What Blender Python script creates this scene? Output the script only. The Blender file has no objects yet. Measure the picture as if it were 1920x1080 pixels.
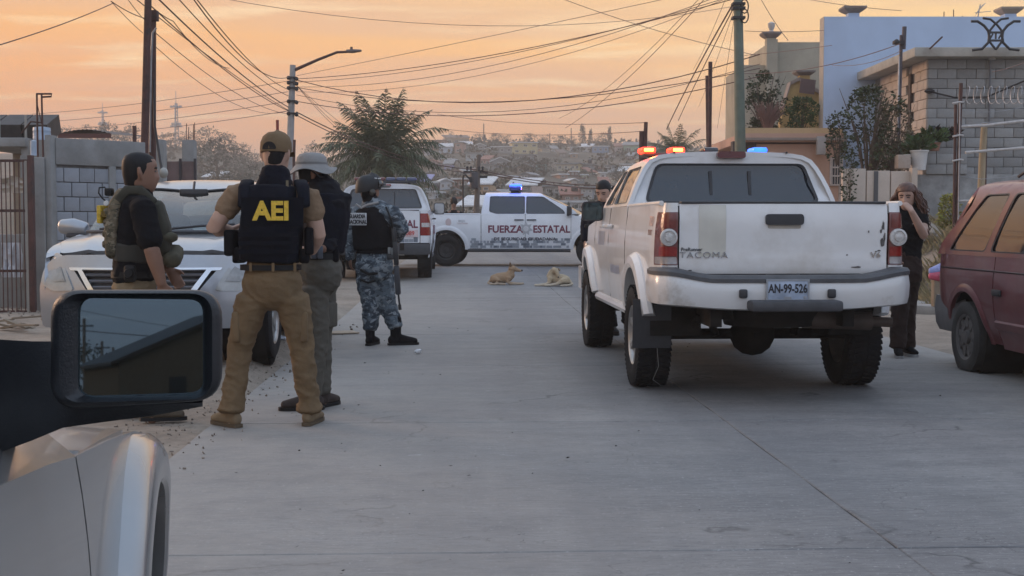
import bpy, bmesh, math, random
from math import sin, cos, pi, radians, sqrt, atan2, tan
from mathutils import Vector, Matrix, noise
from mathutils.geometry import delaunay_2d_cdt
V = Vector
random.seed(7)
SC = bpy.context.scene
COL = SC.collection
# ------------------------------------------------------------------ camera
FPX, CAMH = 2425.0, 1.26
PITCH = math.atan(122 / FPX)
ROADYAW = radians(2.4)
cd = bpy.data.cameras.new('camera'); cam = bpy.data.objects.new('camera', cd); COL.objects.link(cam)
cd.sensor_width = 36.0; cd.lens = 36.0 * FPX / 1920.0
cd.clip_start = 0.05; cd.clip_end = 6000
cam.location = (0, 0, CAMH); cam.rotation_euler = (pi / 2 - PITCH, 0, 0)
SC.camera = cam
cd.dof.use_dof = False
# ------------------------------------------------------------------ world
SUN_AZ = radians(-58)      # left of the view direction (0 = +Y, positive to the right)
SUN_EL = radians(5)
W = bpy.data.worlds.new('World'); SC.world = W; W.use_nodes = True
def nd(nt, t, **kw):
 n = nt.nodes.new(t)
 for k, v in kw.items():
  if k == 'ins':
   for kk, vv in v.items():
    n.inputs[kk].default_value = vv
  else:
   setattr(n, k, v)
 return n
def ramp(nt, stops, src=None, interp='LINEAR'):
 r = nt.nodes.new('ShaderNodeValToRGB'); cr = r.color_ramp; cr.interpolation = interp
 while len(cr.elements) < len(stops): cr.elements.new(0.5)
 for e, (p, c) in zip(cr.elements, stops):
  e.position = p; e.color = (c[0], c[1], c[2], 1) if hasattr(c, '__len__') else (c, c, c, 1)
 if src is not None: nt.links.new(src, r.inputs[0])
 return r.outputs[0]
def math_(nt, op, a, b=None, clamp=False):
 n = nt.nodes.new('ShaderNodeMath'); n.operation = op; n.use_clamp = clamp
 for i, v in enumerate((a, b)):
  if v is None: continue
  if isinstance(v, (int, float)): n.inputs[i].default_value = v
  else: nt.links.new(v, n.inputs[i])
 return n.outputs[0]
def mix_(nt, fac, a, b, mode='MIX'):
 n = nt.nodes.new('ShaderNodeMix'); n.data_type = 'RGBA'; n.blend_type = mode
 for sock, v in ((n.inputs[0], fac), (n.inputs[6], a), (n.inputs[7], b)):
  if isinstance(v, (int, float)): sock.default_value = v
  elif isinstance(v, (tuple, list)): sock.default_value = (v[0], v[1], v[2], 1)
  else: nt.links.new(v, sock)
 return n.outputs[2]
def build_world():
 nt = W.node_tree; nt.nodes.clear(); L = nt.links.new
 out = nt.nodes.new('ShaderNodeOutputWorld'); bg = nt.nodes.new('ShaderNodeBackground')
 L(bg.outputs[0], out.inputs[0])
 tc = nt.nodes.new('ShaderNodeTexCoord')
 sep = nt.nodes.new('ShaderNodeSeparateXYZ'); L(tc.outputs['Generated'], sep.inputs[0])
 z = math_(nt, 'MAXIMUM', sep.outputs[2], 0.0)
 sky = nd(nt, 'ShaderNodeTexSky', sky_type='NISHITA', sun_disc=False)
 sky.sun_elevation = SUN_EL; sky.sun_rotation = SUN_AZ; sky.dust_density = 3.0; sky.ozone_density = 2.0
 dotn = nd(nt, 'ShaderNodeVectorMath', operation='DOT_PRODUCT')
 L(tc.outputs['Generated'], dotn.inputs[0]); dotn.inputs[1].default_value = (sin(SUN_AZ), cos(SUN_AZ), 0)
 d = dotn.outputs['Value']
 side = math_(nt, 'MULTIPLY_ADD', d, 0.5); side.node.inputs[2].default_value = 0.5
 frontf = ramp(nt, [(0.30, 0.0), (0.62, 1.0)], side, 'EASE')
 warm = ramp(nt, [(0.0, (0.565, 0.239, 0.081)), (0.035, (0.701, 0.262, 0.072)), (0.07, (0.893, 0.319, 0.068)), (0.115, (0.904, 0.354, 0.074)),
         (0.16, (0.859, 0.396, 0.095)), (0.30, (.66, .64, .60)), (0.55, (.52, .64, .80)), (1.0, (.46, .61, .83))], z)
 pale = ramp(nt, [(0.0, (0.654, 0.377, 0.182)), (0.05, (0.857, 0.466, 0.187)), (0.10, (0.958, 0.595, 0.233)), (0.17, (0.958, 0.675, 0.284)),
         (0.30, (.66, .64, .60)), (0.55, (.52, .64, .80)), (1.0, (.46, .61, .83))], z)
 back = ramp(nt, [(0.0, (.42, .46, .56)), (0.08, (.52, .60, .78)), (0.25, (.56, .70, .92)), (0.6, (.50, .66, .92)), (1.0, (.46, .61, .83))], z)
 lr = ramp(nt, [(0.55, 0.0), (0.93, 1.0)], side)
 front = mix_(nt, lr, pale, warm)
 base = mix_(nt, frontf, back, front)
 # thin cloud streaks
 den = math_(nt, 'ADD', sep.outputs[2], 0.06)
 cx = math_(nt, 'DIVIDE', sep.outputs[0], den); cy = math_(nt, 'DIVIDE', sep.outputs[1], den)
 cmb = nt.nodes.new('ShaderNodeCombineXYZ'); L(cx, cmb.inputs[0]); L(cy, cmb.inputs[1])
 mp = nt.nodes.new('ShaderNodeMapping'); L(cmb.outputs[0], mp.inputs[0])
 mp.inputs['Scale'].default_value = (0.42, 1.0, 1); mp.inputs['Rotation'].default_value = (0, 0, radians(8))
 n1 = nd(nt, 'ShaderNodeTexNoise', ins={'Scale': 0.9, 'Detail': 7.0, 'Roughness': 0.58, 'Distortion': 0.5}); L(mp.outputs[0], n1.inputs['Vector'])
 n2 = nd(nt, 'ShaderNodeTexNoise', ins={'Scale': 2.6, 'Detail': 8.0, 'Roughness': 0.6, 'Distortion': 0.3}); L(mp.outputs[0], n2.inputs['Vector'])
 fade = ramp(nt, [(0.02, 0.0), (0.09, 1.0), (0.5, 0.6), (1.0, 0.3)], z)
 dark = math_(nt, 'MULTIPLY', ramp(nt, [(0.42, 0.0), (0.62, 1.0)], n1.outputs[0]), fade)
 lite = math_(nt, 'MULTIPLY', ramp(nt, [(0.52, 0.0), (0.70, 1.0)], n2.outputs[0]), fade)
 c1 = mix_(nt, math_(nt, 'MULTIPLY', dark, 0.5), base, mix_(nt, frontf, (.52, .56, .66), (.60, .37, .28)))
 c2 = mix_(nt, math_(nt, 'MULTIPLY', lite, 0.75), c1, mix_(nt, frontf, (.80, .84, .95), (.98, .72, .40)))
 nish = nd(nt, 'ShaderNodeVectorMath', operation='SCALE'); L(sky.outputs[0], nish.inputs[0]); nish.inputs['Scale'].default_value = 0.05
 fin = mix_(nt, 0.12, c2, nish.outputs[0])
 L(fin, bg.inputs[0]); bg.inputs[1].default_value = SKY_STRENGTH
SKY_STRENGTH = 1.0
build_world()
sl = bpy.data.lights.new('sun', 'SUN'); sl.energy = 1.7; sl.angle = radians(24); sl.color = (1.0, 0.62, 0.40)
so = bpy.data.objects.new('sun', sl); COL.objects.link(so)
sdir = V((sin(SUN_AZ) * cos(radians(9)), cos(SUN_AZ) * cos(radians(9)), sin(radians(9))))
so.rotation_euler = (-sdir).to_track_quat('-Z', 'Y').to_euler(); so.location = (-30, 20, 20)
SC.view_settings.view_transform = 'Standard'; SC.view_settings.look = 'None'
SC.view_settings.exposure = 0.72; SC.view_settings.gamma = 1.0; SC.view_settings.use_curve_mapping = False
SC.cycles.use_denoising = True
SC.cycles.max_bounces = 8; SC.cycles.transparent_max_bounces = 12
SC.cycles.volume_bounces = 0
SC.render.film_transparent = False
# ------------------------------------------------------------------ picture <-> place
CP, SP_ = cos(PITCH), sin(PITCH)
def P(px, py, D):
 a = (px - 960) / FPX; b = (540 - py) / FPX
 d = V((a, CP + b * SP_, -SP_ + b * CP))
 k = D / d.y
 return V((a * k, D, CAMH + d.z * k))
def G(px, py, z=0.0):
 a = (px - 960) / FPX; b = (540 - py) / FPX
 d = V((a, CP + b * SP_, -SP_ + b * CP)); k = (z - CAMH) / d.z
 return V((a * k, d.y * k, z))
def RD(u, v, z=0.0):      # road frame: u to the right of the camera, v along the road
 c, s = cos(ROADYAW), sin(ROADYAW)
 return V((u * c - v * s, u * s + v * c, z))
# ------------------------------------------------------------------ materials
MATS = {}
def mat(name, col, rough=0.6, metal=0.0, var=0.12, scale=6.0, bump=0.0, bscale=60.0, coat=0.0, spec=0.5,
  dirt=None, dscale=2.0, dlo=0.5, dhi=0.7, island=0.0, objrand=0.0, emit=None, estr=0.0, stretch=None, rvar=0.0, sheen=0.0):
 if name in MATS: return MATS[name]
 m = bpy.data.materials.new(name); m.use_nodes = True; nt = m.node_tree; L = nt.links.new
 b = nt.nodes['Principled BSDF']
 tc = nt.nodes.new('ShaderNodeTexCoord'); vec = tc.outputs['Object']
 if stretch:
  mp = nt.nodes.new('ShaderNodeMapping'); L(vec, mp.inputs[0]); mp.inputs['Scale'].default_value = stretch; vec = mp.outputs[0]
 n = nd(nt, 'ShaderNodeTexNoise', ins={'Scale': scale, 'Detail': 6.0, 'Roughness': 0.6}); L(vec, n.inputs['Vector'])
 lo = tuple(max(0, c * (1 - var)) for c in col); hi = tuple(min(1, c * (1 + var)) for c in col)
 c = ramp(nt, [(0.3, lo), (0.7, hi)], n.outputs[0])
 if dirt is not None:
  dn = nd(nt, 'ShaderNodeTexNoise', ins={'Scale': dscale, 'Detail': 8.0, 'Roughness': 0.65}); L(tc.outputs['Object'], dn.inputs['Vector'])
  c = mix_(nt, ramp(nt, [(dlo, 0.0), (dhi, 1.0)], dn.outputs[0]), c, dirt)
 if island or objrand:
  if island:
   g = nt.nodes.new('ShaderNodeNewGeometry'); r = g.outputs['Random Per Island']; k = island
  else:
   g = nt.nodes.new('ShaderNodeObjectInfo'); r = g.outputs['Random']; k = objrand
  f = math_(nt, 'MULTIPLY_ADD', r, 2 * k); f.node.inputs[2].default_value = 1 - k
  hs = nt.nodes.new('ShaderNodeHueSaturation'); L(c, hs.inputs['Color']); L(f, hs.inputs['Value']); c = hs.outputs[0]
 L(c, b.inputs['Base Color'])
 b.inputs['Roughness'].default_value = rough; b.inputs['Metallic'].default_value = metal
 b.inputs['Specular IOR Level'].default_value = spec
 if rvar:
  rr = math_(nt, 'MULTIPLY_ADD', n.outputs[0], rvar * 2); rr.node.inputs[2].default_value = rough - rvar; L(rr, b.inputs['Roughness'])
 if coat: b.inputs['Coat Weight'].default_value = coat; b.inputs['Coat Roughness'].default_value = 0.06
 if sheen: b.inputs['Sheen Weight'].default_value = sheen
 if bump:
  bn = nd(nt, 'ShaderNodeTexNoise', ins={'Scale': bscale, 'Detail': 4.0, 'Roughness': 0.6}); L(vec, bn.inputs['Vector'])
  bp = nt.nodes.new('ShaderNodeBump'); bp.inputs['Strength'].default_value = min(1, bump); bp.inputs['Distance'].default_value = 0.01
  L(bn.outputs[0], bp.inputs['Height']); L(bp.outputs[0], b.inputs['Normal'])
 if emit: b.inputs['Emission Color'].default_value = (*emit, 1); b.inputs['Emission Strength'].default_value = estr
 MATS[name] = m
 return m
def glassmat(name, tint, rough=0.02, refl=1.0, ior=1.5):
 if name in MATS: return MATS[name]
 m = bpy.data.materials.new(name); m.use_nodes = True; nt = m.node_tree; nt.nodes.clear(); L = nt.links.new
 o = nt.nodes.new('ShaderNodeOutputMaterial'); t = nt.nodes.new('ShaderNodeBsdfTransparent'); t.inputs[0].default_value = (*tint, 1)
 g = nt.nodes.new('ShaderNodeBsdfGlossy'); g.inputs['Roughness'].default_value = rough; g.inputs[0].default_value = (refl, refl, refl, 1)
 f = nt.nodes.new('ShaderNodeFresnel'); f.inputs[0].default_value = ior
 x = nt.nodes.new('ShaderNodeMixShader'); L(f.outputs[0], x.inputs[0]); L(t.outputs[0], x.inputs[1]); L(g.outputs[0], x.inputs[2]); L(x.outputs[0], o.inputs[0])
 MATS[name] = m
 return m
# ------------------------------------------------------------------ mesh builder
class MB:
 def __init__(self, cap=.8): self.v = []; self.f = []; self.flat = set(); self.cap = cap
 def add(self, vs, fs, flat=False):
  o = len(self.v); self.v += [V(p) for p in vs]
  for f in fs:
   if flat: self.flat.add(len(self.f))
   self.f.append([i + o for i in f])
  return self
 def box(self, c, s, rz=0.0, M=None, bev=0.0):
  x, y, z = s[0] / 2, s[1] / 2, s[2] / 2
  if bev > 0:
   b = min(bev, x * .9, y * .9, z * .9); pts = []
   bm = bmesh.new(); bmesh.ops.create_cube(bm, size=1.0)
   for q in bm.verts: q.co = V((q.co.x * s[0], q.co.y * s[1], q.co.z * s[2]))
   bmesh.ops.bevel(bm, geom=list(bm.edges), offset=b, segments=2, affect='EDGES', profile=0.5)
   bm.verts.index_update()
   vs = [q.co.copy() for q in bm.verts]; fs = [[q.index for q in f.verts] for f in bm.faces]; bm.free()
  else:
   vs = [V((sx * x, sy * y, sz * z)) for sz in (-1, 1) for sy in (-1, 1) for sx in (-1, 1)]
   fs = [(0, 2, 3, 1), (4, 5, 7, 6), (0, 1, 5, 4), (2, 6, 7, 3), (0, 4, 6, 2), (1, 3, 7, 5)]
  R = M if M is not None else Matrix.Rotation(rz, 3, 'Z')
  return self.add([R @ p + V(c) for p in vs], fs, flat=(bev == 0))
 def loft(self, rings, closed=True, caps=True):
  n = len(rings[0]); vs = [p for r in rings for p in r]; fs = []
  for i in range(len(rings) - 1):
   for j in range(n if closed else n - 1):
    k = (j + 1) % n; fs.append((i * n + j, i * n + k, (i + 1) * n + k, (i + 1) * n + j))
  if caps and closed:
   fs.append(tuple(range(n - 1, -1, -1))); fs.append(tuple((len(rings) - 1) * n + j for j in range(n)))
  return self.add(vs, fs)
 def tube(self, pts, r, n=8, caps=True, ref=None):
  pts = [V(p) for p in pts]; m = len(pts)
  rad = [r(i / (m - 1)) if callable(r) else (r[i] if hasattr(r, '__len__') else r) for i in range(m)]
  rings = []; u = None
  for i, p in enumerate(pts):
   t = (pts[min(i + 1, m - 1)] - pts[max(i - 1, 0)])
   if t.length < 1e-9: t = V((0, 0, 1))
   t.normalize()
   if u is None:
    u = (ref or (V((0, 0, 1)) if abs(t.z) < 0.9 else V((1, 0, 0))))
   u = u - t * u.dot(t)
   if u.length < 1e-6: u = t.orthogonal()
   u.normalize(); w = t.cross(u)
   rings.append([p + (u * cos(2 * pi * k / n) + w * sin(2 * pi * k / n)) * rad[i] for k in range(n)])
  return self.loft(rings, True, caps)
 def lathe(self, prof, c=(0, 0, 0), axis='Z', n=24, caps=True):
  c = V(c); rings = []
  for (r, h) in prof:
   ring = []
   for k in range(n):
    a = 2 * pi * k / n
    if axis == 'Z': q = V((r * cos(a), r * sin(a), h))
    elif axis == 'X': q = V((h, r * cos(a), r * sin(a)))
    else: q = V((r * sin(a), h, r * cos(a)))
    ring.append(c + q)
   rings.append(ring)
  return self.loft(rings, True, caps)
 def blob(self, path, n=16):
  # path: list of (centre, rx, ry); u axis from path attr 'ref' in 4th place; rounded ends
  pts = [V(p[0]) for p in path]; m = len(pts); rings = []
  ref = path[0][3] if len(path[0]) > 3 else V((1, 0, 0)); ex = path[0][4] if len(path[0]) > 4 else 2.0
  def ring(c, t, rx, ry):
   u = ref - t * ref.dot(t)
   if u.length < 1e-3: u = t.orthogonal()
   u.normalize(); w = t.cross(u); o = []
   for k in range(n):
    a = 2 * pi * k / n; ca, sa = cos(a), sin(a)
    q = (abs(ca) ** ex + abs(sa) ** ex) ** (-1 / ex)
    o.append(c + u * (ca * q * rx) + w * (sa * q * ry))
   return o
  T = []
  for i in range(m):
   t = pts[min(i + 1, m - 1)] - pts[max(i - 1, 0)]; t.normalize(); T.append(t)
  r0 = min(path[0][1], path[0][2]); r1 = min(path[-1][1], path[-1][2])
  for s in (1.0, .8, .45): rings.append(ring(pts[0] - T[0] * r0 * s * self.cap, T[0], path[0][1] * sqrt(max(.02, 1 - s * s)), path[0][2] * sqrt(max(.02, 1 - s * s))))
  for i in range(m): rings.append(ring(pts[i], T[i], path[i][1], path[i][2]))
  for s in (.45, .8, 1.0): rings.append(ring(pts[-1] + T[-1] * r1 * s * self.cap, T[-1], path[-1][1] * sqrt(max(.02, 1 - s * s)), path[-1][2] * sqrt(max(.02, 1 - s * s))))
  return self.loft(rings, True, True)
 def ball(self, c, r, n=12, sq=(1, 1, 1)):
  c = V(c); k = max(6, n // 2)
  pr = [(sin(pi * i / k), -cos(pi * i / k)) for i in range(k + 1)]
  rings = [[c + V((max(a, .01) * cos(2 * pi * j / n) * r * sq[0], max(a, .01) * sin(2 * pi * j / n) * r * sq[1], h * r * sq[2])) for j in range(n)] for a, h in pr]
  return self.loft(rings)
 def mesh(self, name, smooth=True, sharp=None, origin=None, fixn=True):
  me = bpy.data.meshes.new(name)
  vs = self.v if origin is None else [p - origin for p in self.v]
  me.from_pydata([tuple(p) for p in vs], [], self.f)
  if fixn:
   bm = bmesh.new(); bm.from_mesh(me); bmesh.ops.recalc_face_normals(bm, faces=bm.faces)
   bm.to_mesh(me); bm.free()
  if smooth:
   me.polygons.foreach_set('use_smooth', [i not in self.flat for i in range(len(me.polygons))])
   if sharp: me.set_sharp_from_angle(angle=radians(sharp))
  me.update()
  return me
 def build(self, name, material, parent=None, smooth=True, sharp=40, world=False, fixn=True, **props):
  org = None
  if world and parent is not None: org = wloc(parent)
  me = self.mesh(name, smooth, sharp, org, fixn); return link(name, me, material, parent, **props)
def wloc(o):
 p = V(o.location)
 while o.parent: o = o.parent; p += V(o.location)
 return p
def link(name, me, material=None, parent=None, **props):
 o = bpy.data.objects.new(name, me); COL.objects.link(o)
 if material is not None and not me.materials: me.materials.append(material)
 if parent is not None: o.parent = parent
 for k, v in props.items(): o[k] = v
 return o
def thing(name, label, cat, loc=(0, 0, 0), rz=0.0, group=None):
 o = bpy.data.objects.new(name, None); COL.objects.link(o); o.empty_display_size = .2
 o.location = loc; o.rotation_euler = (0, 0, rz); o['label'] = label; o['category'] = cat
 if group: o['group'] = group
 return o
def part(name, parent, loc=(0, 0, 0), rot=(0, 0, 0)):
 o = bpy.data.objects.new(name, None); COL.objects.link(o); o.empty_display_size = .1
 o.parent = parent; o.location = loc; o.rotation_euler = rot
 return o
def tag(o, label, cat, group=None):
 o['label'] = label; o['category'] = cat
 if group: o['group'] = group
 return o
def copy_tree(o, parent=None):
 c = o.copy(); COL.objects.link(c)
 if parent is not None: c.parent = parent
 for ch in list(o.children): copy_tree(ch, c)
 return c
def tab(x, pts):
 if x <= pts[0][0]: return pts[0][1]
 for (a, va), (b, vb) in zip(pts, pts[1:]):
  if x <= b:
   t = (x - a) / (b - a); return va + (vb - va) * t
 return pts[-1][1]
def tabs(x, pts):          # smooth version
 if x <= pts[0][0]: return pts[0][1]
 if x >= pts[-1][0]: return pts[-1][1]
 for i, ((a, va), (b, vb)) in enumerate(zip(pts, pts[1:])):
  if x <= b:
   def sl(j):
    if j <= 0 or j >= len(pts) - 1: return 0 if len(pts) > 2 else (vb - va) / (b - a)
    return (pts[j + 1][1] - pts[j - 1][1]) / (pts[j + 1][0] - pts[j - 1][0])
   h = b - a; t = (x - a) / h
   return (2*t**3-3*t*t+1)*va + (t**3-2*t*t+t)*h*sl(i) + (-2*t**3+3*t*t)*vb + (t**3-t*t)*h*sl(i+1)
def spline(pts, n=6, closed=True):
 out = []; m = len(pts)
 rng = range(m) if closed else range(m - 1)
 for i in rng:
  g = lambda k: V(pts[k % m]) if closed else V(pts[max(0, min(m - 1, k))])
  p0, p1, p2, p3 = g(i - 1), g(i), g(i + 1), g(i + 2)
  for k in range(n):
   t = k / n
   out.append(0.5 * ((2 * p1) + (p2 - p0) * t + (2 * p0 - 5 * p1 + 4 * p2 - p3) * t * t + (3 * p1 - p0 - 3 * p2 + p3) * t ** 3))
 if not closed: out.append(V(pts[-1]))
 return out
def rpoly(pts, r=0.03, n=4):      # polygon with rounded corners; r number or per-corner list
 out = []; m = len(pts)
 for i in range(m):
  rr = r[i] if hasattr(r, '__len__') else r
  p, a, b = V(pts[i][:2]), V(pts[i - 1][:2]), V(pts[(i + 1) % m][:2])
  da, db = a - p, b - p
  k = min(rr, da.length * .45, db.length * .45)
  if k < 1e-4: out.append((p.x, p.y)); continue
  s, e = p + da.normalized() * k, p + db.normalized() * k
  for j in range(n + 1):
   t = j / n; q = s * (1 - t) ** 2 + p * 2 * t * (1 - t) + e * t * t; out.append((q.x, q.y))
 return out
def rrect(cx, cy, w, h, r=0.02, n=4):
 return rpoly([(cx - w / 2, cy - h / 2), (cx + w / 2, cy - h / 2), (cx + w / 2, cy + h / 2), (cx - w / 2, cy + h / 2)], r, n)
def inpoly(x, y, poly):
 c = False; j = len(poly) - 1
 for i in range(len(poly)):
  xi, yi = poly[i][0], poly[i][1]; xj, yj = poly[j][0], poly[j][1]
  if (yi > y) != (yj > y) and x < (xj - xi) * (y - yi) / (yj - yi) + xi: c = not c
  j = i
 return c
def panel(mb, outline, f, holes=(), res=0.06, thick=0.02, flip=False, ins=0.0, toward=None):
 """fill a 2-d outline (with holes), map it with f(a,b) to space, give its rims a depth"""
 pts = []; edges = []; loops = [outline] + list(holes)
 for lp in loops:
  s = len(pts); dense = []
  for i in range(len(lp)):
   a, b = V(lp[i][:2]), V(lp[(i + 1) % len(lp)][:2]); k = max(1, int((b - a).length / res + .5))
   for j in range(k): dense.append(a + (b - a) * (j / k))
  pts += dense; n = len(dense)
  edges += [(s + i, s + (i + 1) % n) for i in range(n)]
 nb = len(pts)
 xs = [p[0] for p in outline]; ys = [p[1] for p in outline]
 nx = int((max(xs) - min(xs)) / res); ny = int((max(ys) - min(ys)) / res)
 bpts = list(pts)
 for i in range(1, nx + 1):
  for j in range(1, ny + 1):
   x = min(xs) + (max(xs) - min(xs)) * (i - .5 + .5 * (j % 2) * .6) / max(nx, 1); y = min(ys) + (max(ys) - min(ys)) * (j - .5) / max(ny, 1)
   if not inpoly(x, y, outline) or any(inpoly(x, y, h) for h in holes): continue
   if min((p.x - x) ** 2 + (p.y - y) ** 2 for p in bpts) < (res * .45) ** 2: continue
   pts.append(V((x, y)))
 r = delaunay_2d_cdt(pts, edges, [], 0, 1e-6)
 vo, fo = r[0], r[2]
 tri = []
 for t in fo:
  c = sum((vo[i] for i in t), V((0, 0))) / len(t)
  if inpoly(c.x, c.y, outline) and not any(inpoly(c.x, c.y, h) for h in holes): tri.append(t)
 p3 = [V(f(q.x, q.y)) for q in vo]
 if toward is not None:
  q = 0
  for t in tri:
   c = (p3[t[0]] + p3[t[1]] + p3[t[2]]) / 3; q += (p3[t[1]] - p3[t[0]]).cross(p3[t[2]] - p3[t[0]]).dot(V(toward) - c)
  if (q > 0): tri = [t[::-1] for t in tri]
  flip = False
 nrm = [V((0, 0, 0)) for _ in vo]; cnt = {}
 for t in tri:
  nn = (p3[t[1]] - p3[t[0]]).cross(p3[t[2]] - p3[t[0]])
  if flip: nn = -nn
  for i in t: nrm[i] += nn
  for a, b in ((t[0], t[1]), (t[1], t[2]), (t[2], t[0])): cnt[(a, b)] = cnt.get((a, b), 0) + 1
 nrm = [q.normalized() if q.length > 0 else V((0, 0, 1)) for q in nrm]
 base = len(mb.v)
 top = [p + n_ * ins for p, n_ in zip(p3, nrm)]
 mb.v += top
 for t in tri: mb.f.append([base + i for i in (t if not flip else t[::-1])])
 if thick:
  rim = [(a, b) for (a, b) in cnt if (b, a) not in cnt]
  mp = {}
  for a, b in rim:
   for i in (a, b):
    if i not in mp: mp[i] = len(mb.v); mb.v.append(top[i] - nrm[i] * thick)
  for a, b in rim:
   q = [base + b, base + a, mp[a], mp[b]]
   mb.f.append(q if not flip else q[::-1])
 return mb
def text_geo(body, size=1.0, bold=0.0, space=1.0, ext=0.0, align='CENTER', sx=1.0):
 cu = bpy.data.curves.new('lettering', 'FONT'); cu.body = body; cu.size = size; cu.offset = bold; cu.space_character = space
 cu.extrude = ext; cu.align_x = align; cu.align_y = 'CENTER'; cu.resolution_u = 3
 o = bpy.data.objects.new('lettering', cu); COL.objects.link(o)
 dg = bpy.context.evaluated_depsgraph_get(); me = bpy.data.meshes.new_from_object(o.evaluated_get(dg))
 vs = [(p.co.x * sx, p.co.y, p.co.z) for p in me.vertices]; fs = [list(p.vertices) for p in me.polygons]
 bpy.data.objects.remove(o); bpy.data.curves.remove(cu); bpy.data.meshes.remove(me)
 return vs, fs
def lettering(name, body, f, material, parent, size, bold=0.0, space=1.0, ext=0.003, sx=1.0, **props):
 vs, fs = text_geo(body, size, bold, space, ext, sx=sx)
 mb = MB(); mb.add([f(a, b, c) for a, b, c in vs], fs, flat=True)
 return mb.build(name, material, parent, smooth=False, **props)
def bake(mb, voxel=0.01, smooth=4, fac=0.5, fn=None, dec=None):
 me = mb.mesh('tmp', False, None); o = bpy.data.objects.new('tmp', me); COL.objects.link(o)
 r = o.modifiers.new('r', 'REMESH'); r.mode = 'VOXEL'; r.voxel_size = voxel; r.use_smooth_shade = True
 if smooth:
  s = o.modifiers.new('s', 'SMOOTH'); s.factor = fac; s.iterations = smooth
 if dec:
  d_ = o.modifiers.new('d', 'DECIMATE'); d_.ratio = dec
 dg = bpy.context.evaluated_depsgraph_get(); me2 = bpy.data.meshes.new_from_object(o.evaluated_get(dg))
 bpy.data.objects.remove(o); bpy.data.meshes.remove(me)
 if fn:
  ns = [v.normal.copy() for v in me2.vertices]
  for v_, n_ in zip(me2.vertices, ns): v_.co += fn(v_.co, n_)
 me2.polygons.foreach_set('use_smooth', [True] * len(me2.polygons)); me2.update(); me2.materials.clear()
 return me2
# ================================================================== GROUND, ROAD, HILL
def posmat(name, build, rough=0.85):
 m = bpy.data.materials.new(name); m.use_nodes = True; nt = m.node_tree; b = nt.nodes['Principled BSDF']; b.inputs['Roughness'].default_value = rough
 g = nt.nodes.new('ShaderNodeNewGeometry'); mp = nt.nodes.new('ShaderNodeMapping'); nt.links.new(g.outputs['Position'], mp.inputs[0])
 mp.vector_type = 'TEXTURE'; mp.inputs['Rotation'].default_value = (0, 0, ROADYAW)
 build(nt, b, mp.outputs[0]); MATS[name] = m; return m
def nz(nt, vec, scale, detail=6, rough=.6, st=None, dist=0.0):
 if st:
  mp = nt.nodes.new('ShaderNodeMapping'); nt.links.new(vec, mp.inputs[0]); mp.inputs['Scale'].default_value = st; vec = mp.outputs[0]
 n = nd(nt, 'ShaderNodeTexNoise', ins={'Scale': scale, 'Detail': float(detail), 'Roughness': rough, 'Distortion': dist}); nt.links.new(vec, n.inputs['Vector'])
 return n.outputs[0]
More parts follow.
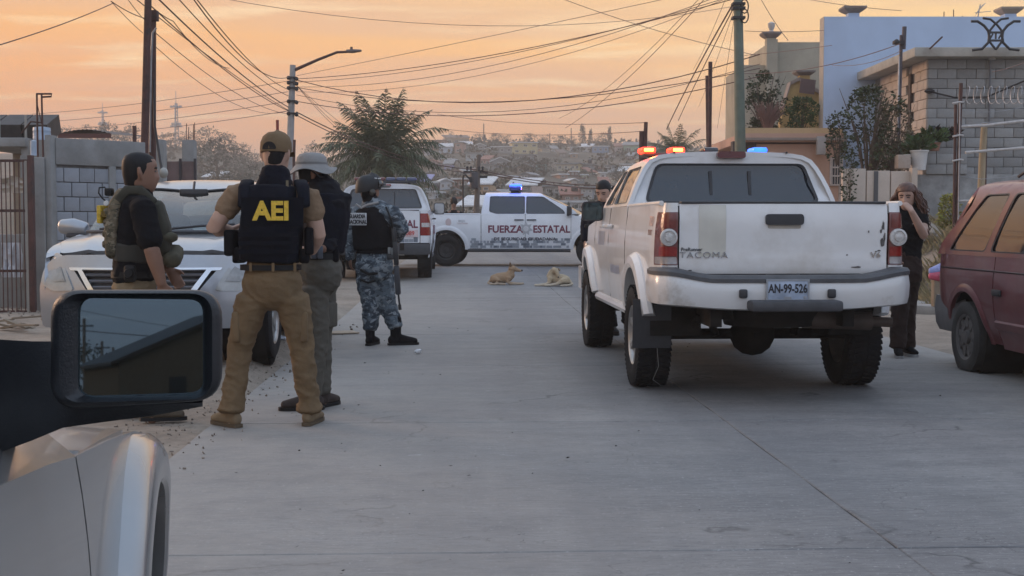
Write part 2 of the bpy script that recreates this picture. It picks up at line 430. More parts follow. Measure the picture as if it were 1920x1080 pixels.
def concrete_nodes(nt, b, vec):
 L = nt.links.new
 big = nz(nt, vec, 0.35, 6, .6); streak = nz(nt, vec, 1.6, 9, .72, (0.55, 1.9, 1), .4); fine = nz(nt, vec, 26, 6, .75, (0.35, 2.2, 1)); grit = nz(nt, vec, 120, 3, .7)
 c = ramp(nt, [(0.25, (.17, .166, .163)), (0.5, (.232, .226, .219)), (0.75, (.30, .29, .278))], big)
 c = mix_(nt, math_(nt, 'MULTIPLY', ramp(nt, [(0.40, 1.0), (0.60, 0.0)], streak), .60), c, (.125, .123, .126))
 c = mix_(nt, math_(nt, 'MULTIPLY', ramp(nt, [(0.50, 0.0), (0.68, 1.0)], fine), .50), c, (.33, .325, .32))
 c = mix_(nt, math_(nt, 'MULTIPLY', ramp(nt, [(0.34, 1.0), (0.48, 0.0)], fine), .50), c, (.105, .105, .11))
 c = mix_(nt, math_(nt, 'MULTIPLY', grit, .30), c, (.12, .118, .115))
 rib = nz(nt, vec, 16, 7, .8, (0.42, 2.4, 1), .3); c = mix_(nt, math_(nt, 'MULTIPLY', ramp(nt, [(0.36, 1.0), (0.47, 0.0)], rib), .60), c, (.10, .10, .105)); c = mix_(nt, math_(nt, 'MULTIPLY', ramp(nt, [(0.56, 0.0), (0.68, 1.0)], rib), .45), c, (.34, .335, .33))
 spk = nz(nt, vec, 48, 3, .6); c = mix_(nt, ramp(nt, [(.62, 0.0), (.70, .6)], spk), c, (.42, .415, .40)); c = mix_(nt, ramp(nt, [(.32, .55), (.37, 0.0)], spk), c, (.06, .06, .062))
 trk = nz(nt, vec, 1.1, 5, .6, (1.2, .07, 1)); c = mix_(nt, math_(nt, 'MULTIPLY', ramp(nt, [(.38, 1.0), (.56, 0.0)], trk), .40), c, (.118, .117, .122))
 for sc, wd in ((.33, .004), (.75, .0022)):
  wv = nd(nt, 'ShaderNodeVectorMath', operation='ADD'); L(vec, wv.inputs[0]); dn = nd(nt, 'ShaderNodeTexNoise', ins={'Scale': 2.2, 'Detail': 5.0}); L(vec, dn.inputs['Vector']); L(dn.outputs['Color'], wv.inputs[1])
  vo = nd(nt, 'ShaderNodeTexVoronoi', feature='DISTANCE_TO_EDGE', ins={'Scale': sc}); L(wv.outputs[0], vo.inputs['Vector']); msk = nz(nt, vec, .5 + sc, 3, .5)
  c = mix_(nt, math_(nt, 'MULTIPLY', ramp(nt, [(wd * .5, .8), (wd * 1.6, 0.0)], vo.outputs['Distance']), ramp(nt, [(.50, 0.0), (.58, 1.0)], msk)), c, (.055, .054, .055))
 # dust blown in from both verges
 sx = nt.nodes.new('ShaderNodeSeparateXYZ'); L(vec, sx.inputs[0])
 wob = nz(nt, vec, 0.9, 7, .65)
 e1 = math_(nt, 'ADD', sx.outputs[0], math_(nt, 'MULTIPLY', wob, 2.6))
 dl = ramp(nt, [(0.0, 1.0), (1.0, 0.0)], math_(nt, 'MULTIPLY', math_(nt, 'ADD', e1, .7), 0.27, True))
 dr = ramp(nt, [(0.0, 0.0), (1.0, 1.0)], math_(nt, 'MULTIPLY', math_(nt, 'SUBTRACT', e1, 4.6), 0.55, True))
 dust = math_(nt, 'MULTIPLY', math_(nt, 'MAXIMUM', dl, dr), ramp(nt, [(.35, .6), (.6, 1.0)], nz(nt, vec, 5, 6, .7)))
 c = mix_(nt, math_(nt, 'MULTIPLY', dust, .8), c, (.345, .31, .27))
 # pale mortar splashes and oil spots
 sp = nz(nt, vec, 1.6, 9, .72, (1, 1.4, 1)); c = mix_(nt, ramp(nt, [(.645, 0.0), (.70, .6)], sp), c, (.40, .395, .385))
 ol = nz(nt, vec, .55, 4, .5); c = mix_(nt, ramp(nt, [(.62, 0.0), (.74, .45)], ol), c, (.10, .098, .097))
 L(c, b.inputs['Base Color']); b.inputs['Roughness'].default_value = .72; b.inputs['Specular IOR Level'].default_value = .35
 h = math_(nt, 'ADD', math_(nt, 'MULTIPLY', fine, .7), math_(nt, 'MULTIPLY', grit, .3))
 bp = nt.nodes.new('ShaderNodeBump'); bp.inputs['Strength'].default_value = .55; bp.inputs['Distance'].default_value = .006; L(h, bp.inputs['Height']); L(bp.outputs[0], b.inputs['Normal'])
CONC = posmat('road_concrete', concrete_nodes)
def dirt_nodes(nt, b, vec):
 L = nt.links.new
 n = nz(nt, vec, 1.2, 8, .65); f = nz(nt, vec, 14, 8, .7); g = nz(nt, vec, 60, 4, .7)
 c = ramp(nt, [(.3, (.20, .165, .13)), (.5, (.29, .24, .19)), (.72, (.37, .31, .25))], n)
 c = mix_(nt, math_(nt, 'MULTIPLY', ramp(nt, [(.45, 0.0), (.65, 1.0)], f), .5), c, (.15, .125, .10))
 c = mix_(nt, ramp(nt, [(.66, 0.0), (.72, .7)], f), c, (.42, .38, .33))
 L(c, b.inputs['Base Color'])
 bp = nt.nodes.new('ShaderNodeBump'); bp.inputs['Strength'].default_value = .8; bp.inputs['Distance'].default_value = .03
 L(math_(nt, 'ADD', f, math_(nt, 'MULTIPLY', g, .4)), bp.inputs['Height']); L(bp.outputs[0], b.inputs['Normal'])
DIRT = posmat('dirt', dirt_nodes, .95)
def hill_nodes(nt, b, vec):
 L = nt.links.new
 n = nz(nt, vec, .03, 8, .65); f = nz(nt, vec, .25, 8, .7)
 c = ramp(nt, [(.35, (.055, .052, .038)), (.5, (.09, .075, .055)), (.66, (.155, .115, .082))], n)
 c = mix_(nt, math_(nt, 'MULTIPLY', ramp(nt, [(.45, 0.0), (.6, 1.0)], f), .6), c, (.055, .06, .04))
 L(c, b.inputs['Base Color'])
HILL = posmat('hill_scrub_earth', hill_nodes, .95)
def road_uv(X, Y):
 c, s = cos(ROADYAW), sin(ROADYAW); return (X * c + Y * s, -X * s + Y * c)
def ss(a, b, x):
 t = max(0, min(1, (x - a) / (b - a))); return t * t * (3 - 2 * t)
UL, UJ, UR = -1.55, 1.705, 4.75
def road_z(v): return .17 * ss(17, 32, v)
def terr(X, Y):
 u, v = road_uv(X, Y)
 n = noise.noise((X * .6, Y * .6, 1.3)) * .035 + noise.noise((X * 2.1, Y * 2.1, 4.3)) * .018
 z = -.035
 if u < UL - .02: z = -.008 + n * .35 + (.095 + n * .6) * ss(UL - .02, UL - .22, u) * ss(8.9, 10.3, v) * (1 - ss(17.5, 20.5, v))
 elif u > UR + .02:
  z = -.02 + (.03 + n * .7) * ss(UR, UR + .5, u)
  k = ss(6.9, 8.6, u + noise.noise((X * .5, Y * .5, 9)) * .35) * ss(9, 14, v)
  z += k * (1.0 + n * 4)
 elif v > 46: z = -.035
 z += road_z(v)
 if v > 46: z += n * .3
 return z
def grid_sheet(name, xs, ys, fz, material, **props):
 mb = MB(); nx, ny = len(xs), len(ys)
 mb.add([V((x, y, fz(x, y))) for y in ys for x in xs], [(j * nx + i, j * nx + i + 1, (j + 1) * nx + i + 1, (j + 1) * nx + i) for j in range(ny - 1) for i in range(nx - 1)])
 return mb.build(name, material, None, smooth=True, sharp=None, fixn=False, **props)
fr = lambda a, b, s: [a + (b - a) * i / max(1, int((b - a) / s + .5)) for i in range(int((b - a) / s + .5) + 1)]
grid_sheet('ground', fr(-22, 26, .25), fr(-4, 57, .25), terr, DIRT, kind='structure')
# the plain behind and to the sides (frame of four sheets round the near one)
def plain(name, x0, x1, y0, y1): grid_sheet(name, fr(x0, x1, 40), fr(y0, y1, 40), lambda x, y: -.06, DIRT, kind='structure')
plain('ground', -850, 850, -280, -4.0); plain('ground', -850, -22, -4, 57); plain('ground', 26, 850, -4, 57)
def hill_z(X, Y):
 a = X / max(Y, 1)
 z = tabs(Y, [(56, -.4), (75, .2), (110, 2.6), (160, 6.4), (220, 11.5), (320, 20.6), (420, 22.5), (900, 12)])
 k = tabs(a, [(-.6, .86), (-.30, .90), (-.245, .88), (-.205, .78), (-.17, .72), (-.14, .76), (-.10, .9), (-.05, 1.0), (.04, .97), (.10, .95), (.2, .9), (.5, .8)])
 w = ss(60, 140, Y)
 return z * (1 - w + w * k) + noise.noise((X * .02, Y * .02, 3)) * 1.6 * w + noise.noise((X * .09, Y * .09, 5)) * .5 * w
hx = fr(-850, -200, 26) + fr(-194, 194, 4) + fr(200, 850, 26)
grid_sheet('hillside', hx, fr(57, 340, 4) + fr(360, 1000, 30), hill_z, HILL, kind='structure')
# concrete carriageway: separate slabs with open joints between them
road = bpy.data.objects.new('road', None); COL.objects.link(road); road['kind'] = 'structure'
v0 = 4.9 - 3.25 * 3; J = .008
slab_mesh = {}
for row in range(17):
 for (ua, ub) in ((UL, UJ), (UJ, UR)):
  a, b_ = ua + J * .2, ub - J * .2; va, vb = v0 + row * 3.25 + J, v0 + (row + 1) * 3.25 - J
  key = ua
  if key not in slab_mesh:
   mb = MB(); nx = 14; ny = 12; rg = random.Random(5)
   ring = []
   for i in range(nx): ring.append((a + (b_ - a) * i / nx, 0.0))
   for i in range(ny): ring.append((b_, (vb - va) * i / ny))
   for i in range(nx): ring.append((b_ - (b_ - a) * i / nx, vb - va))
   for i in range(ny): ring.append((a, (vb - va) * (1 - i / ny)))
   j = [V((p[0] + rg.uniform(-.004, .004), p[1] + rg.uniform(-.004, .004), 0)) for p in ring]
   c0 = V(((a + b_) / 2, (vb - va) / 2, 0))
   inn = [p + (c0 - p).normalized() * .006 for p in j]
   mb.loft([[p + V((0, 0, -.16)) for p in j], [p + V((0, 0, -.004)) for p in j], inn], True, True)
   slab_mesh[key] = mb.mesh('slab', True, 30)
  o = link('slab', slab_mesh[key], CONC, road); o.location = RD(0, va); o.location.z = random.uniform(-.0025, .001); o.location.z += road_z(va); o.rotation_euler = (atan2(road_z(vb) - road_z(va), vb - va), 0, ROADYAW)
# cross street surface beyond the last slabs
mb = MB(); mb.box((0, 0, -.08), (60, 9.5, .12)); o = mb.build('cross_street', CONC, None, smooth=False, kind='structure'); o.location = RD(0, 56.2 - 5.2, .17); o.rotation_euler = (0, 0, ROADYAW)
# haze
hz = MB().box((0, 360, 26), (1740, 1300, 60)).build('haze', None, None, smooth=False, kind='stuff')
hm = bpy.data.materials.new('haze_air'); hm.use_nodes = True; nt = hm.node_tree; nt.nodes.clear()
ho = nt.nodes.new('ShaderNodeOutputMaterial'); pv = nt.nodes.new('ShaderNodeVolumePrincipled'); pv.inputs['Color'].default_value = (.97, .85, .74, 1); pv.inputs['Density'].default_value = .0016; pv.inputs['Anisotropy'].default_value = .0
nt.links.new(pv.outputs[0], ho.inputs['Volume']); hz.data.materials.append(hm)
# ================================================================== TREES AND PLANTS
BARK = mat('bark', (.09, .065, .05), .9, scale=12, var=.3, bump=.6, bscale=30)
def leafmat(name, col, trans=0.25, isl=.45):
 m = mat(name, col, .65, var=.25, scale=1.5, island=isl, spec=.3)
 b = m.node_tree.nodes['Principled BSDF']; b.inputs['Transmission Weight'].default_value = 0
 return m
LF_FAR = leafmat('far_foliage', (.055, .062, .045)); LF_DRY = leafmat('dry_foliage', (.12, .10, .06)); LF_GRN = leafmat('green_foliage', (.05, .085, .028)); LF_DRK = leafmat('dark_foliage', (.035, .05, .022))
def leaf(mb, p, d, L, w, rg, bend=.15):
 d = d.normalized(); u = d.cross(V((rg.uniform(-1, 1), rg.uniform(-1, 1), rg.uniform(-.3, 1))))
 if u.length < 1e-3: u = d.orthogonal()
 u.normalize(); n = d.cross(u)
 mb.add([p, p + d * L * .5 + u * w * .5 + n * L * bend * .4, p + d * L, p + d * L * .5 - u * w * .5 + n * L * bend * .4], [(0, 1, 2, 3)])
def crown_mesh(name, w, h, nclump, nleaf, ls, seed, shape='round'):
 rg = random.Random(seed); mb = MB()
 for i in range(nclump):
  a = rg.uniform(0, 2 * pi); q = rg.random() ** .45
  t = rg.random()
  if shape == 'round': r = sqrt(max(.03, 1 - (2 * t - 1) ** 2)) * (.85 + .3 * noise.noise((a * 1.3, t * 3, seed)))
  elif shape == 'cone': r = (1 - t) * .9 + .12
  else: r = (.55 + .45 * sin(t * 3.0)) * (.8 + .5 * noise.noise((a, t * 4, seed)))
  c = V((cos(a) * r * q * w / 2, sin(a) * r * q * w / 2, h * t)); cs = w * rg.uniform(.07, .14)
  for k in range(nleaf):
   d = V((rg.gauss(0, 1), rg.gauss(0, 1), rg.gauss(0, .8))); d.normalize()
   leaf(mb, c + d * cs * rg.random() ** .5, d + V((0, 0, rg.uniform(-.6, .4))), ls * rg.uniform(.6, 1.3), ls * rg.uniform(.35, .7), rg)
 return mb.mesh(name, False, None, fixn=False)
CROWNS = {}
def tree(loc, w, h, label, trunk=.25, shape='round', m=None, group=None, seed=1, name='tree', leafk=.075, dens=1.0):
 t = thing(name, label, 'tree', loc, random.uniform(0, 6), group)
 key = (shape, seed)
 if key not in CROWNS: CROWNS[key] = crown_mesh('crown', 1.0, 1.0, int(46 * dens), 16, leafk, seed, shape)
 me = CROWNS[key]
 if me.materials and me.materials[0] != m: me = me.copy(); me.materials.clear()
 o = link('crown', me, m or LF_FAR, t); o.scale = (w, w, h * (1 - trunk * .8)); o.location.z = h * trunk * .8
 mb = MB(); rg = random.Random(seed)
 mb.tube([(0, 0, -1.0), (.01 * w, 0, h * trunk * .6), (rg.uniform(-.05, .05) * w, rg.uniform(-.05, .05) * w, h * .62)], [w * .045, w * .035, w * .012], 6)
 for k in range(4):
  a = rg.uniform(0, 6.3); z = h * (trunk * .7 + k * .08); mb.tube([(0, 0, z), (cos(a) * w * .15, sin(a) * w * .15, z + h * .14), (cos(a) * w * .3, sin(a) * w * .3, z + h * .22)], [w * .02, w * .012, w * .004], 5)
 mb.build('trunk', BARK, t)
 return t
PALM_L = leafmat('palm_leaf', (.082, .10, .056), isl=.5); PALM_D = leafmat('dry_palm_leaf', (.20, .145, .075), isl=.4)
def palm(loc, R, H, nf, label, seed=3, spread=1.0, up=.9, group=None):
 rg = random.Random(seed); t = thing('palm_tree', label, 'palm', loc, 0, group)
 tr = MB(); prof = []
 for i in range(15):
  z = H * i / 14; prof.append((R * .085 * (1.25 - .35 * i / 14) * (1.08 if i % 2 else .94), z))
 tr.lathe([(R * .13, -.6)] + prof, n=14); tr.build('trunk', BARK, t)
 def frond(el, az, Lf, m, droop):
  mb = MB(); pts = []; d = V((cos(az) * cos(el), sin(az) * cos(el), sin(el))); p = V((0, 0, H)); st = Lf / 14
  for i in range(15):
   pts.append(p.copy()); p = p + d * st; d = (d + V((0, 0, -droop * (.3 + i * .11)))).normalized()
  mb.tube(pts, lambda q: .022 * R / 2 * (1 - q * .85), 4)
  for i in range(1, 15):
   q = i / 14; T = (pts[i] - pts[i - 1]).normalized(); s = T.cross(V((0, 0, 1)))
   if s.length < .05: s = V((cos(az + 1.57), sin(az + 1.57), 0))
   s.normalize(); ll = Lf * .27 * (sin(pi * min(1, q * .82 + .16)) ** .7)
   for rep in range(3):
    bp = pts[i - 1].lerp(pts[i], rep / 4)
    for sg in (-1, 1):
     dd = (s * sg * .75 + T * .65 + V((0, 0, rg.uniform(-.45, .10)))).normalized(); wv = T * .5 * Lf * .014
     a = bp + dd * ll * .5; tip = bp + dd * ll + V((0, 0, -ll * .42))
     mb.add([bp - wv, bp + wv, a + wv, a - wv, tip], [(0, 1, 2, 3), (3, 2, 4)])
  mb.build('frond', m, t, smooth=False, fixn=False)
 for i in range(nf):
  k = (i + .5) / nf; el = radians(88 - k * 108 * spread) * up; az = i * 2.39996 + rg.uniform(-.25, .25)
  frond(el, az, R * rg.uniform(.85, 1.08) * (1.0 - .25 * max(0, .25 - k) * 0), PALM_L, .045 + .055 * k + rg.uniform(0, .03))
 for i in range(nf // 4):
  frond(radians(rg.uniform(-75, -50)), rg.uniform(0, 6.28), R * rg.uniform(.45, .7), PALM_D, .05)
 return t
p = P(716, 306, 45)
palm(V((p.x, 45, .1)), 2.6, p.z, 62, 'bushy palm with long feathery fronds behind the parked white police pickup', 5)
p = P(1268, 296, 50)
palm(V((p.x, 50, 0)), 1.35, p.z + .1 , 22, 'small distant palm above the red beacons of the white pickup', 9, up=.95)
def fitD(px, py, D):
 best = (1e9, D)
 for i in range(90):
  d = 66 + i * 3.0; q = P(px, py, d); best = min(best, (abs(q.z - hill_z(q.x, d)) + abs(d - D) * .004, d))
 return best[1]
# ridge and slope trees: px, py of the foot, crown width px, height px, distance, shape, label
RIDGE = [
    (897, 268, 22, 16, 300, 'round', 'low dark tree on the ridge just right of the thin ridge-top mast'),
    (931, 270, 30, 18, 305, 'round', 'rounded ridge tree left of the yellow two-storey house'),
    (951, 270, 22, 15, 310, 'wide', 'ridge tree whose crown meets the left end of the yellow house roof'),
    (990, 272, 34, 20, 318, 'round', 'wide dark tree directly behind the yellow two-storey house'),
    (1020, 273, 30, 17, 305, 'wide', 'dark ridge tree just right of the yellow two-storey house'),
    (1052, 276, 36, 20, 310, 'round', 'broad low tree on the ridge left of the tall cypress pair'),
    (1072, 276, 24, 18, 316, 'wide', 'small ridge tree touching the foot of the tall cypress'),
    (1092, 277, 17, 38, 308, 'tall', 'tallest of the ridge trees, ragged and narrow like a cypress'),
    (1107, 277, 11, 30, 308, 'tall', 'slimmer cypress-like tree immediately right of the tallest one'),
    (1130, 276, 30, 24, 300, 'round', 'rounded dark tree directly behind the blue and white building'),
    (1143, 276, 13, 33, 303, 'tall', 'spindly tree with a sparse top rising above the blue and white building'),
    (846, 262, 12, 14, 290, 'round', 'small tree poking up at the left end of the brown roof on the ridge'),
    (410, 352, 92, 84, 150, 'round', 'large hazy tree left of the officer in the AEI vest'),
    (452, 352, 44, 62, 160, 'wide', 'hazy ragged tree right of the large hazy one'),
    (374, 330, 40, 60, 190, 'wide', 'hazy tree showing behind the grey column with steel rods'),
    (205, 300, 48, 62, 170, 'round', 'hazy tree above the left block wall, left of the two rusty poles'),
    (246, 300, 44, 58, 180, 'wide', 'hazy tree above the block wall touching the rusty poles'),
    (120, 290, 40, 46, 200, 'wide', 'faint hazy tree behind the blue water tank'),
    (584, 322, 44, 48, 150, 'round', 'tree showing over the grey bucket hat'),
    (628, 332, 52, 58, 95, 'round', 'dark tree just left of the bushy palm'),
    (480, 380, 50, 62, 95, 'wide', 'grey-green tree low beside the officer in the brown cap'),
    (432, 372, 40, 46, 105, 'round', 'grey-green tree low behind the silver sedan roof'),
    (1215, 300, 40, 22, 90, 'wide', 'low bush at the foot of the small distant palm'),
    (1020, 330, 44, 30, 170, 'wide', 'dark tree in the middle of the slope below the yellow house'),
    (985, 326, 40, 28, 180, 'round', 'dark tree on the slope left of the long cream ruin'),
    (1160, 348, 40, 34, 130, 'round', 'dark tree on the slope right of the long cream ruin'),
]
for i, (px, py, w, h, lab) in enumerate(((318, 285, 46, 34, 'first from the left'), (352, 288, 50, 36, 'second'), (388, 292, 60, 48, 'third and tallest'), (424, 300, 54, 44, 'fourth'), (455, 308, 46, 34, 'fifth'), (478, 318, 38, 28, 'last and lowest'), (170, 274, 60, 34, 'leftmost, over the block wall'), (232, 276, 56, 30, 'next to the rusty poles'))):
 RIDGE.append((px, py, w, h, 300, 'round', 'hazy tree in the row on the far left rise, ' + lab))
for i, (px, py, w, h, D, shp, lab) in enumerate(RIDGE):
 D = fitD(px, py, D); p = P(px, py, D); k = D / FPX
 tree(p, w * k * 1.15, h * k * 1.1, lab, .15 if shp != 'tall' else .05, 'round' if shp == 'round' else ('cone' if shp == 'tall' else 'wide'), LF_FAR, None, seed=(i % 7) + 1, leafk=.075 if shp != 'tall' else .11)
# scrub on the slope
def scrub():
 rg = random.Random(11); mb = MB()
 for i in range(1900):
  Y = 70 + 260 * rg.random() ** 1.1; X = rg.uniform(-.30, .20) * Y
  z = hill_z(X, Y); s = rg.uniform(.35, 1.0) * (.35 + Y / 170)
  if noise.noise((X * .05, Y * .05, 2)) < -.2: continue
  for k in range(16):
   d = V((rg.gauss(0, 1), rg.gauss(0, 1), abs(rg.gauss(0, .7)))).normalized()
   leaf(mb, V((X, Y, z)) + d * s * rg.uniform(.2, .8), d, s * .5, s * .4, rg)
 mb.build('scrub', LF_FAR, None, smooth=False, fixn=False, kind='stuff')
scrub()
# ================================================================== FAR HOUSES, POLES, WIRES
PANE = mat('dark_pane', (.03, .035, .045), .15, spec=.6)
WFRAME = mat('pale_frame', (.5, .48, .45), .6)
def wallm(c): return mat('wall_%02d_%02d_%02d' % tuple(int(x * 99) for x in c), c, .85, var=.10, scale=.8, dirt=tuple(x * .6 for x in c), dscale=.6, dlo=.55, dhi=.75)
def house(px, py, w, h, D, col, rcol, label, kind='flat', wins=2, floors=1, depth=None, rz=0.0, extra=None):
 D = fitD(px, py, D) if D > 76 else D
 k = D / FPX; p = P(px, py, D); ww, hh = w * k, h * k; dd = depth or max(4.0, ww * .7)
 t = thing('house', label, 'house', p, rz)
 wm = wallm(col); mb = MB()
 # front wall with real openings
 outs = []; n = wins; fh = hh / floors
 for f in range(floors):
  for i in range(n):
   cx = -ww / 2 + ww * (i + .5) / n + random.uniform(-.1, .1) * ww / n; cz = f * fh + fh * .55
   outs.append((cx, cz, min(1.5, ww / n * .42), fh * .36))
 panel(mb, [(-ww / 2, -3), (ww / 2, -3), (ww / 2, hh), (-ww / 2, hh)], lambda a, b: (a, 0, b), [rrect(*o, 0) for o in outs], res=5, thick=.15, flip=False)
 mb.add([(-ww / 2, 0, -3), (-ww / 2, dd, -3), (-ww / 2, dd, hh), (-ww / 2, 0, hh), (ww / 2, 0, -3), (ww / 2, dd, -3), (ww / 2, dd, hh), (ww / 2, 0, hh)], [(0, 1, 2, 3), (5, 4, 7, 6), (1, 5, 6, 2)], flat=True)
 mb.build('wall', wm, t, smooth=False, fixn=False)
 for o in outs:
  fr_ = MB(); x, z, a, b = o; e = .06
  for q, s in (((x, .02, z + b / 2), (a + e, .10, e)), ((x, .02, z - b / 2), (a + e * 2, .16, e)), ((x - a / 2, .02, z), (e, .10, b - e)), ((x + a / 2, .02, z), (e, .10, b - e)), ((x, .04, z), (e * .7, .05, b - e))): fr_.box(q, s)
  wo = fr_.build('window', WFRAME, t, smooth=False); MB().box((x, .1, z), (a, .02, b)).build('pane', PANE, wo, smooth=False)
 rm = mat('roof_%02d_%02d_%02d' % tuple(int(x * 99) for x in rcol), rcol, .7, var=.2, scale=1.5)
 rb = MB(); ov = .25
 if kind == 'flat': rb.box((0, dd / 2, hh + .09), (ww + ov * 2, dd + ov * 2, .18))
 elif kind == 'shed':
  rb.loft([[V((-ww / 2 - ov, -ov, hh + .02)), V((-ww / 2 - ov, dd + ov, hh + .9)), V((-ww / 2 - ov, dd + ov, hh + 1.02)), V((-ww / 2 - ov, -ov, hh + .14))], [V((ww / 2 + ov, -ov, hh + .02)), V((ww / 2 + ov, dd + ov, hh + .9)), V((ww / 2 + ov, dd + ov, hh + 1.02)), V((ww / 2 + ov, -ov, hh + .14))]])
 else:
  pk = hh + ww * .22
  for s in (-1, 1):
   rb.loft([[V((s * (ww / 2 + ov), y, hh - .1)), V((0, y, pk)), V((0, y, pk + .14)), V((s * (ww / 2 + ov), y, hh + .04))] for y in (-ov, dd + ov)])
  mb2 = MB(); mb2.add([(-ww / 2, .01, hh), (ww / 2, .01, hh), (0, .01, pk), (-ww / 2, dd, hh), (ww / 2, dd, hh), (0, dd, pk)], [(0, 1, 2), (4, 3, 5)], flat=True); mb2.build('gable', wm, t, smooth=False, fixn=False)
 rb.build('roof', rm, t, smooth=False)
 if extra == 'tank':
  MB().lathe([(.30, 0), (.34, .1), (.34, .6), (.22, .72), (.08, .75)], (ww * .2, dd * .4, hh + .18), n=12).build('water_tank', mat('tank_black', (.03, .03, .035), .5), t)
 return t
WHT, CRM, YEL, PNK, BRK, GRY, BLU, GRN, TAN = (.52, .52, .53), (.44, .39, .30), (.48, .40, .22), (.42, .27, .22), (.25, .14, .11), (.26, .26, .26), (.18, .27, .40), (.24, .36, .26), (.33, .26, .19)
RW, RG, RB, RR = (.55, .55, .55), (.22, .22, .22), (.16, .11, .09), (.24, .10, .07)
HOUSES = [
    (824, 281, 26, 17, 262, BRK, RB, 'brick-red house at the left end of the ridge, beside the palm fronds', 'flat', 2, 2),
    (857, 274, 46, 15, 285, TAN, RB, 'brown house on the ridge under a wide sloping brown roof', 'shed', 3, 1),
    (836, 289, 25, 13, 235, (.40, .45, .52), RW, 'pale blue house just below the brick-red one', 'shed', 2, 1),
    (860, 288, 15, 20, 250, PNK, RG, 'narrow salmon house left of the ridge-top mast', 'flat', 1, 2),
    (876, 280, 20, 8, 270, GRY, RW, 'low grey house with a white roof under the ridge trees', 'shed', 2, 1),
    (900, 281, 18, 8, 270, GRY, RW, 'small white-roofed house straight below the ridge-top mast', 'gable', 1, 1),
    (941, 288, 38, 12, 262, GRY, RW, 'long grey house with a pale roof left of the yellow house', 'flat', 3, 1),
    (984, 290, 48, 22, 255, YEL, RW, 'yellow two-storey house standing out on the upper slope', 'flat', 3, 2),
    (978, 303, 44, 12, 240, GRY, RG, 'grey lower house tucked under the yellow two-storey one', 'flat', 3, 1),
    (938, 313, 34, 10, 225, GRY, RW, 'grey shed with a white gable roof on the middle slope', 'gable', 1, 1),
    (888, 300, 30, 12, 225, (.36, .40, .42), RG, 'pale grey-green house behind the top of the transformer pole', 'flat', 2, 1),
    (912, 318, 30, 9, 200, GRY, RG, 'dull grey house right of the transformer pole', 'flat', 2, 1),
    (1126, 287, 30, 12, 262, BLU, RW, 'blue and white building on the ridge under the round tree', 'flat', 3, 1),
    (1098, 285, 22, 9, 268, WHT, RW, 'white house between the cypress and the blue building', 'shed', 2, 1),
    (1076, 284, 14, 7, 272, WHT, RW, 'tiny white house left of the cypress foot', 'flat', 1, 1),
    (1162, 287, 17, 12, 250, (.46, .38, .38), RR, 'small pinkish house right of the blue building', 'shed', 1, 1),
    (1188, 290, 40, 17, 225, GRN, RG, 'pale green house beside the maroon post', 'shed', 2, 1),
    (1062, 321, 36, 13, 190, CRM, RG, 'left half of the long cream ruin on the slope', 'flat', 3, 1),
    (1083, 321, 9, 14, 189, YEL, RG, 'yellow middle bay of the long ruin', 'flat', 1, 1),
    (1099, 321, 25, 12, 190, GRY, RG, 'grey right half of the long ruin', 'flat', 2, 1),
    (1142, 322, 13, 10, 175, WHT, RG, 'small white cube house right of the ruin', 'flat', 1, 1),
    (1131, 337, 11, 12, 150, WHT, RW, 'narrow white house lower than the white cube house', 'flat', 1, 1),
    (1176, 318, 24, 9, 170, GRY, RW, 'grey house close to the left of the pickup cab', 'flat', 2, 1),
    (814, 358, 17, 15, 120, WHT, RW, 'white house with one dark window left of the street lamp arm', 'flat', 1, 1),
    (836, 357, 22, 16, 122, (.47, .49, .52), RW, 'white house right beside its twin, under the palm tips', 'gable', 2, 1),
    (808, 372, 11, 11, 100, WHT, RW, 'little white shed above the right end of the parked police pickup', 'flat', 1, 1),
    (790, 352, 24, 10, 125, TAN, (.25, .25, .42), 'tan house with a bluish roof under the palm', 'shed', 2, 1),
    (900, 362, 38, 15, 110, (.45, .29, .17), RW, 'orange house with a white eave behind the transformer pole', 'shed', 2, 1),
    (936, 372, 30, 10, 100, GRY, RG, 'grey house at the foot of the slope behind the truck cab', 'flat', 2, 1),
    (978, 360, 52, 11, 112, GRY, RW, 'long low house with a pale roof above the blue beacon', 'shed', 4, 1),
    (1045, 366, 48, 16, 105, (.30, .28, .26), RG, 'dull house at the slope foot right of the blue beacon', 'flat', 3, 1),
    (1072, 377, 34, 10, 92, (.34, .22, .18), RR, 'house with a rusty red roof behind the crossing truck hood', 'shed', 2, 1),
    (1100, 377, 22, 24, 90, (.37, .37, .37), RG, 'two-storey grey frame house left of the man with the hand on his face', 'flat', 2, 2),
    (1068, 398, 56, 18, 80, WHT, RW, 'long white building right behind the crossing truck windscreen', 'flat', 4, 1),
    (880, 402, 40, 14, 78, (.36, .34, .30), RW, 'low house with a pale roof behind the truck bed', 'shed', 2, 1),
    (396, 345, 30, 12, 100, GRY, RW, 'house with a white sloping roof over the silver sedan roof', 'shed', 2, 1),
    (600, 345, 44, 14, 140, (.40, .33, .27), RG, 'tan house in the gap between bucket hat and palm', 'flat', 3, 1),
    (575, 330, 36, 11, 190, (.40, .36, .33), RW, 'pale house partly hidden by the bucket hat', 'flat', 2, 1),
]
for i, hdef in enumerate(HOUSES):
 a = hdef; house(a[0], a[1], a[2], a[3], a[4], a[5], a[6], a[7], a[8], a[9], a[10], rz=random.uniform(-.2, .2), extra='tank' if i % 6 == 1 else None)
EXC = [(WHT, 'white'), (GRY, 'grey'), (TAN, 'tan'), (PNK, 'salmon'), (CRM, 'cream'), (GRY, 'dull grey'), ((.30, .36, .42), 'bluish grey'), ((.20, .12, .10), 'brown')]
rx = random.Random(77); used = set(); placed = [(h_[0], h_[1], h_[2], h_[3]) for h_ in HOUSES]; n_ = 0; tries = 0
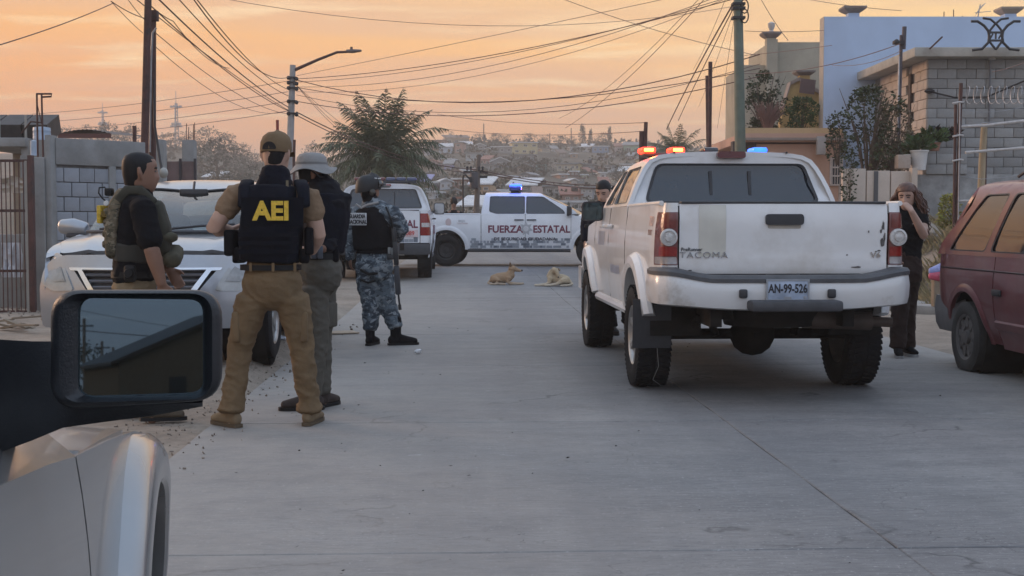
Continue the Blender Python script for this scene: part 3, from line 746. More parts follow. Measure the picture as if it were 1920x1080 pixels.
while n_ < 62 and tries < 4000:
 tries += 1; px = rx.uniform(640, 1215); py = rx.uniform(282, 392); w = rx.uniform(9, 26) * (.8 + (py - 280) / 220); hh = w * rx.uniform(.4, .65)
 if any(abs(px - a[0]) < (w + a[2]) * .5 and (py - hh < a[1] and py > a[1] - a[3]) for a in placed): continue
 D = max(80, 285 - (py - 282) * 1.95); X = P(px, py, D).x; zt = hill_z(X, D)
 for _ in range(6): D2 = max(62, min(330, D + (P(px, py, D).z - hill_z(P(px, py, D).x, D)) * 4)); D = D2
 ref = min(HOUSES, key=lambda a: (a[0] - px) ** 2 + ((a[1] - py) * 1.5) ** 2); dx, dy = px - ref[0], py - ref[1]
 side = ('just left of' if dx < 0 else 'just right of') if abs(dx) > abs(dy) * 1.4 else ('just above' if dy < 0 else 'just below')
 c, cn = rx.choice(EXC); short = ref[7].split(' under ')[0].split(' beside ')[0].split(' behind ')[0].split(' with ')[0].split(',')[0]
 lab = 'small %s house %s the %s' % (cn, side, short)
 if lab in used or len(lab.split()) > 16: continue
 used.add(lab); placed.append((px, py, w, hh)); n_ += 1
 house(px, py, w, hh, D, tuple(q * rx.uniform(.8, 1.1) for q in c), rx.choice((RW, RG, RG, RB, RR)), lab, rx.choice(('flat', 'flat', 'shed', 'gable')), rx.choice((1, 2, 3)), 1, rz=rx.uniform(-.35, .35))
# ---- poles
RUST = mat('rusty_steel', (.075, .032, .026), .75, var=.35, scale=8, dirt=(.03, .022, .022), dscale=5, bump=.3, bscale=80)
PCONC = mat('pole_concrete', (.30, .29, .28), .85, scale=4, var=.15, bump=.3, bscale=60)
GREENP = mat('pole_green', (.115, .145, .115), .7, var=.22, scale=3, dirt=(.16, .14, .10), dscale=2.5)
BLACKM = mat('black_fitting', (.02, .018, .02), .6)
WIREM = mat('wire_sheath', (.10, .055, .045), .7); WIREF = mat('wire_thin', (.22, .14, .115), .7)
GALV = mat('galvanised', (.34, .34, .35), .5, metal=.6, var=.2, scale=8)
def pole(px0, py0, px1, py1, D, r0, r1, label, m, name='utility_pole', base=-.3, cat='pole'):
 a, b_ = P(px0, py0, D), P(px1, py1, D); d = (a - b_); k = (b_.z - base) / max(.1, d.z); bot = b_ - d * k
 t = thing(name, label, cat, V((bot.x, bot.y, base)))
 o = V((bot.x, bot.y, base)); mb = MB(); mb.tube([V((0, 0, 0)), (b_ - o), (a - o)], [r1, r1, r0], 14); mb.build('shaft', m, t)
 return t, o, a
tA, oA, topA = pole(279, -60, 271, 290, 20.0, .052, .062, 'taller of two rusty poles by the block wall, carrying the heavy cables', RUST)
tB, oB, topB = pole(287, 32, 286, 290, 20.3, .048, .055, 'shorter rusty pole with a square cap beside the taller one', RUST)
MB().box((topB - oB) + V((0, 0, .02)), (.15, .15, .16), bev=.01).build('cap', RUST, tB)
MB().tube([P(293, 52, 20.2) - oB, P(286, 62, 20.2) - oB, P(283, 120, 20.2) - oB, P(281, 285, 20.2) - oB], .016, 6).build('conduit', GALV, tB)
MB().tube([P(288, 150, 20.25) - oB, P(290, 235, 20.2) - oB, P(300, 300, 20.0) - oB, P(304, 322, 19.9) - oB], .02, 6).build('cable', BLACKM, tB)
MB().ball(P(307, 324, 19.9) - oB, .07, 10, (1, 1, 1.2)).build('meter', mat('meter_glass', (.3, .29, .26), .25), tB)
tC, oC, topC = pole(549, 122, 543, 300, 38, .085, .11, 'tall concrete street lamp pole rising behind the officer in the brown cap', PCONC, 'street_lamp', cat='street lamp')
lam = [P(553, 131, 38), P(596, 112, 38), P(632, 98, 38), P(655, 97, 38)]
MB().tube([q - oC for q in lam], [.05, .042, .038, .035], 8).build('arm', RUST, tC)
q = P(661, 96, 38) - oC; mb = MB(); mb.blob([(q + V((-.16, 0, .0)), .05, .05, V((0, 1, 0))), (q, .075, .06), (q + V((.24, 0, .015)), .05, .035)], 10); mb.box(q + V((-.03, 0, .08)), (.07, .07, .09)); mb.build('lamp_head', mat('lamp_grey', (.12, .09, .085), .6), tC)
for y in (146, 155, 165, 190, 213):
 mb = MB(); mb.box(P(548, y, 38) - oC, (.27, .27, .05)); mb.ball(P(541, y, 37.9) - oC, .06, 8); mb.ball(P(556, y + 2, 37.9) - oC, .06, 8); mb.build('insulator_band', BLACKM, tC)
tD, oD, topD = pole(1383, -70, 1388, 285, 27, .088, .115, 'green painted utility pole rising behind the white pickup cab', GREENP)
mb = MB()
for y in (8, 16, 34): mb.box(P(1384, y, 27) - oD, (.26, .26, .05))
for y in (12, 30):
 c = P(1396, y, 26.9) - oD; mb.tube([c + V((.08 * cos(a), 0, .14 * sin(a))) for a in [i * 2 * pi / 12 for i in range(13)]], .014, 5)
mb.build('cable_loops', BLACKM, tD)
tE, oE, topE = pole(898, 290, 893, 402, 50, .07, .12, 'leaning utility pole with a crossarm and transformer beyond the truck bed', mat('weathered_wood', (.15, .12, .10), .9, var=.25, scale=6))
mb = MB(); c = P(892, 323, 50) - oE; mb.box(c, (.95, .1, .1)); mb.box(c + V((.2, 0, -.18)), (.5, .1, .09)); mb.build('crossarm', BLACKM, tE)
MB().lathe([(.02, -.36), (.14, -.36), (.16, -.3), (.16, .22), (.14, .26), (.03, .28)], P(889, 336, 49.8) - oE, n=12).build('transformer', mat('transformer_grey', (.06, .055, .06), .6), tE)
mb = MB()
for dx in (-16, -9, 6, 13): mb.lathe([(.02, 0), (.05, .03), (.03, .08), (.055, .12), (.02, .17)], P(892 + dx, 320, 49.9) - oE, n=8)
mb.build('insulators', BLACKM, tE)
o = P(869, 402, 46); o.z = -.1
tL = thing('street_lamp', 'thin black street lamp with a hooked arm left of the transformer pole', 'street lamp', o)
MB().tube([V((0, 0, 0)), P(868, 335, 46) - o, P(869, 329, 46) - o, P(873, 328, 46) - o, P(878, 333, 46) - o, P(881, 335, 46) - o], .03, 8).build('shaft', BLACKM, tL)
MB().box(P(883, 337, 46) - o, (.12, .12, .2), bev=.02).build('lamp_head', BLACKM, tL)
def post(px0, py0, px1, py1, D, r, label, m, name='steel_post', base=-.2):
 a, b_ = P(px0, py0, D), P(px1, py1, D); o = V((b_.x, D, min(b_.z, base) if base is not None else b_.z)); mb = MB(); mb.tube([V((0, 0, 0)), b_ - o, a - o], r, 8)
 ob = mb.build(name, m); ob.location = o; return tag(ob, label, 'post')
post(1332, 116, 1330, 290, 33, .052, 'right and taller of the two dark posts left of the green pole', RUST)
post(1326, 142, 1328, 290, 33.4, .05, 'left and shorter of the two dark posts left of the green pole', RUST)
post(1211, 229, 1209, 300, 40, .06, 'maroon post standing at the left red beacon', RUST)
post(1203, 246, 1202, 300, 40, .07, 'short thick maroon post left of the taller maroon one', RUST)
post(520, 225, 521, 290, 30, .035, 'thin red pipe left of the concrete lamp pole', mat('red_pipe', (.22, .04, .03), .7))
post(552, 262, 551, 300, 36, .04, 'stubby dark post close right of the concrete lamp pole', RUST)
post(252, 236, 253, 300, 26, .04, 'thin dark post above the block wall left of the rusty poles', RUST)
# radio masts on the far hills
def mast(px, py0, py1, D, label, w=.9):
 a, b_ = P(px, py0, D), P(px, py1, D); H = a.z - b_.z; t = thing('radio_mast', label, 'mast', b_); mb = MB(); n = 14
 for k in range(3):
  an = k * 2.094; mb.tube([(cos(an) * w, sin(an) * w, -4), (cos(an) * w * .35, sin(an) * w * .35, H * .8)], .13, 4)
 for i in range(n):
  z = H * .8 * i / n; r = w * (1 - .65 * i / n)
  for k in range(3):
   a0, a1 = k * 2.094, (k + 1) * 2.094; mb.tube([(cos(a0) * r, sin(a0) * r, z), (cos(a1) * r * .96, sin(a1) * r * .96, z + H * .8 / n)], .07, 4)
 mb.build('lattice', GALV, t); m2 = MB(); m2.tube([(0, 0, H * .78), (0, 0, H)], .09, 5); m2.build('spire', GALV, t)
 m3 = MB()
 for z, r in ((.42, .8), (.46, .6), (.74, .8)):
  for k in range(4): m3.lathe([(.05, -.3), (.5, -.25), (.5, .25), (.05, .3)], (cos(k * 1.57) * r * 1.4, sin(k * 1.57) * r * 1.4, H * z), n=8)
 m3.build('antennas', GALV, t)
mast(331, 170, 285, 340, 'taller radio mast with dishes, right of the rusty poles')
mast(193, 193, 262, 420, 'small faint radio mast left of the rusty poles', .7)
post(907, 232, 907, 270, 300, .12, 'thin mast on the ridge above the white-roofed house', RUST, base=None)
for px, py, lab in ((1139, 232, 'thin dark wire post on the ridge left of the tallest cypress'), (1058, 242, 'faint post on the ridge left of the wire post pair'), (1087, 0, '')):
 if lab: post(px - 68 if px == 1139 else px - 27, py + 8, px - 68 if px == 1139 else px - 27, 275, 315, .12, lab, RUST, base=None)
# ---- wires
def wire(a, b, sag, r, label, group, m=None):
 a, b = V(a), V(b); n = 14; pts = []
 for i in range(n + 1):
  t = i / n; q = a.lerp(b, t); q.z -= sag * 4 * t * (1 - t); pts.append(q - a)
 o = MB().tube(pts, r * .62, 5).build('overhead_wire', m or WIREM); o.location = a; return tag(o, label, 'wire', group)
ORD = ['topmost', 'second', 'third', 'fourth', 'fifth', 'sixth', 'seventh', 'eighth']
WN = {}
def W2(x0, y0, d0, x1, y1, d1, sag, r, label, group, m=None):
 WN[label] = WN.get(label, -1) + 1
 if ' cable ' in label or 'wire ' in label: label = ORD[WN[label] % 8] + ' ' + label
 return wire(P(x0, y0, d0), P(x1, y1, d1), sag * .5 * (d0 + d1) / FPX, r, label, group, m)
hv = 'heavy dark cables running from the taller rusty pole to the concrete lamp pole'
for (x0, y0, x1, y1, s, r) in ((291, -8, 541, 201, 12, .022), (284, 12, 541, 208, 14, .017), (335, -2, 541, 180, 16, .015), (361, -4, 541, 145, 34, .017), (367, -4, 541, 168, 18, .015), (250, -6, 541, 207, 8, .014)):
 W2(x0, y0, 20, x1, y1, 38, s, r, 'heavy dark cable sloping from the rusty pole down to the lamp pole', hv)
W2(286, 14, 20, 325, 40, 22.5, 2, .013, 'short looped cable just right of the taller rusty pole top', 'short cables at the rusty pole')
W2(325, 40, 22.5, 430, 128, 30, 16, .013, 'slack pale cable hanging below the heavy dark ones', 'slack cable below the heavy ones', WIREF)
lf = 'thin wires left of the rusty poles'
W2(0, 84, 14, 212, 6, 20, 4, .011, 'thin wire crossing the sky at the far upper left', lf); W2(208, 2, 18, 270, 34, 20, 3, .011, 'thin wire reaching the rusty pole from the left', lf)
W2(208, 2, 18, 268, 62, 24, 2, .009, 'fainter wire diving to the rusty pole from the left', lf, WIREF); W2(238, -4, 18, 270, 36, 20, 2, .009, 'faint wire close left of the rusty pole top', lf, WIREF)
ft = 'faint wires crossing low behind the rusty poles'
for (y0, y1, s) in ((206, 152, 6), (222, 172, 6), (238, 190, 7), (250, 208, 8)):
 W2(60, y0 + 8, 60, 540, y1, 40, s, .017, 'faint wire rising gently from the far left to the lamp pole', ft, WIREF)
W2(292, 62, 21, 541, 214, 40, 20, .012, 'faint sagging wire from the shorter rusty pole to the lamp pole', ft, WIREF); W2(292, 88, 21, 540, 208, 40, 34, .010, 'faintest sagging wire from the shorter rusty pole', ft, WIREF)
fan = 'wires fanning from the lamp pole to the green pole'
for (y0, x1, y1, s, r) in ((142, 1376, -30, 2, .011), (148, 1376, -2, 22, .016), (154, 1376, -8, 26, .013), (163, 1376, -18, 40, .012), (172, 1376, -8, 44, .010)):
 W2(556, y0, 38, x1, y1, 27, s, r, 'long thin wire fanning across the sky toward the green pole top', fan, WIREF if r < .014 else WIREM)
for (y0, y1, s, r) in ((150, 102, 62, .020), (164, 128, 42, .016), (190, 143, 46, .018), (178, 120, 56, .012)):
 W2(556, y0, 38, 1425, y1, 30, s, r, 'low sagging cable spanning from the lamp pole to the house on the right', 'low sagging cables across the middle of the sky')
for (x1, y1, s, r) in ((640, 248, 2, .012), (664, 262, 2, .012), (690, 268, 2, .010)): W2(556, 158 + s, 38, x1, y1, 45, 4, r, 'thin service wire dropping from the lamp pole into the palm', 'service wires into the palm', WIREF)
for (y0, y1, r) in ((210, 318, .028), (216, 325, .022)): W2(556, y0, 38, 893, y1, 50, 20, r, 'thick cable dropping from the lamp pole to the transformer pole', 'thick cables to the transformer pole')
for (y0, y1) in ((319, 352), (323, 358)): W2(900, y0, 50, 1200, y1 - 4, 46, 10, .03, 'thick cable from the transformer pole behind the blue beacon', 'thick cables right of the transformer pole')
for (x1, y1, s) in ((1050, 232, 0), (1264, 232, 2)): W2(820, 214 if s else 240, 60, 1207, 230 if s else 246, 42, 10, .018, 'low thin wire over the ridge to the maroon post', 'low wires over the ridge', WIREF)
dg = 'steep wires plunging from the green pole to the left'
for (x0, y0, x1, y1, s, r) in ((1374, 8, 1250, 242, -6, .028), (1376, 14, 1272, 226, -4, .020), (1330, -12, 1060, 240, 16, .014), (1316, -8, 1048, 222, 20, .011), (1362, -6, 1300, 130, 6, .010), (1376, 20, 1310, 200, 5, .009), (1378, 24, 1345, 240, 2, .009)):
 W2(x0, y0, 27, x1, y1, 48, s, r, 'wire plunging steeply left from the top of the green pole', dg, WIREM if r > .015 else WIREF)
W2(1050, -4, 30, 1420, 104, 30, 8, .012, 'lone wire crossing the others downward to the house on the right', 'lone crossing wire', WIREF)
W2(390, -8, 30, 1376, 12, 34, 45, .011, 'high shallow wire along the top of the picture', 'high shallow wire', WIREF)
rw = 'service wires around the right-hand houses'
for (x0, y0, d0, x1, y1, d1, s, r) in ((1396, 58, 27, 1545, 57, 26, 2, .010), (1396, 138, 27, 1688, 82, 24, 14, .013), (1425, -5, 27, 1478, 76, 27, 4, .011), (1396, 104, 27, 1560, 85, 25, 1, .009), (1500, -4, 26, 1690, 20, 25, 3, .009), (1690, 95, 22, 1560, 122, 25, 10, .008), (1860, 135, 22, 1990, 80, 22, 8, .013)):
 W2(x0, y0, d0, x1, y1, d1, s, r, 'service wire strung between the green pole and the right-hand houses', rw, WIREF)
# ================================================================== VEHICLE KIT
def paint(name, col, rough=.32, coat=.6, dirt=None, **k): return mat(name, col, rough, var=.05, scale=3, coat=coat, dirt=dirt, dscale=k.pop('dscale', 1.6), dlo=k.pop('dlo', .52), dhi=k.pop('dhi', .75), **k)
RUBBER = mat('rubber', (.016, .0155, .017), .85, spec=.2, var=.25, scale=20, bump=.25, bscale=90)
TRIM = mat('black_plastic', (.03, .03, .034), .55, var=.2, scale=15)
UNDER = mat('underbody', (.018, .016, .015), .85, spec=.2, var=.4, scale=9)
TINT = mat('tinted_glass', (.018, .023, .030), .04, var=.05, spec=.85)
REDL = mat('red_lens', (.24, .018, .015), .12, var=.2, scale=30, coat=.5, spec=.5)
CLRL = mat('clear_lens', (.50, .48, .46), .10, var=.25, scale=45, coat=.6)
AMBL = mat('amber_lens', (.45, .16, .05), .15, coat=.5)
CHROME = mat('chrome', (.62, .62, .63), .12, metal=1.0, var=.05)
ALLOY = mat('alloy', (.36, .35, .34), .35, metal=.8, var=.15, scale=12)
STEELW = mat('black_steel_wheel', (.018, .018, .02), .5)
def arcp(cy, cz, r, zmin, n=18):      # arch from front foot over to rear foot
 a0 = math.asin(max(-1, min(1, (zmin - cz) / r))); return [(cy + r * cos(a0 + (pi - 2 * a0) * i / n), cz + r * sin(a0 + (pi - 2 * a0) * i / n)) for i in range(n + 1)]
class Sec:                            # cross-section of a cabin from belt to roof centre
 def __init__(s, pts, n=8):
  s.p = spline([V((a, b)) for a, b in pts], n, closed=False); s.l = [0.0]
  for a, b in zip(s.p, s.p[1:]): s.l.append(s.l[-1] + (b - a).length)
  s.S = s.l[-1]
 def at(s, t):                     # t signed from the centre line; |t| = S at the belt
  q = s.S - min(abs(t), s.S); sg = 1 if t >= 0 else -1
  for i in range(len(s.l) - 1):
   if q <= s.l[i + 1] + 1e-9:
    f = (q - s.l[i]) / max(1e-9, s.l[i + 1] - s.l[i]); p = s.p[i].lerp(s.p[i + 1], f); return sg * p.x, p.y
  return sg * s.p[-1].x, s.p[-1].y
 def tz(s, z):                     # |t| at which the side reaches height z
  for i in range(len(s.p) - 1):
   if s.p[i].y <= z <= s.p[i + 1].y:
    f = (z - s.p[i].y) / max(1e-9, s.p[i + 1].y - s.p[i].y); return s.S - (s.l[i] + f * (s.l[i + 1] - s.l[i]))
  return 0.0
def wheel(par, loc, R, w, rr, sx, rim='spoke', rm=None, lugs=True, flat=0.0, tm=None, nsp=6):
 wp = part('wheel', par, loc); hw = w / 2; mb = MB()
 prof = [(rr, -hw * .82), (rr + .012, -hw * .92), (R - .10 * (R / .4), -hw * 1.04), (R - .035, -hw * .96), (R - .012, -hw * .84), (R - .010, 0), (R - .012, hw * .84), (R - .035, hw * .96), (R - .10 * (R / .4), hw * 1.04), (rr + .012, hw * .92), (rr, hw * .82)]
 n = 44; rings = []
 for k in range(n):
  a = 2 * pi * k / n; rings.append([V((h, r * cos(a), r * sin(a))) for r, h in prof])
 rings.append(rings[0]); mb.loft(rings, False, False)
 if lugs:
  m = 54
  for k in range(m):
   for j, x in enumerate((-.86, -.36, .36, .86)):
    a = 2 * pi * (k + (.5 if j in (1, 2) else 0) + (.25 if j > 1 else 0)) / m; ww = hw * (.30 if abs(x) > .6 else .52)
    Rm = Matrix.Rotation(a, 3, 'X') @ Matrix.Rotation(.25 * (1 if j % 2 else -1), 3, 'Z')
    mb.box(Rm @ V((0, 0, 0)) + Matrix.Rotation(a, 3, 'X') @ V((x * hw * .95 if abs(x) > .6 else x * hw, 0, R - .008 - (.012 if abs(x) > .6 else 0))), (ww, 2 * pi * R / m * .66, .020), M=Rm)
 if flat:
  for p in mb.v:
   if p.z < -(R - flat): p.x *= 1 + .35 * (-(R - flat) - p.z) / max(flat, .01); p.z = -(R - flat)
 mb.build('tyre', tm or RUBBER, wp, sharp=50)
 rm = rm or ALLOY; mb = MB(); o = sx * hw
 mb.lathe([(rr + .004, -o * .85), (rr - .012, -o * .5), (rr - .025, o * .45), (rr - .012, o * .80), (rr + .006, o * .90), (rr + .010, o * .84)], axis='X', n=36, caps=False)
 mb.lathe([(rr - .03, o * .30), (.06, o * .22), (.001, o * .22)], axis='X', n=36, caps=False)
 if rim == 'spoke':
  for k in range(nsp):
   a = 2 * pi * k / nsp; Rm = Matrix.Rotation(a, 3, 'X')
   mb.loft([[Rm @ V((xx, yy, zz)) for xx, yy in ((o * .40, -ww), (o * .40, ww), (o * dd, ww * .6), (o * dd, -ww * .6))] for zz, ww, dd in ((.045, .035, .72), (rr * .55, .026, .74), (rr - .012, .040, .82))])
  mb.lathe([(.075, o * .45), (.07, o * .72), (.05, o * .80), (.001, o * .82)], axis='X', n=16)
 elif rim == 'steel':
  for k in range(8):
   a = 2 * pi * k / 8; c = V((o * .48, sin(a) * rr * .62, cos(a) * rr * .62)); mb.ball(c, .032, 8, (.5, 1, 1))
  mb.lathe([(rr * .92, o * .40), (rr * .78, o * .62), (rr * .5, o * .50), (.07, o * .48), (.065, o * .66), (.001, o * .70)], axis='X', n=30)
 else:
  mb.lathe([(rr * .96, o * .50), (rr * .72, o * .70), (rr * .45, o * .60), (.06, o * .58), (.055, o * .85), (.001, o * .88)], axis='X', n=30)
  for k in range(9):
   a = 2 * pi * k / 9; mb.box(V((o * .66, sin(a) * rr * .72, cos(a) * rr * .72)), (.012, .05, .10), M=Matrix.Rotation(-a, 3, 'X'))
 mb.build('rim', rm, wp, sharp=40)
 return wp
class Veh: pass
def pickup(q):
 """crew-cab pickup; q carries the measures. origin on the ground under the rear axle, +Y forward."""
 T = q.root; B = q.body; ctr = V((0, 1.5, .9))
 def plan(y): return -q.rc * max(0, (q.yrc - y) / .3) ** 2 - .14 * max(0, (y - q.yA) / .85) ** 2
 def side(s): return lambda y, z: V((s * (tabs(z, q.hw) + plan(y)), y, z))
 sec = Sec(q.sec); S = sec.S
 def gh(t, y):
  x, z = sec.at(t); k = 1 - q.taper * max(0, y - q.yC) ; zz = z - q.rf * max(0, (y - q.yR)) ** 2 * (1 - abs(t) / S) ; return V((x * k, y, zz))
 yb = lambda t: tabs(abs(t) / S, q.yb); yf = lambda t: tabs(abs(t) / S, q.yf)
 for s in (-1, 1):
  f = side(s)
  ar = arcp(0, q.R + .03, q.Ra, q.zs); af = arcp(q.yA, q.R + .03, q.Ra, q.zs)
  bed = [(q.yT + .02, q.zbb)] + [(q.yT + .02, q.zl0), (q.yT + q.lampw, q.zl0), (q.yT + q.lampw, q.zl1), (q.yT + .02, q.zl1)] + [(q.yT + .02, q.zr), (q.yC - .008, q.zr), (q.yC - .008, q.zs)] + ar + [(-q.Ra - .06, q.zbb)]
  mb = MB(); panel(mb, bed, f, res=.09, thick=.03, toward=ctr); mb.build('bed_side', B, T, sharp=35)
  zb = q.zb
  d1 = [(q.yC + .006, q.zs - .03), (q.yC + .006, zb), (q.yD - .006, zb), (q.yD - .006, q.zs - .03)]
  if q.dcut: d1 = [(q.Ra + .09, q.zs - .03), (q.yC + .006, q.zs + .25)] + d1[1:]
  d2 = [(q.yD + .006, q.zs - .03), (q.yD + .006, zb), (q.yF - .006, zb), (q.yF - .006, q.zs - .03)]
  for dd, hy in ((d1, q.yD - .16), (d2, q.yF - (q.yF - q.yD) * .84)):
   mb = MB(); panel(mb, rpoly(dd, .03), f, res=.09, thick=.03, toward=ctr); do = mb.build('door', B, T, sharp=35)
   p = f(hy if dd is d1 else q.yD + .16 + 0 * hy, q.zh); hb = MB(); hb.tube([p + V((s * .005, -.11, 0)), p + V((s * .04, -.09, 0)), p + V((s * .045, .09, 0)), p + V((s * .005, .11, 0))], .016, 8); hb.build('handle', q.handle, do)
  fe = [(q.yF + .006, q.zs)] + [(q.yF + .006, zb - .01), (q.yF + .12, q.zhood + .015), (q.yA + .35, q.zhood - .05), (q.yN - .10, q.zhood - .16), (q.yN - .08, q.zs + .12)] + af
  mb = MB(); panel(mb, fe, f, res=.09, thick=.03, toward=ctr); mb.build('fender', B, T, sharp=35)
  mb = MB(); mb.tube([f(.56, q.zs - .05), f(q.yA - .56, q.zs - .05)], .045, 8); mb.build('rocker', q.rock, T)
  # flares
  if q.flare:
   for cy in (0, q.yA):
    mb = MB(); rings = []; cz = q.R + .03; a0 = math.asin((q.zs - .03 - cz) / q.Ra)
    for i in range(25):
     a = a0 + (pi - 2 * a0) * i / 24; ring = []
     for dr, dx in ((-.012, -.05), (-.012, .045), (.02, .058), (.075, .05), (.105, .012), (.105, -.02)):
      y, z = cy + (q.Ra + dr) * cos(a), cz + (q.Ra + dr) * sin(a)
      ring.append(f(y, z) + V((s * dx * q.flare, 0, 0)))
     rings.append(ring)
    mb.loft(rings, True, True); mb.build('flare', q.flm or B, T, sharp=30)
  # wheel houses
  for cy in (0, q.yA):
   mb = MB(); n = 14; pr = [(cy + (q.Ra + .01) * cos(pi * i / n), q.R + .03 + (q.Ra + .01) * sin(pi * i / n)) for i in range(n + 1)]
   pr = [(pr[0][0], .45)] + pr + [(pr[-1][0], .45)]
   mb.loft([[V((s * x, y, z)) for y, z in pr] for x in (tabs(.8, q.hw) - .03, .48)], False, False); mb.build('wheel_well', UNDER, T)
 # cabin shell with side window openings
 out = [(t, yb(t)) for t in [-S + 2 * S * i / 26 for i in range(27)]] + [(t, yf(t)) for t in [S - 2 * S * i / 26 for i in range(27)]]
 holes = []; wins = []
 for s in (-1, 1):
  for w in q.wins: h = rpoly([(s * sec.tz(z), y) for y, z in w], .05); holes.append(h); wins.append(h)
 mb = MB(); panel(mb, out, gh, holes, res=.10, thick=.035, toward=ctr); mb.build('cab_shell', B, T, sharp=45)
 for h in wins:
  c = V((sum(p[0] for p in h) / len(h), sum(p[1] for p in h) / len(h))); hh = [tuple(c + (V(p) - c) * 1.02) for p in h]
  mb = MB(); panel(mb, hh, gh, res=.12, thick=0, ins=-.014, toward=ctr); wo = mb.build('side_window', q.glass, T)
  fm = MB(); k = len(h); inn = [tuple(c + (V(p) - c) * .955) for p in h]
  fm.loft([[gh(*p) + V(((.004 if p[0] > 0 else -.004), 0, 0)) for p in h], [gh(*p) + V(((-.004 if p[0] > 0 else .004), 0, 0)) for p in inn]][::1], True, False); fm.build('window_seal', TRIM, wo)
 # rear wall of the cab
 pts = []
 for i in range(27):
  t = -S + 2 * S * i / 26; p = gh(t, yb(t)); pts.append((p.x, p.z))
 byr = lambda z: tabs((q.zrf - z) / (q.zrf - q.zb), q.yb)
 bk = lambda x, z: V((x, byr(z), z))
 pts = [(-pts[-1][0], q.zb - .25)] + pts + [(pts[-1][0], q.zb - .25)]
 rw = rpoly(q.rwin, .06)
 mb = MB(); panel(mb, pts, bk, [rw], res=.10, thick=.03, toward=ctr); mb.build('cab_back', B, T, sharp=45)
 c = V((0, sum(p[1] for p in rw) / len(rw))); mb = MB(); panel(mb, rw, bk, res=.12, thick=0, ins=-.012, toward=ctr); wo = mb.build('rear_window', q.glass, T)
 fm = MB(); inn = [tuple(c + V(((V(p) - c).x * .965, (V(p) - c).y * .92))) for p in rw]; fm.loft([[bk(*p) + V((0, -.010, 0)) for p in rw], [bk(*p) + V((0, -.006, 0)) for p in inn]], True, False)
 for x in q.slider: fm.box(bk(x, c.y) + V((0, -.004, 0)), (.024, .02, (rw[0][1] - c.y) * -2 * .96 if rw[0][1] < c.y else .3), M=Matrix.Rotation(-atan2(byr(q.zrf) - byr(q.zb), q.zrf - q.zb), 3, 'X'))
 fm.build('window_seal', TRIM, wo)
 # windscreen, hood
 wt = [gh(t, yf(t)) for t in [-S * .72 + 1.44 * S * i / 16 for i in range(17)]]; xb = tabs(q.zb, q.hw) * .93
 wbm = [V((-xb + 2 * xb * i / 16, q.cowl - .22 * abs(-1 + i / 8) ** 2, q.zb - .02)) for i in range(17)]
 mb = MB(); mb.loft([[a.lerp(b, k / 5) + V((0, .05 * sin(pi * k / 5), .02 * sin(pi * k / 5))) for a, b in zip(wbm, wt)] for k in range(6)], False, False); mb.build('windscreen', q.glass, T)
 hx = tabs(q.zhood, q.hw) - .02
 hd = lambda x, y: V((x * (1 - .10 * max(0, (y - q.yA) / .8)), y, tabs(y, [(q.cowl - .38, q.zb - .01), (q.cowl - .03, q.zhood + .09), (q.yA + .2, q.zhood + .05), (q.yN - .12, q.zhood - .06), (q.yN, q.zhood - .16)]) - .07 * (abs(x) / hx) ** 3))
 mb = MB(); panel(mb, rpoly([(-hx, q.cowl - .28), (hx, q.cowl - .28), (hx, q.yN - .1), (hx * .8, q.yN), (-hx * .8, q.yN), (-hx, q.yN - .1)], .08), hd, res=.14, thick=.05, toward=ctr); mb.build('hood', B, T, sharp=40)
 nose = lambda x, z: V((x, q.yN - .02 - .16 * (abs(x) / .9) ** 2.4, z))
 mb = MB(); panel(mb, rrect(0, (q.zhood + q.zs) / 2 - .02, hx * 1.9, q.zhood - q.zs - .1, .08), nose, res=.15, thick=.2, toward=ctr); mb.build('front_fascia', B, T)
 mb = MB(); panel(mb, rrect(0, q.zhood - .32, 1.0, .26, .06), nose, res=.12, thick=.02, ins=.012, toward=ctr)
 gr = mb.build('grille', TRIM, T)
 for s in (-1, 1): mb = MB(); panel(mb, rrect(s * .70, q.zhood - .29, .30, .2, .05), nose, res=.1, thick=.02, ins=.014, toward=ctr); mb.build('headlight', CLRL, T)
 mb = MB(); mb.loft([[V((x, q.yN + .07 - .26 * (abs(x) / .95) ** 3, z)) for z in (q.zs - .03, q.zs + .20)] + [V((x, q.yN - .22 - .26 * (abs(x) / .95) ** 3, z)) for z in (q.zs + .20, q.zs - .03)] for x in [-.93 + 1.86 * i / 14 for i in range(15)]]); mb.build('front_bumper', q.bump, T, sharp=40)
 # tailgate
 tg = lambda x, z: V((x, q.yT - .012 * (1 - (abs(x) / q.tgw) ** 4) + tabs(z, q.tgz), z)); q.tg = tg
 mb = MB(); panel(mb, rrect(0, (q.ztg0 + q.ztg1) / 2, q.tgw * 2, q.ztg1 - q.ztg0, .025), tg, res=.08, thick=.05, toward=ctr); q.gate = mb.build('tailgate', B, T, sharp=30)
 MB().box((0, q.yT + .04, q.ztg1 + .004), (q.tgw * 2 - .02, .09, .018), bev=.006).build('gate_cap', TRIM, T)
 # rear corner: posts, lamps
 def corner(s):
  x1 = q.tgw + .012; w0 = tabs(1.1, q.hw)
  pl = spline([(x1, q.yT - .004), (w0 - .075, q.yT + .004), (w0 + plan(q.yT + .06) - .012, q.yT + .05), (w0 + plan(q.yT + q.lampw), q.yT + q.lampw)], 6, False)
  L_ = [0]
  for a, b in zip(pl, pl[1:]): L_.append(L_[-1] + (b - a).length)
  def f(u, z):
   d = u * L_[-1]
   for i in range(len(L_) - 1):
    if d <= L_[i + 1] + 1e-9: p = pl[i].lerp(pl[i + 1], (d - L_[i]) / (L_[i + 1] - L_[i])); break
   return V((s * (p.x + (tabs(z, q.hw) - w0) * u), p.y + tabs(z, q.tgz) * (1 - u), z))
  return f
 q.corner = corner
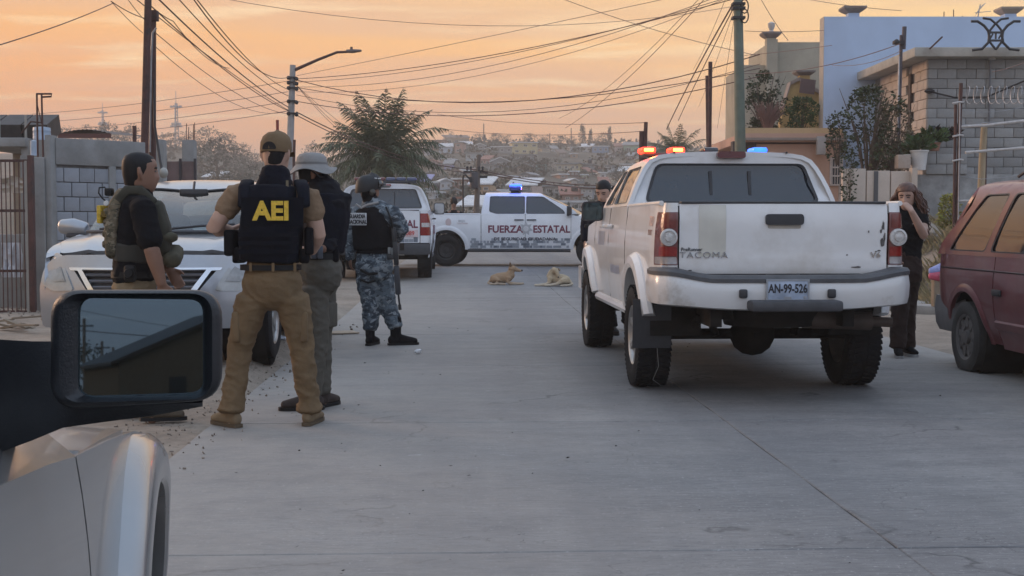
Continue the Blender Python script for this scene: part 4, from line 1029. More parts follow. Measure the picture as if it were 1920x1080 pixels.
 for s in (-1, 1):
  f = corner(s)
  for z0, z1 in ((q.zl1, q.zr), (q.zbb, q.zl0)):
   mb = MB(); panel(mb, [(0, z0), (1, z0), (1, z1), (0, z1)], f, res=.12, thick=.03, toward=ctr); mb.build('corner_post', B, T, sharp=40)
  lp = None
  for (u0, z0, u1, z1, m, ins, nm) in q.lamp:
   mb = MB(); panel(mb, rrect((u0 + u1) / 2, (z0 + z1) / 2, u1 - u0, z1 - z0, .02), f, res=.03, thick=.02, ins=ins, toward=ctr); ob = mb.build(nm, m, lp or T, sharp=50); lp = lp or ob
 # bed inside, chassis
 mb = MB(); w = tabs(1.1, q.hw) - .07; mb.add([V((-w, q.yT + .06, q.zr - .02)), V((w, q.yT + .06, q.zr - .02)), V((w, q.yC - .03, q.zr - .02)), V((-w, q.yC - .03, q.zr - .02)), V((-w, q.yT + .06, q.zr - .5)), V((w, q.yT + .06, q.zr - .5)), V((w, q.yC - .03, q.zr - .5)), V((-w, q.yC - .03, q.zr - .5))], [(4, 5, 6, 7), (0, 1, 5, 4), (1, 2, 6, 5), (2, 3, 7, 6), (3, 0, 4, 7)], flat=True); mb.build('bed_liner', TRIM, T, fixn=False)
 for s in (-1, 1):
  mb = MB(); mb.tube([V((s * (tabs(1.2, q.hw) - .035), q.yT + .07, q.zr - .002)), V((s * (tabs(1.2, q.hw) - .035), q.yC - .02, q.zr - .002))], .018, 8); mb.build('bed_rail', q.rail or TRIM, T)
 mb = MB()
 for s in (-1, 1):
  mb.box((s * .47, 1.3, .60 + q.lift), (.08, q.yN - q.yT - .5, .14)); mb.tube([(s * .52, -.62, .56 + q.lift), (s * .52, -.3, .45 + q.lift), (s * .52, 0, .42 + q.lift), (s * .52, .35, .45 + q.lift), (s * .52, .65, .56 + q.lift)], .035, 6)
  mb.tube([(s * .30, -.18, .40), (s * .40, -.05, .75)], .03, 8)
 mb.box((0, q.yT + .25, .62 + q.lift), (.9, .08, .10)); mb.box((0, 1.9, .62 + q.lift), (1.3, 2.4, .16)); mb.box((0, q.yA, .62 + q.lift), (1.0, .9, .3))
 mb.box((0, .9, .66 + q.lift), (1.2, .8, .12)); mb.lathe([(.33, -.1), (.36, 0), (.33, .1), (.15, .12)], (0, -.62, .62 + q.lift), n=20)
 mb.build('chassis', UNDER, T)
 mb = MB(); mb.tube([(-.78, 0, q.R), (.78, 0, q.R)], .042, 10); mb.ball((.02, -.02, q.R), .17, 14, (1.05, .85, 1)); mb.box((.02, -.17, q.R), (.05, .02, .05)); mb.tube([(.02, .15, q.R), (0, 1.2, q.R + .15)], .035, 8); mb.build('axle', UNDER, T); MB().tube([(-.7, q.yA, q.R), (.7, q.yA, q.R)], .04, 8).build('front_axle', UNDER, T)
 mb = MB(); mb.tube([(.25, .7, .60), (.30, .2, .62), (.34, -.5, .58 + q.lift * .3), (.42, -.72, .555), (.85, -.80, .545)], .036, 10); mb.tube([(.2, -.78, .57), (.70, -.78, .55)], .065, 10); mb.build('exhaust', mat('rusty_exhaust', (.07, .05, .04), .7, var=.3), T)
 for s in (-1, 1):
  for cy in (0, q.yA): wheel(T, (s * q.tr, cy, q.R - .006), q.R, q.tw, q.rr, s, q.rim, q.rimm, nsp=q.nsp)
 q.side = side; q.gh = gh; q.S = S; q.secc = sec
 return q
def mirror_pod(T, p, s, w, h, m, gm):
 mb = MB(); d = V((s * 1, 0, 0))
 mb.loft([[p + V((s * x * w, y, z * h)) for x, z in rrect(.5, 0, sx_, sz_, .22)] for y, sx_, sz_ in ((-.03, 1, 1), (.02, 1.0, 1.0), (.07, .86, .86), (.10, .55, .6))]); mb.tube([p + V((s * .05, .03, -h * .25)), p + V((-s * .10, .05, -h * .35))], .03, 8)
 mo = mb.build('side_mirror', m, T, sharp=50)
 mb = MB(); panel(mb, rrect(.5, 0, .86, .86, .18), lambda x, z: p + V((s * x * w, -.032, z * h)), res=.2, thick=.0); mb.build('mirror_glass', gm, mo)
MIRG = mat('mirror_glass', (.35, .38, .40), .04, metal=1.0, var=.02)
# ------------------------------------------------------------------ white pickup in the middle of the road
def build_rear_pickup():
 q = Veh(); yaw = radians(3.0)
 q.root = thing('pickup_truck', 'dusty lifted white pickup with its tailgate to us and red roof beacons lit', 'pickup truck', (1.848, 10.05, 0), yaw)
 q.body = paint('white_paint', (.71, .70, .69), .30, dirt=(.50, .46, .41), dlo=.50, dhi=.80)
 q.hw = [(.45, .83), (.62, .87), (.8, .888), (1.0, .893), (1.2, .885), (1.40, .862)]
 q.rc, q.yrc, q.yA, q.yN = .05, -.72, 3.24, 4.08; q.R, q.Ra, q.tw, q.rr, q.tr = .40, .50, .26, .222, .80
 q.yT, q.yC, q.yD, q.yF = -1.0, .62, 1.70, 2.74; q.zs, q.zbb, q.zb, q.zr, q.zh, q.zhood = .60, .93, 1.40, 1.40, 1.23, 1.26
 q.zl0, q.zl1, q.lampw = .965, 1.335, .16; q.dcut = False; q.lift = .0
 q.sec = [(.872, 1.40), (.80, 1.58), (.715, 1.74), (.62, 1.815), (.40, 1.843), (0, 1.852)]; q.zrf = 1.85
 q.cowl = 2.72; q.taper, q.rf, q.yR = .02, .03, 1.2; q.yb = [(0, .72), (.6, .70), (1, .615)]; q.yf = [(0, 1.80), (.45, 1.84), (.62, 1.93), (1, 2.50)]
 q.wins = [[(.76, 1.425), (1.66, 1.425), (1.66, 1.735), (.84, 1.735)], [(1.74, 1.425), (2.34, 1.425), (1.94, 1.735), (1.74, 1.735)]]
 q.rwin = [(-.73, 1.425), (.73, 1.425), (.62, 1.752), (-.62, 1.752)]; q.slider = (-.167, .157)
 q.glass, q.handle, q.rock, q.flare, q.flm, q.bump, q.rail = TINT, q.body, q.body, 1.0, None, q.body, q.body
 q.tgw, q.ztg0, q.ztg1 = .735, .905, 1.398; q.tgz = [(.9, .012), (.95, .0), (1.0, .012), (1.3, -.004), (1.4, .012)]
 dk = mat('smoked_red_lens', (.16, .035, .03), .14, var=.2, scale=30, coat=.5)
 q.lamp = [(0, .965, 1, 1.335, mat('lamp_housing', (.17, .06, .055), .15, coat=.6, var=.2, scale=20), .004, 'tail_lamp'), (.06, 1.225, .62, 1.325, dk, .010, 'upper_lens'), (.03, 1.03, .62, 1.095, REDL, .010, 'lower_lens'), (.03, .972, .9, 1.022, mat('grey_lens', (.30, .27, .26), .15, coat=.5, var=.15, scale=25), .010, 'reverse_lens')]
 q.rim, q.rimm, q.nsp = 'spoke', ALLOY, 6
 pickup(q); T = q.root
 for s in (-1, 1):       # round reverse reflector in each lamp
  f = q.corner(s); c = f(.27, 1.16) + V((0, -.010, 0)); mb = MB(); mb.lathe([(.062, 0), (.060, -.016), (.046, -.020), (.044, -.012), (.030, -.012), (.028, -.024), (.001, -.028)], c, 'Y', 24); mb.build('round_lens', CLRL, T)
 # tailgate dressing
 tg = q.tg; gate = q.gate
 mb = MB(); panel(mb, rrect(0, 1.284, .27, .075, .025), tg, res=.04, thick=.03, ins=.016, toward=(0, 1, 1)); mb.build('gate_handle', TRIM, gate)
 mb = MB(); panel(mb, rrect(0, 1.236, .235, .03, .013), tg, res=.04, thick=0, ins=.002, toward=(0, 1, 1)); mb.build('handle_recess', mat('tan_grey_paint', (.36, .32, .27), .5), gate)  # flat strip below the handle, darker and browner than the gate
 mb = MB(); panel(mb, rrect(-.505, 1.205, .19, .36, .006), tg, res=.05, thick=0, ins=.0025, toward=(0, 1, 1)); mb.build('paint_patch', mat('beige_primer', (.56, .535, .47), .38, coat=.35, var=.08, scale=5), gate)
 chipm = mat('bare_metal_chip', (.10, .09, .085), .7, var=.4, scale=40); mb = MB(); rg = random.Random(3)
 for x, z, w, h in ((.705, 1.24, .014, .05), (.69, 1.205, .010, .02), (.70, 1.13, .02, .04), (.715, 1.15, .01, .06), (.66, 1.06, .012, .008), (.68, 1.065, .02, .007), (.60, 1.20, .008, .014), (.45, 1.035, .012, .008), (-.66, .93, .02, .006), (.52, .95, .05, .01)):
  pts = [(x + w * cos(a) * rg.uniform(.4, 1), z + h * sin(a) * rg.uniform(.4, 1)) for a in [k * .7 for k in range(9)]]
  mb.add([tg(a, b) + V((0, -.003, 0)) for a, b in pts], [tuple(range(9))])
 mb.build('paint_chips', chipm, gate, smooth=False, kind='stuff')
 f = lambda x0, z0, d=.004: (lambda a, b, c: tg(x0 + a, z0 + b) + V((0, -d - c - .003, 0)))
 lettering('badge', 'TACOMA', f(-.565, 1.035), CHROME, gate, .062, .0, 1.15, .004, 1.18)
 lettering('badge', 'PreRunner', f(-.65, 1.075), mat('dark_badge', (.06, .06, .065), .4), gate, .034, .0005, 1.0, .002)
 lettering('badge', 'V6', f(.655, 1.035), CHROME, gate, .05, .0015, 1.1, .004, 1.2)
 # bumper
 pth = spline([(-.915, -.66), (-.915, -.90), (-.87, -1.05), (-.70, -1.14), (0, -1.175), (.70, -1.14), (.87, -1.05), (.915, -.90), (.915, -.66)], 7, False)
 up = lambda x: .875 + .05 * ss(.50, .86, abs(x)); lo = lambda x: .655 + .03 * ss(.3, .9, abs(x))
 mb = MB(); rings = []
 for i, p in enumerate(pth):
  tn = (pth[min(i + 1, len(pth) - 1)] - pth[max(i - 1, 0)]).normalized(); n_ = V((tn.y, -tn.x)); a, b = lo(p.x), up(p.x)
  rings.append([V((p.x - n_.x * d, p.y - n_.y * d, a + (b - a) * h)) for d, h in ((.05, 0), (.012, .05), (0, .25), (-.004, .6), (.006, .9), (.03, 1), (.12, 1.0), (.14, .5), (.12, 0))])
 mb.loft(rings); mb.build('rear_bumper', paint('bumper_paint', (.60, .585, .57), .34, dirt=(.30, .25, .20), dlo=.55, dhi=.75, dscale=3), T, sharp=40)
 mb = MB(); rings = []
 for i, p in enumerate(pth[3:-3]):
  j = i + 3; tn = (pth[j + 1] - pth[j - 1]).normalized(); n_ = V((tn.y, -tn.x)); b = up(p.x) - .004
  rings.append([V((p.x - n_.x * d, p.y - n_.y * d, b + h)) for d, h in ((-.002, -.022), (-.004, .004), (.012, .024), (.06, .032), (.13, .03), (.13, -.01))])
 mb.loft(rings); mb.build('step_pad', mat('grey_pad', (.075, .075, .08), .6, var=.25, scale=10), T, sharp=40)
 MB().box((.02, -1.235, .695), (.63, .17, .075), bev=.02).build('tow_step', mat('worn_black', (.05, .05, .055), .6, var=.3, scale=8), T)
 for x in (-.325, .29): MB().box((x, -1.185, .775), (.058, .03, .062), bev=.012).build('bumper_plug', TRIM, T)
 pl = thing_plate(T, (-.02, -1.195, .80), 'AN-99-526')
 # mud flap, beacon bar, brake lamp
 mb = MB(); mb.loft([[V((x, -.47 - .03 * sin((z - .3) * 5), z)) for x in (-.985, -.70)] + [V((x, -.455 - .03 * sin((z - .3) * 5), z)) for x in (-.70, -.985)] for z in (.335, .42, .52, .62, .70)]); mb.build('mud_flap', TRIM, T)
 mb = MB(); mb.tube([(-.80, -.47, .34), (-.79, -.48, .2), (-.83, -.47, .1), (-.76, -.46, .05)], .0022, 4); mb.build('hanging_wire', mat('dull_wire', (.16, .16, .16), .6), T)
 mb = MB(); panel(mb, rrect(0, .0, .235, .055, .02), lambda a, b: V((a, .665, 1.822 + b)), res=.05, thick=.06, toward=(0, 2, 1.7)); mb.build('brake_lamp', mat('dark_red_lens', (.10, .012, .015), .15, coat=.4), T)
 mb = MB()
 for x in (-.47, .47): mb.tube([q.gh(x, .70) + V((0, -.0, .004)), q.gh(x, 1.3) + V((0, 0, .004)), q.gh(x, 2.0) + V((0, 0, .004))], .009, 5)
 mb.build('roof_channel', TRIM, T)
 bar = MB().box((0, 1.62, 1.866), (1.20, .26, .03), bev=.01).build('beacon_bar', TRIM, T)
 for x in (-.42, .42): MB().box((x, 1.62, 1.838), (.06, .2, .04)).build('bar_foot', TRIM, bar)
 ron = mat('red_beacon_lit', (.5, .02, .01), .3, emit=(1.0, .03, .01), estr=3.0); roncore = mat('beacon_core', (.8, .3, .1), .3, emit=(1.0, .36, .05), estr=5); bon = mat('blue_beacon_dim', (.02, .06, .4), .3, emit=(.02, .12, 1.0), estr=2.2)
 for x, m in ((-.56, ron), (-.30, ron), (.0, TINT), (.44, bon)):
  b_ = MB().box((x, 1.60, 1.906), (.13, .24, .052), bev=.018).build('beacon', m, bar)
  if m is ron or m is bon:
   pl_ = bpy.data.lights.new('beacon_light', 'POINT'); pl_.energy = 1.6 if m is ron else .5; pl_.color = (1, .06, .02) if m is ron else (.03, .15, 1); pl_.shadow_soft_size = .05; po = bpy.data.objects.new('beacon_light', pl_); COL.objects.link(po); po.parent = b_; po.location = (x, 1.44, 1.93)
  if m is ron: MB().box((x, 1.472, 1.906), (.085, .02, .026), bev=.006).build('bulb', roncore, b_)
 mirror_pod(T, V((-.87, 2.28, 1.37)), -1, .20, .185, TRIM, mat('dark_mirror', (.05, .075, .08), .05, metal=.6)); mirror_pod(T, V((.87, 2.28, 1.37)), 1, .20, .185, TRIM, MIRG)
 # worn door lettering, decals on the bed side
 for s in (-1, 1):
  f3 = q.side(s)
  for yy, z0 in ((q.yC, .92), (q.yD, .60), (q.yF, .60)): MB().tube([f3(yy, 1.395) + V((s * -.004, 0, 0)), f3(yy, 1.1) + V((s * -.004, 0, 0)), f3(yy, z0) + V((s * -.004, 0, 0))], .009, 5).build('panel_gap', TRIM, T)
 f2 = q.side(-1); dec = mat('faded_blue_decal', (.36, .40, .50), .5); dec2 = mat('faded_red_decal', (.55, .38, .33), .5)
 rg = random.Random(2); mb = MB()
 for k in range(7): panel(mb, rrect(.98 + k * .085, .86 + rg.uniform(-.004, .004), .055, .075, .01), f2, res=.1, thick=0, ins=.003, toward=(0, 1, .9))
 mb.build('worn_decal', dec, T); mb = MB()
 for k in range(5): panel(mb, rrect(2.02 + k * .10, 1.12, .06, .13, .01), f2, res=.1, thick=0, ins=.003, toward=(0, 1, .9))
 mb.build('worn_decal', dec, T)
 g = lambda y0, z0: (lambda a, b, c: f2(y0 - a, z0 + b) + V((-.004 - c, 0, 0)))
 lettering('decal', 'TRD', g(-.66, 1.27), dec2, T, .10, .002, 1.0, .0005); lettering('decal', 'SPORT', g(-.66, 1.19), mat('faded_dark_decal', (.25, .14, .12), .5), T, .055, .001, 1.0, .0005)
 return q
def thing_plate(T, loc, txt, w=.30, h=.15, small=None):
 L_ = V(loc); pm = mat('plate_pale_blue', (.34, .40, .50), .4, var=.25, scale=9); o = MB().box(L_, (w, .006, h), bev=.002).build('licence_plate', pm, T)
 fm = MB()
 for q_, s_ in (((0, -.004, h / 2 - .006), (w, .006, .012)), ((0, -.004, -h / 2 + .006), (w, .006, .012)), ((-w / 2 + .006, -.004, 0), (.012, .006, h - .024)), ((w / 2 - .006, -.004, 0), (.012, .006, h - .024))): fm.box(L_ + V(q_), s_)
 fm.box(L_ + V((0, -.005, -h / 2 + .022)), (.05, .003, .016)); fm.box(L_ + V((.12, -.005, -h / 2 + .024)), (.02, .003, .018))
 fm.build('plate_frame', mat('plate_grey', (.28, .29, .31), .45), o)
 lettering('plate_text', txt, lambda a, b, c: L_ + V((a, -.006 - c, b + .008)), mat('plate_black', (.015, .015, .02), .5), o, h * .56, .002, 1.0, .0008, .70)
 return o
REARP = build_rear_pickup()
# ------------------------------------------------------------------ the two white police pickups
def police_pickup(label, loc, rz, scale, rear=False, beacon=None):
 q = Veh(); q.root = thing('police_pickup', label, 'pickup truck', loc, rz, 'white police pickups'); q.root.scale = (scale,) * 3
 q.body = paint('fleet_white', (.72, .735, .76), .25, dirt=(.60, .60, .60), dlo=.55, dhi=.8)
 q.hw = [(.40, .95), (.60, .985), (.9, 1.01), (1.15, 1.0), (1.36, .965)]
 q.rc, q.yrc, q.yA, q.yN = .05, -.9, 3.75, 4.62; q.R, q.Ra, q.tw, q.rr, q.tr = .415, .50, .27, .235, .865
 q.yT, q.yC, q.yD, q.yF = -1.17, .90, 2.03, 3.20; q.zs, q.zbb, q.zb, q.zr, q.zh, q.zhood = .46, .72, 1.34, 1.34, 1.19, 1.28
 q.zl0, q.zl1, q.lampw = .86, 1.28, .14; q.dcut = False; q.lift = .05
 q.sec = [(.967, 1.34), (.90, 1.56), (.80, 1.78), (.68, 1.865), (.42, 1.90), (0, 1.912)]; q.zrf = 1.91
 q.cowl = 3.58; q.taper, q.rf, q.yR = .012, .03, 1.6; q.yb = [(0, 1.02), (.6, .99), (1, .90)]; q.yf = [(0, 2.35), (.45, 2.42), (.62, 2.55), (1, 3.35)]
 q.wins = [[(1.10, 1.40), (1.28, 1.345), (2.02, 1.345), (2.02, 1.80), (1.12, 1.80)], [(2.05, 1.345), (3.06, 1.345), (3.0, 1.45), (2.48, 1.80), (2.05, 1.80)]]
 q.rwin = [(-.80, 1.40), (.80, 1.40), (.66, 1.80), (-.66, 1.80)]; q.slider = (-.22, .22)
 q.glass, q.handle, q.rock, q.flare, q.flm, q.bump, q.rail = TINT, TRIM, TRIM, .32, None, TRIM, q.body
 q.tgw, q.ztg0, q.ztg1 = .80, .72, 1.335; q.tgz = [(.7, .01), (1.0, 0), (1.3, .004)]
 q.lamp = [(0, .86, 1, 1.28, REDL, .004, 'tail_lamp'), (.08, 1.02, .75, 1.10, CLRL, .010, 'reverse_lens')]
 q.rim, q.rimm, q.nsp = 'steel', STEELW, 6
 pickup(q); T = q.root
 mar = mat('maroon_lettering', (.16, .022, .055), .5, var=.05); ink = mat('dark_lettering', (.05, .045, .06), .5); stg = mat('grey_star', (.40, .41, .43), .45)
 cam1, cam2 = mat('camo_grey', (.30, .33, .37), .5), mat('camo_dark', (.16, .19, .23), .5)
 for s in (1, -1):
  f2 = q.side(s); g = lambda y0, z0: (lambda a, b, c: f2(y0 + s * a, z0 + b) + V((s * (.004 + c), 0, 0)))
  lettering('door_lettering', 'FUERZA' if s > 0 else 'ESTATAL', g(1.52, .945), mar, T, .255, .008, 1.0, .0008, .98); lettering('door_lettering', 'ESTATAL' if s > 0 else 'FUERZA', g(2.70, .945), mar, T, .255, .008, 1.0, .0008, .93)
  lettering('door_lettering', 'DE SEGURIDAD CIUDADANA', g(2.02, .70), ink, T, .105, .004, 1.05, .0008, 1.1)
  st = MB(); c0 = (2.05, .965)
  pts = [(c0[0] + (.185 if k % 2 == 0 else .105) * sin(k * pi / 7), c0[1] + (.185 if k % 2 == 0 else .105) * cos(k * pi / 7)) for k in range(14)]
  panel(st, pts, f2, res=.06, thick=0, ins=.004, toward=(0, 1.5, 1)); so_ = st.build('star_emblem', stg, T); st = MB(); panel(st, [(c0[0] + .07 * sin(k * .4), c0[1] + .07 * cos(k * .4)) for k in range(16)], f2, res=.05, thick=0, ins=.007, toward=(0, 1.5, 1)); st.build('emblem_disc', mat('pale_disc', (.58, .58, .60), .4), so_)
  rg = random.Random(8)
  for m, pr, ins in ((cam1, .55, .003), (cam2, .24, .0045)):
   mb = MB()
   for i in range(34):
    for j in range(4):
     y = .62 + i * .085 + (j % 2) * .03; z = .475 + j * .062
     if rg.random() < pr * (1.0 if j < 3 else .55) and y < 3.15:
      w_ = rg.choice((.06, .085, .12)); panel(mb, [(y, z), (y + w_, z), (y + w_, z + .06), (y, z + .06)], f2, res=.2, thick=0, ins=ins, toward=(0, 1.5, 1))
   mb.build('pixel_band', m, T, smooth=False, kind='stuff')
  lettering('bed_lettering', 'BAJA', g(.40, 1.165), mat('faint_grey', (.42, .42, .44), .5), T, .075, .002, 1.1, .0008); lettering('bed_lettering', 'CALIFORNIA', g(.42, 1.10), mat('faint_rose', (.52, .42, .42), .5), T, .05, .001, 1.0, .0008)
  mb = MB(); panel(mb, [(.06 + .075 * sin(k * .4), 1.13 + .10 * cos(k * .4)) for k in range(16)], f2, res=.08, thick=0, ins=.004, toward=(0, 1.5, 1)); mb.build('bed_crest', mat('faint_rose', (.52, .42, .42), .5), T)
  mirror_pod(T, V((s * .99, 3.12, 1.42)), s, .24, .26, TRIM, MIRG)
  for yy in (q.yD,): MB().tube([f2(yy, 1.34) + V((s * .001, 0, 0)), f2(yy, .5) + V((s * .001, 0, 0))], .004, 4).build('door_gap', TRIM, T)
 tg = q.tg; f = lambda x0, z0: (lambda a, b, c: tg(x0 + a, z0 + b) + V((0, -.004 - c, 0)))
 lettering('gate_lettering', 'FUERZA', f(-.41, 1.07), mar, q.gate, .205, .006, 1.0, .0008, .92); lettering('gate_lettering', 'ESTATAL', f(.41, 1.07), mar, q.gate, .205, .006, 1.0, .0008, .86)
 rg = random.Random(4)
 for m, pr, ins in ((cam1, .5, .002), (cam2, .2, .003)):
  mb = MB()
  for i in range(18):
   for j in range(3):
    if rg.random() < pr: x = -.78 + i * .086; z = .735 + j * .06; panel(mb, [(x, z), (x + .08, z), (x + .08, z + .058), (x, z + .058)], tg, res=.2, thick=0, ins=ins, toward=(0, 1, 1))
  mb.build('pixel_band', m, q.gate, smooth=False, kind='stuff')
 mb = MB(); panel(mb, rrect(.0, 1.245, .22, .04, .015), tg, res=.08, thick=.02, ins=.006, toward=(0, 1, 1)); mb.build('gate_handle', TRIM, q.gate)
 MB().box(tg(.62, .90) + V((0, -.006, 0)), (.30, .006, .14)).build('phone_sticker', mat('pale_sticker', (.62, .50, .50), .5), q.gate); lettering('sticker_text', '089', lambda a, b, c: tg(.62 + a, .90 + b) + V((0, -.011 - c, 0)), mat('red_ink', (.5, .08, .07), .5), q.gate, .11, .003)
 mb = MB(); mb.loft([[V((x, -1.34 + .12 * (abs(x) / 1.0) ** 4 + d, z)) for d, z in ((0, .50), (-.01, .62), (.03, .70), (.16, .71), (.18, .52))] for x in [-1.0 + 2.0 * i / 16 for i in range(17)]]); mb.build('rear_bumper', TRIM, T, sharp=40)
 MB().box((.0, .99, 1.875), (.30, .05, .045), bev=.01).build('brake_lamp', REDL, T)
 bar = MB().box((0, 1.75, 1.965), (1.30, .30, .05), bev=.02).build('beacon_bar', TRIM, T)
 for x in (-.5, .5): MB().box((x, 1.75, 1.925), (.06, .2, .06)).build('bar_foot', TRIM, bar)
 for i in range(6):
  x = -.55 + i * .22; m = mat('beacon_off_red', (.12, .03, .035), .2, coat=.4) if x < 0 else mat('beacon_off_blue', (.06, .07, .13), .2, coat=.4)
  if beacon and i == beacon: m = mat('blue_beacon_lit', (.02, .05, .6), .3, emit=(.004, .025, 1.0), estr=11)
  b_ = MB().box((x, 1.75, 2.025 + (.02 if beacon and i == beacon else 0)), (.26 if beacon and i == beacon else .20, .30, .15 if beacon and i == beacon else .075), bev=.04 if beacon and i == beacon else .025).build('beacon', m, bar)
  if beacon and i == beacon:
   MB().ball((x, 1.75, 2.05), .09, 12, (.7, 1.75, .6)).build('bulb', mat('beacon_white_core', (.8, .9, 1), .3, emit=(.15, .42, 1.0), estr=16), b_)
  if beacon and i == beacon:
   pl_ = bpy.data.lights.new('beacon_light', 'POINT'); pl_.energy = 7; pl_.color = (.02, .08, 1); pl_.shadow_soft_size = .08; po = bpy.data.objects.new('beacon_light', pl_); COL.objects.link(po); po.parent = b_; po.location = (x + .75, 1.75, 2.2)
  if beacon and i == beacon - 1: b_.data.materials.clear(); b_.data.materials.append(mat('rose_beacon_lit', (.5, .1, .12), .3, emit=(1.0, .25, .3), estr=3))
 return q
p0 = P(840, 512, 32.6)
police_pickup('white police pickup parked across the road with a blue beacon lit', (p0.x, 33.5, road_z(33.5)), radians(-90 + -2.5), .98, beacon=3)
police_pickup('white police pickup parked at the left, seen from behind the camouflaged officer', (-2.73, 27.0, road_z(27) - .02), radians(2.4), 1.05, rear=True)
# ================================================================== SILVER SEDAN, BURGUNDY VAN, SILVER PICKUP WITH THE MIRROR
def glass_with_seal(T, outline, f, gm, toward, name='side_window'):
 h = outline; c = V((sum(p[0] for p in h) / len(h), sum(p[1] for p in h) / len(h))); hh = [tuple(c + (V(p) - c) * 1.02) for p in h]
 mb = MB(); panel(mb, hh, f, res=.12, thick=0, ins=-.012, toward=toward); wo = mb.build(name, gm, T)
 fm = MB(); inn = [tuple(c + (V(p) - c) * .955) for p in h]; fm.loft([[V(f(*p)) for p in h], [V(f(*p)) for p in inn]], True, False); fm.build('window_seal', TRIM, wo); return wo
def build_sedan():
 T = thing('sedan', 'silver sedan parked nose toward us on the left verge, behind the officers', 'car', (-2.98, 11.25, .078), radians(180 + .8)); T.scale = (1.03, 1.03, 1.09)
 B = mat('silver_paint', (.34, .352, .375), .28, metal=.55, var=.05, coat=.8, dirt=(.40, .37, .34), dscale=2.5, dlo=.5, dhi=.8); ctr = V((0, -1, .6))
 hw = [(.22, .80), (.40, .88), (.65, .905), (.85, .885), (1.0, .85)]
 plan = lambda y: -.17 * (max(0, y - .25) / .6) ** 2 - .12 * (max(0, -3.0 - y) / .8) ** 2
 zt = lambda y: tabs(y, [(-3.7, .95), (-2.6, 1.0), (-.3, .99), (.2, .93), (.55, .86), (.9, .74)])
 for s in (-1, 1):
  f = lambda y, z: V((s * (tabs(z, hw) + plan(y)), y, z))
  af = arcp(0, .33, .37, .24); ar = arcp(-2.78, .33, .37, .24)
  for nm, o in (('fender', [(-.53, .24), (-.53, .985), (-.3, .99), (.0, .955), (.3, .91), (.55, .86), (.66, .70), (.66, .30), (.42, .24)] + af),
         ('door', [(-1.52, .24), (-1.52, .99), (-.545, .985), (-.545, .24)]), ('door', [(-2.28, .24), (-2.48, .6), (-2.48, .995), (-1.535, .99), (-1.535, .24)]),
         ('rear_quarter', [(-3.75, .35), (-3.75, .93), (-2.495, .995), (-2.495, .6), (-2.40, .45)] + ar)):
   mb = MB(); panel(mb, o, f, res=.09, thick=.03, toward=ctr); mb.build(nm, B, T, sharp=35)
  for cy in (0, -2.78):
   mb = MB(); mb.lathe([(.38, s * .86), (.38, s * .5), (.01, s * .5)], (0, cy, .33), 'X', 24, False); mb.build('wheel_well', UNDER, T)
 sec = Sec([(.86, .985), (.80, 1.13), (.70, 1.32), (.60, 1.42), (.38, 1.465), (0, 1.475)]); S = sec.S
 def gh(t, y):
  x, z = sec.at(t); return V((x, y, z - .34 * (max(0, abs(y + 1.85) - .25)) ** 2 * max(0, 1 - abs(t) / S) ** .6))
 yf = lambda t: tabs(abs(t) / S, [(0, -1.0), (.4, -1.03), (.6, -1.02), (1, -.25)]); yb = lambda t: tabs(abs(t) / S, [(0, -2.5), (.6, -2.6), (1, -3.3)])
 out = [(t, yb(t)) for t in [-S + 2 * S * i / 26 for i in range(27)]] + [(t, yf(t)) for t in [S - 2 * S * i / 26 for i in range(27)]]
 holes = []
 for s in (-1, 1):
  for w in ([(-.62, 1.02), (-1.18, 1.36), (-1.55, 1.37), (-1.55, 1.02)], [(-1.62, 1.02), (-1.62, 1.37), (-2.3, 1.34), (-2.7, 1.05)]): holes.append(rpoly([(s * sec.tz(z), y) for y, z in w], .04))
 mb = MB(); panel(mb, out, gh, holes, res=.10, thick=.03, toward=ctr); mb.build('cab_shell', B, T, sharp=45)
 CG = glassmat('clear_tint', (.50, .60, .58), .03, .9, 1.9)
 for h in holes: glass_with_seal(T, h, gh, CG, ctr)
 wt = [gh(t, yf(t)) for t in [-S * .70 + 1.4 * S * i / 20 for i in range(21)]]
 wb = [V((-.755 + 1.51 * i / 20, .10 - .34 * abs(-1 + i / 10) ** 2.2, 1.0)) for i in range(21)]
 mb = MB(); mb.loft([[a.lerp(b, k / 7) + V((0, .05 * sin(pi * k / 7), .035 * sin(pi * k / 7))) for a, b in zip(wb, wt)] for k in range(8)], False, False); ws = mb.build('windscreen', CG, T)
 mb = MB(); mb.tube([p + V((0, .01, .004)) for p in wt], .010, 5); mb.tube([p + V((0, .02, .012)) for p in wb], .016, 5); mb.build('windscreen_seal', TRIM, ws)
 mb = MB()
 for x0, x1 in ((.62, .02), (.0, -.55)): mb.tube([V((x0, .10 - .34 * abs(x0 / .8) ** 2.2 - .04, 1.035)), V(((x0 + x1) / 2, .03, 1.06)), V((x1, -.02, 1.075))], .011, 5)
 mb.build('wiper', TRIM, T)
 wr = [gh(t, yb(t)) for t in [-S * .72 + 1.44 * S * i / 16 for i in range(17)]]; wq = [V((-.72 + 1.44 * i / 16, -3.42, 1.0)) for i in range(17)]
 mb = MB(); mb.loft([[a.lerp(b, k / 5) for a, b in zip(wq, wr)] for k in range(6)], False, False); mb.build('rear_window', CG, T)
 MB().box((0, -3.6, .93), (1.5, .5, .1), bev=.04).build('boot_lid', B, T); MB().box((0, -3.82, .58), (1.55, .2, .55), bev=.08).build('rear_bumper', B, T)
 # hood with two raised creases
 def hd(x, y):
  a = abs(x); k = max(0, min(1, (y + .3) / 1.05)); cr = .50 + .12 * (1 - k)
  return V((x, y - .20 * (a / .85) ** 2.2 * k, tabs(y, [(-.4, 1.02), (.1, .995), (.45, .945), (.70, .865), (.78, .82)]) - .035 * (a / .82) ** 2.6 + .016 * math.exp(-((a - cr) / .05) ** 2)))
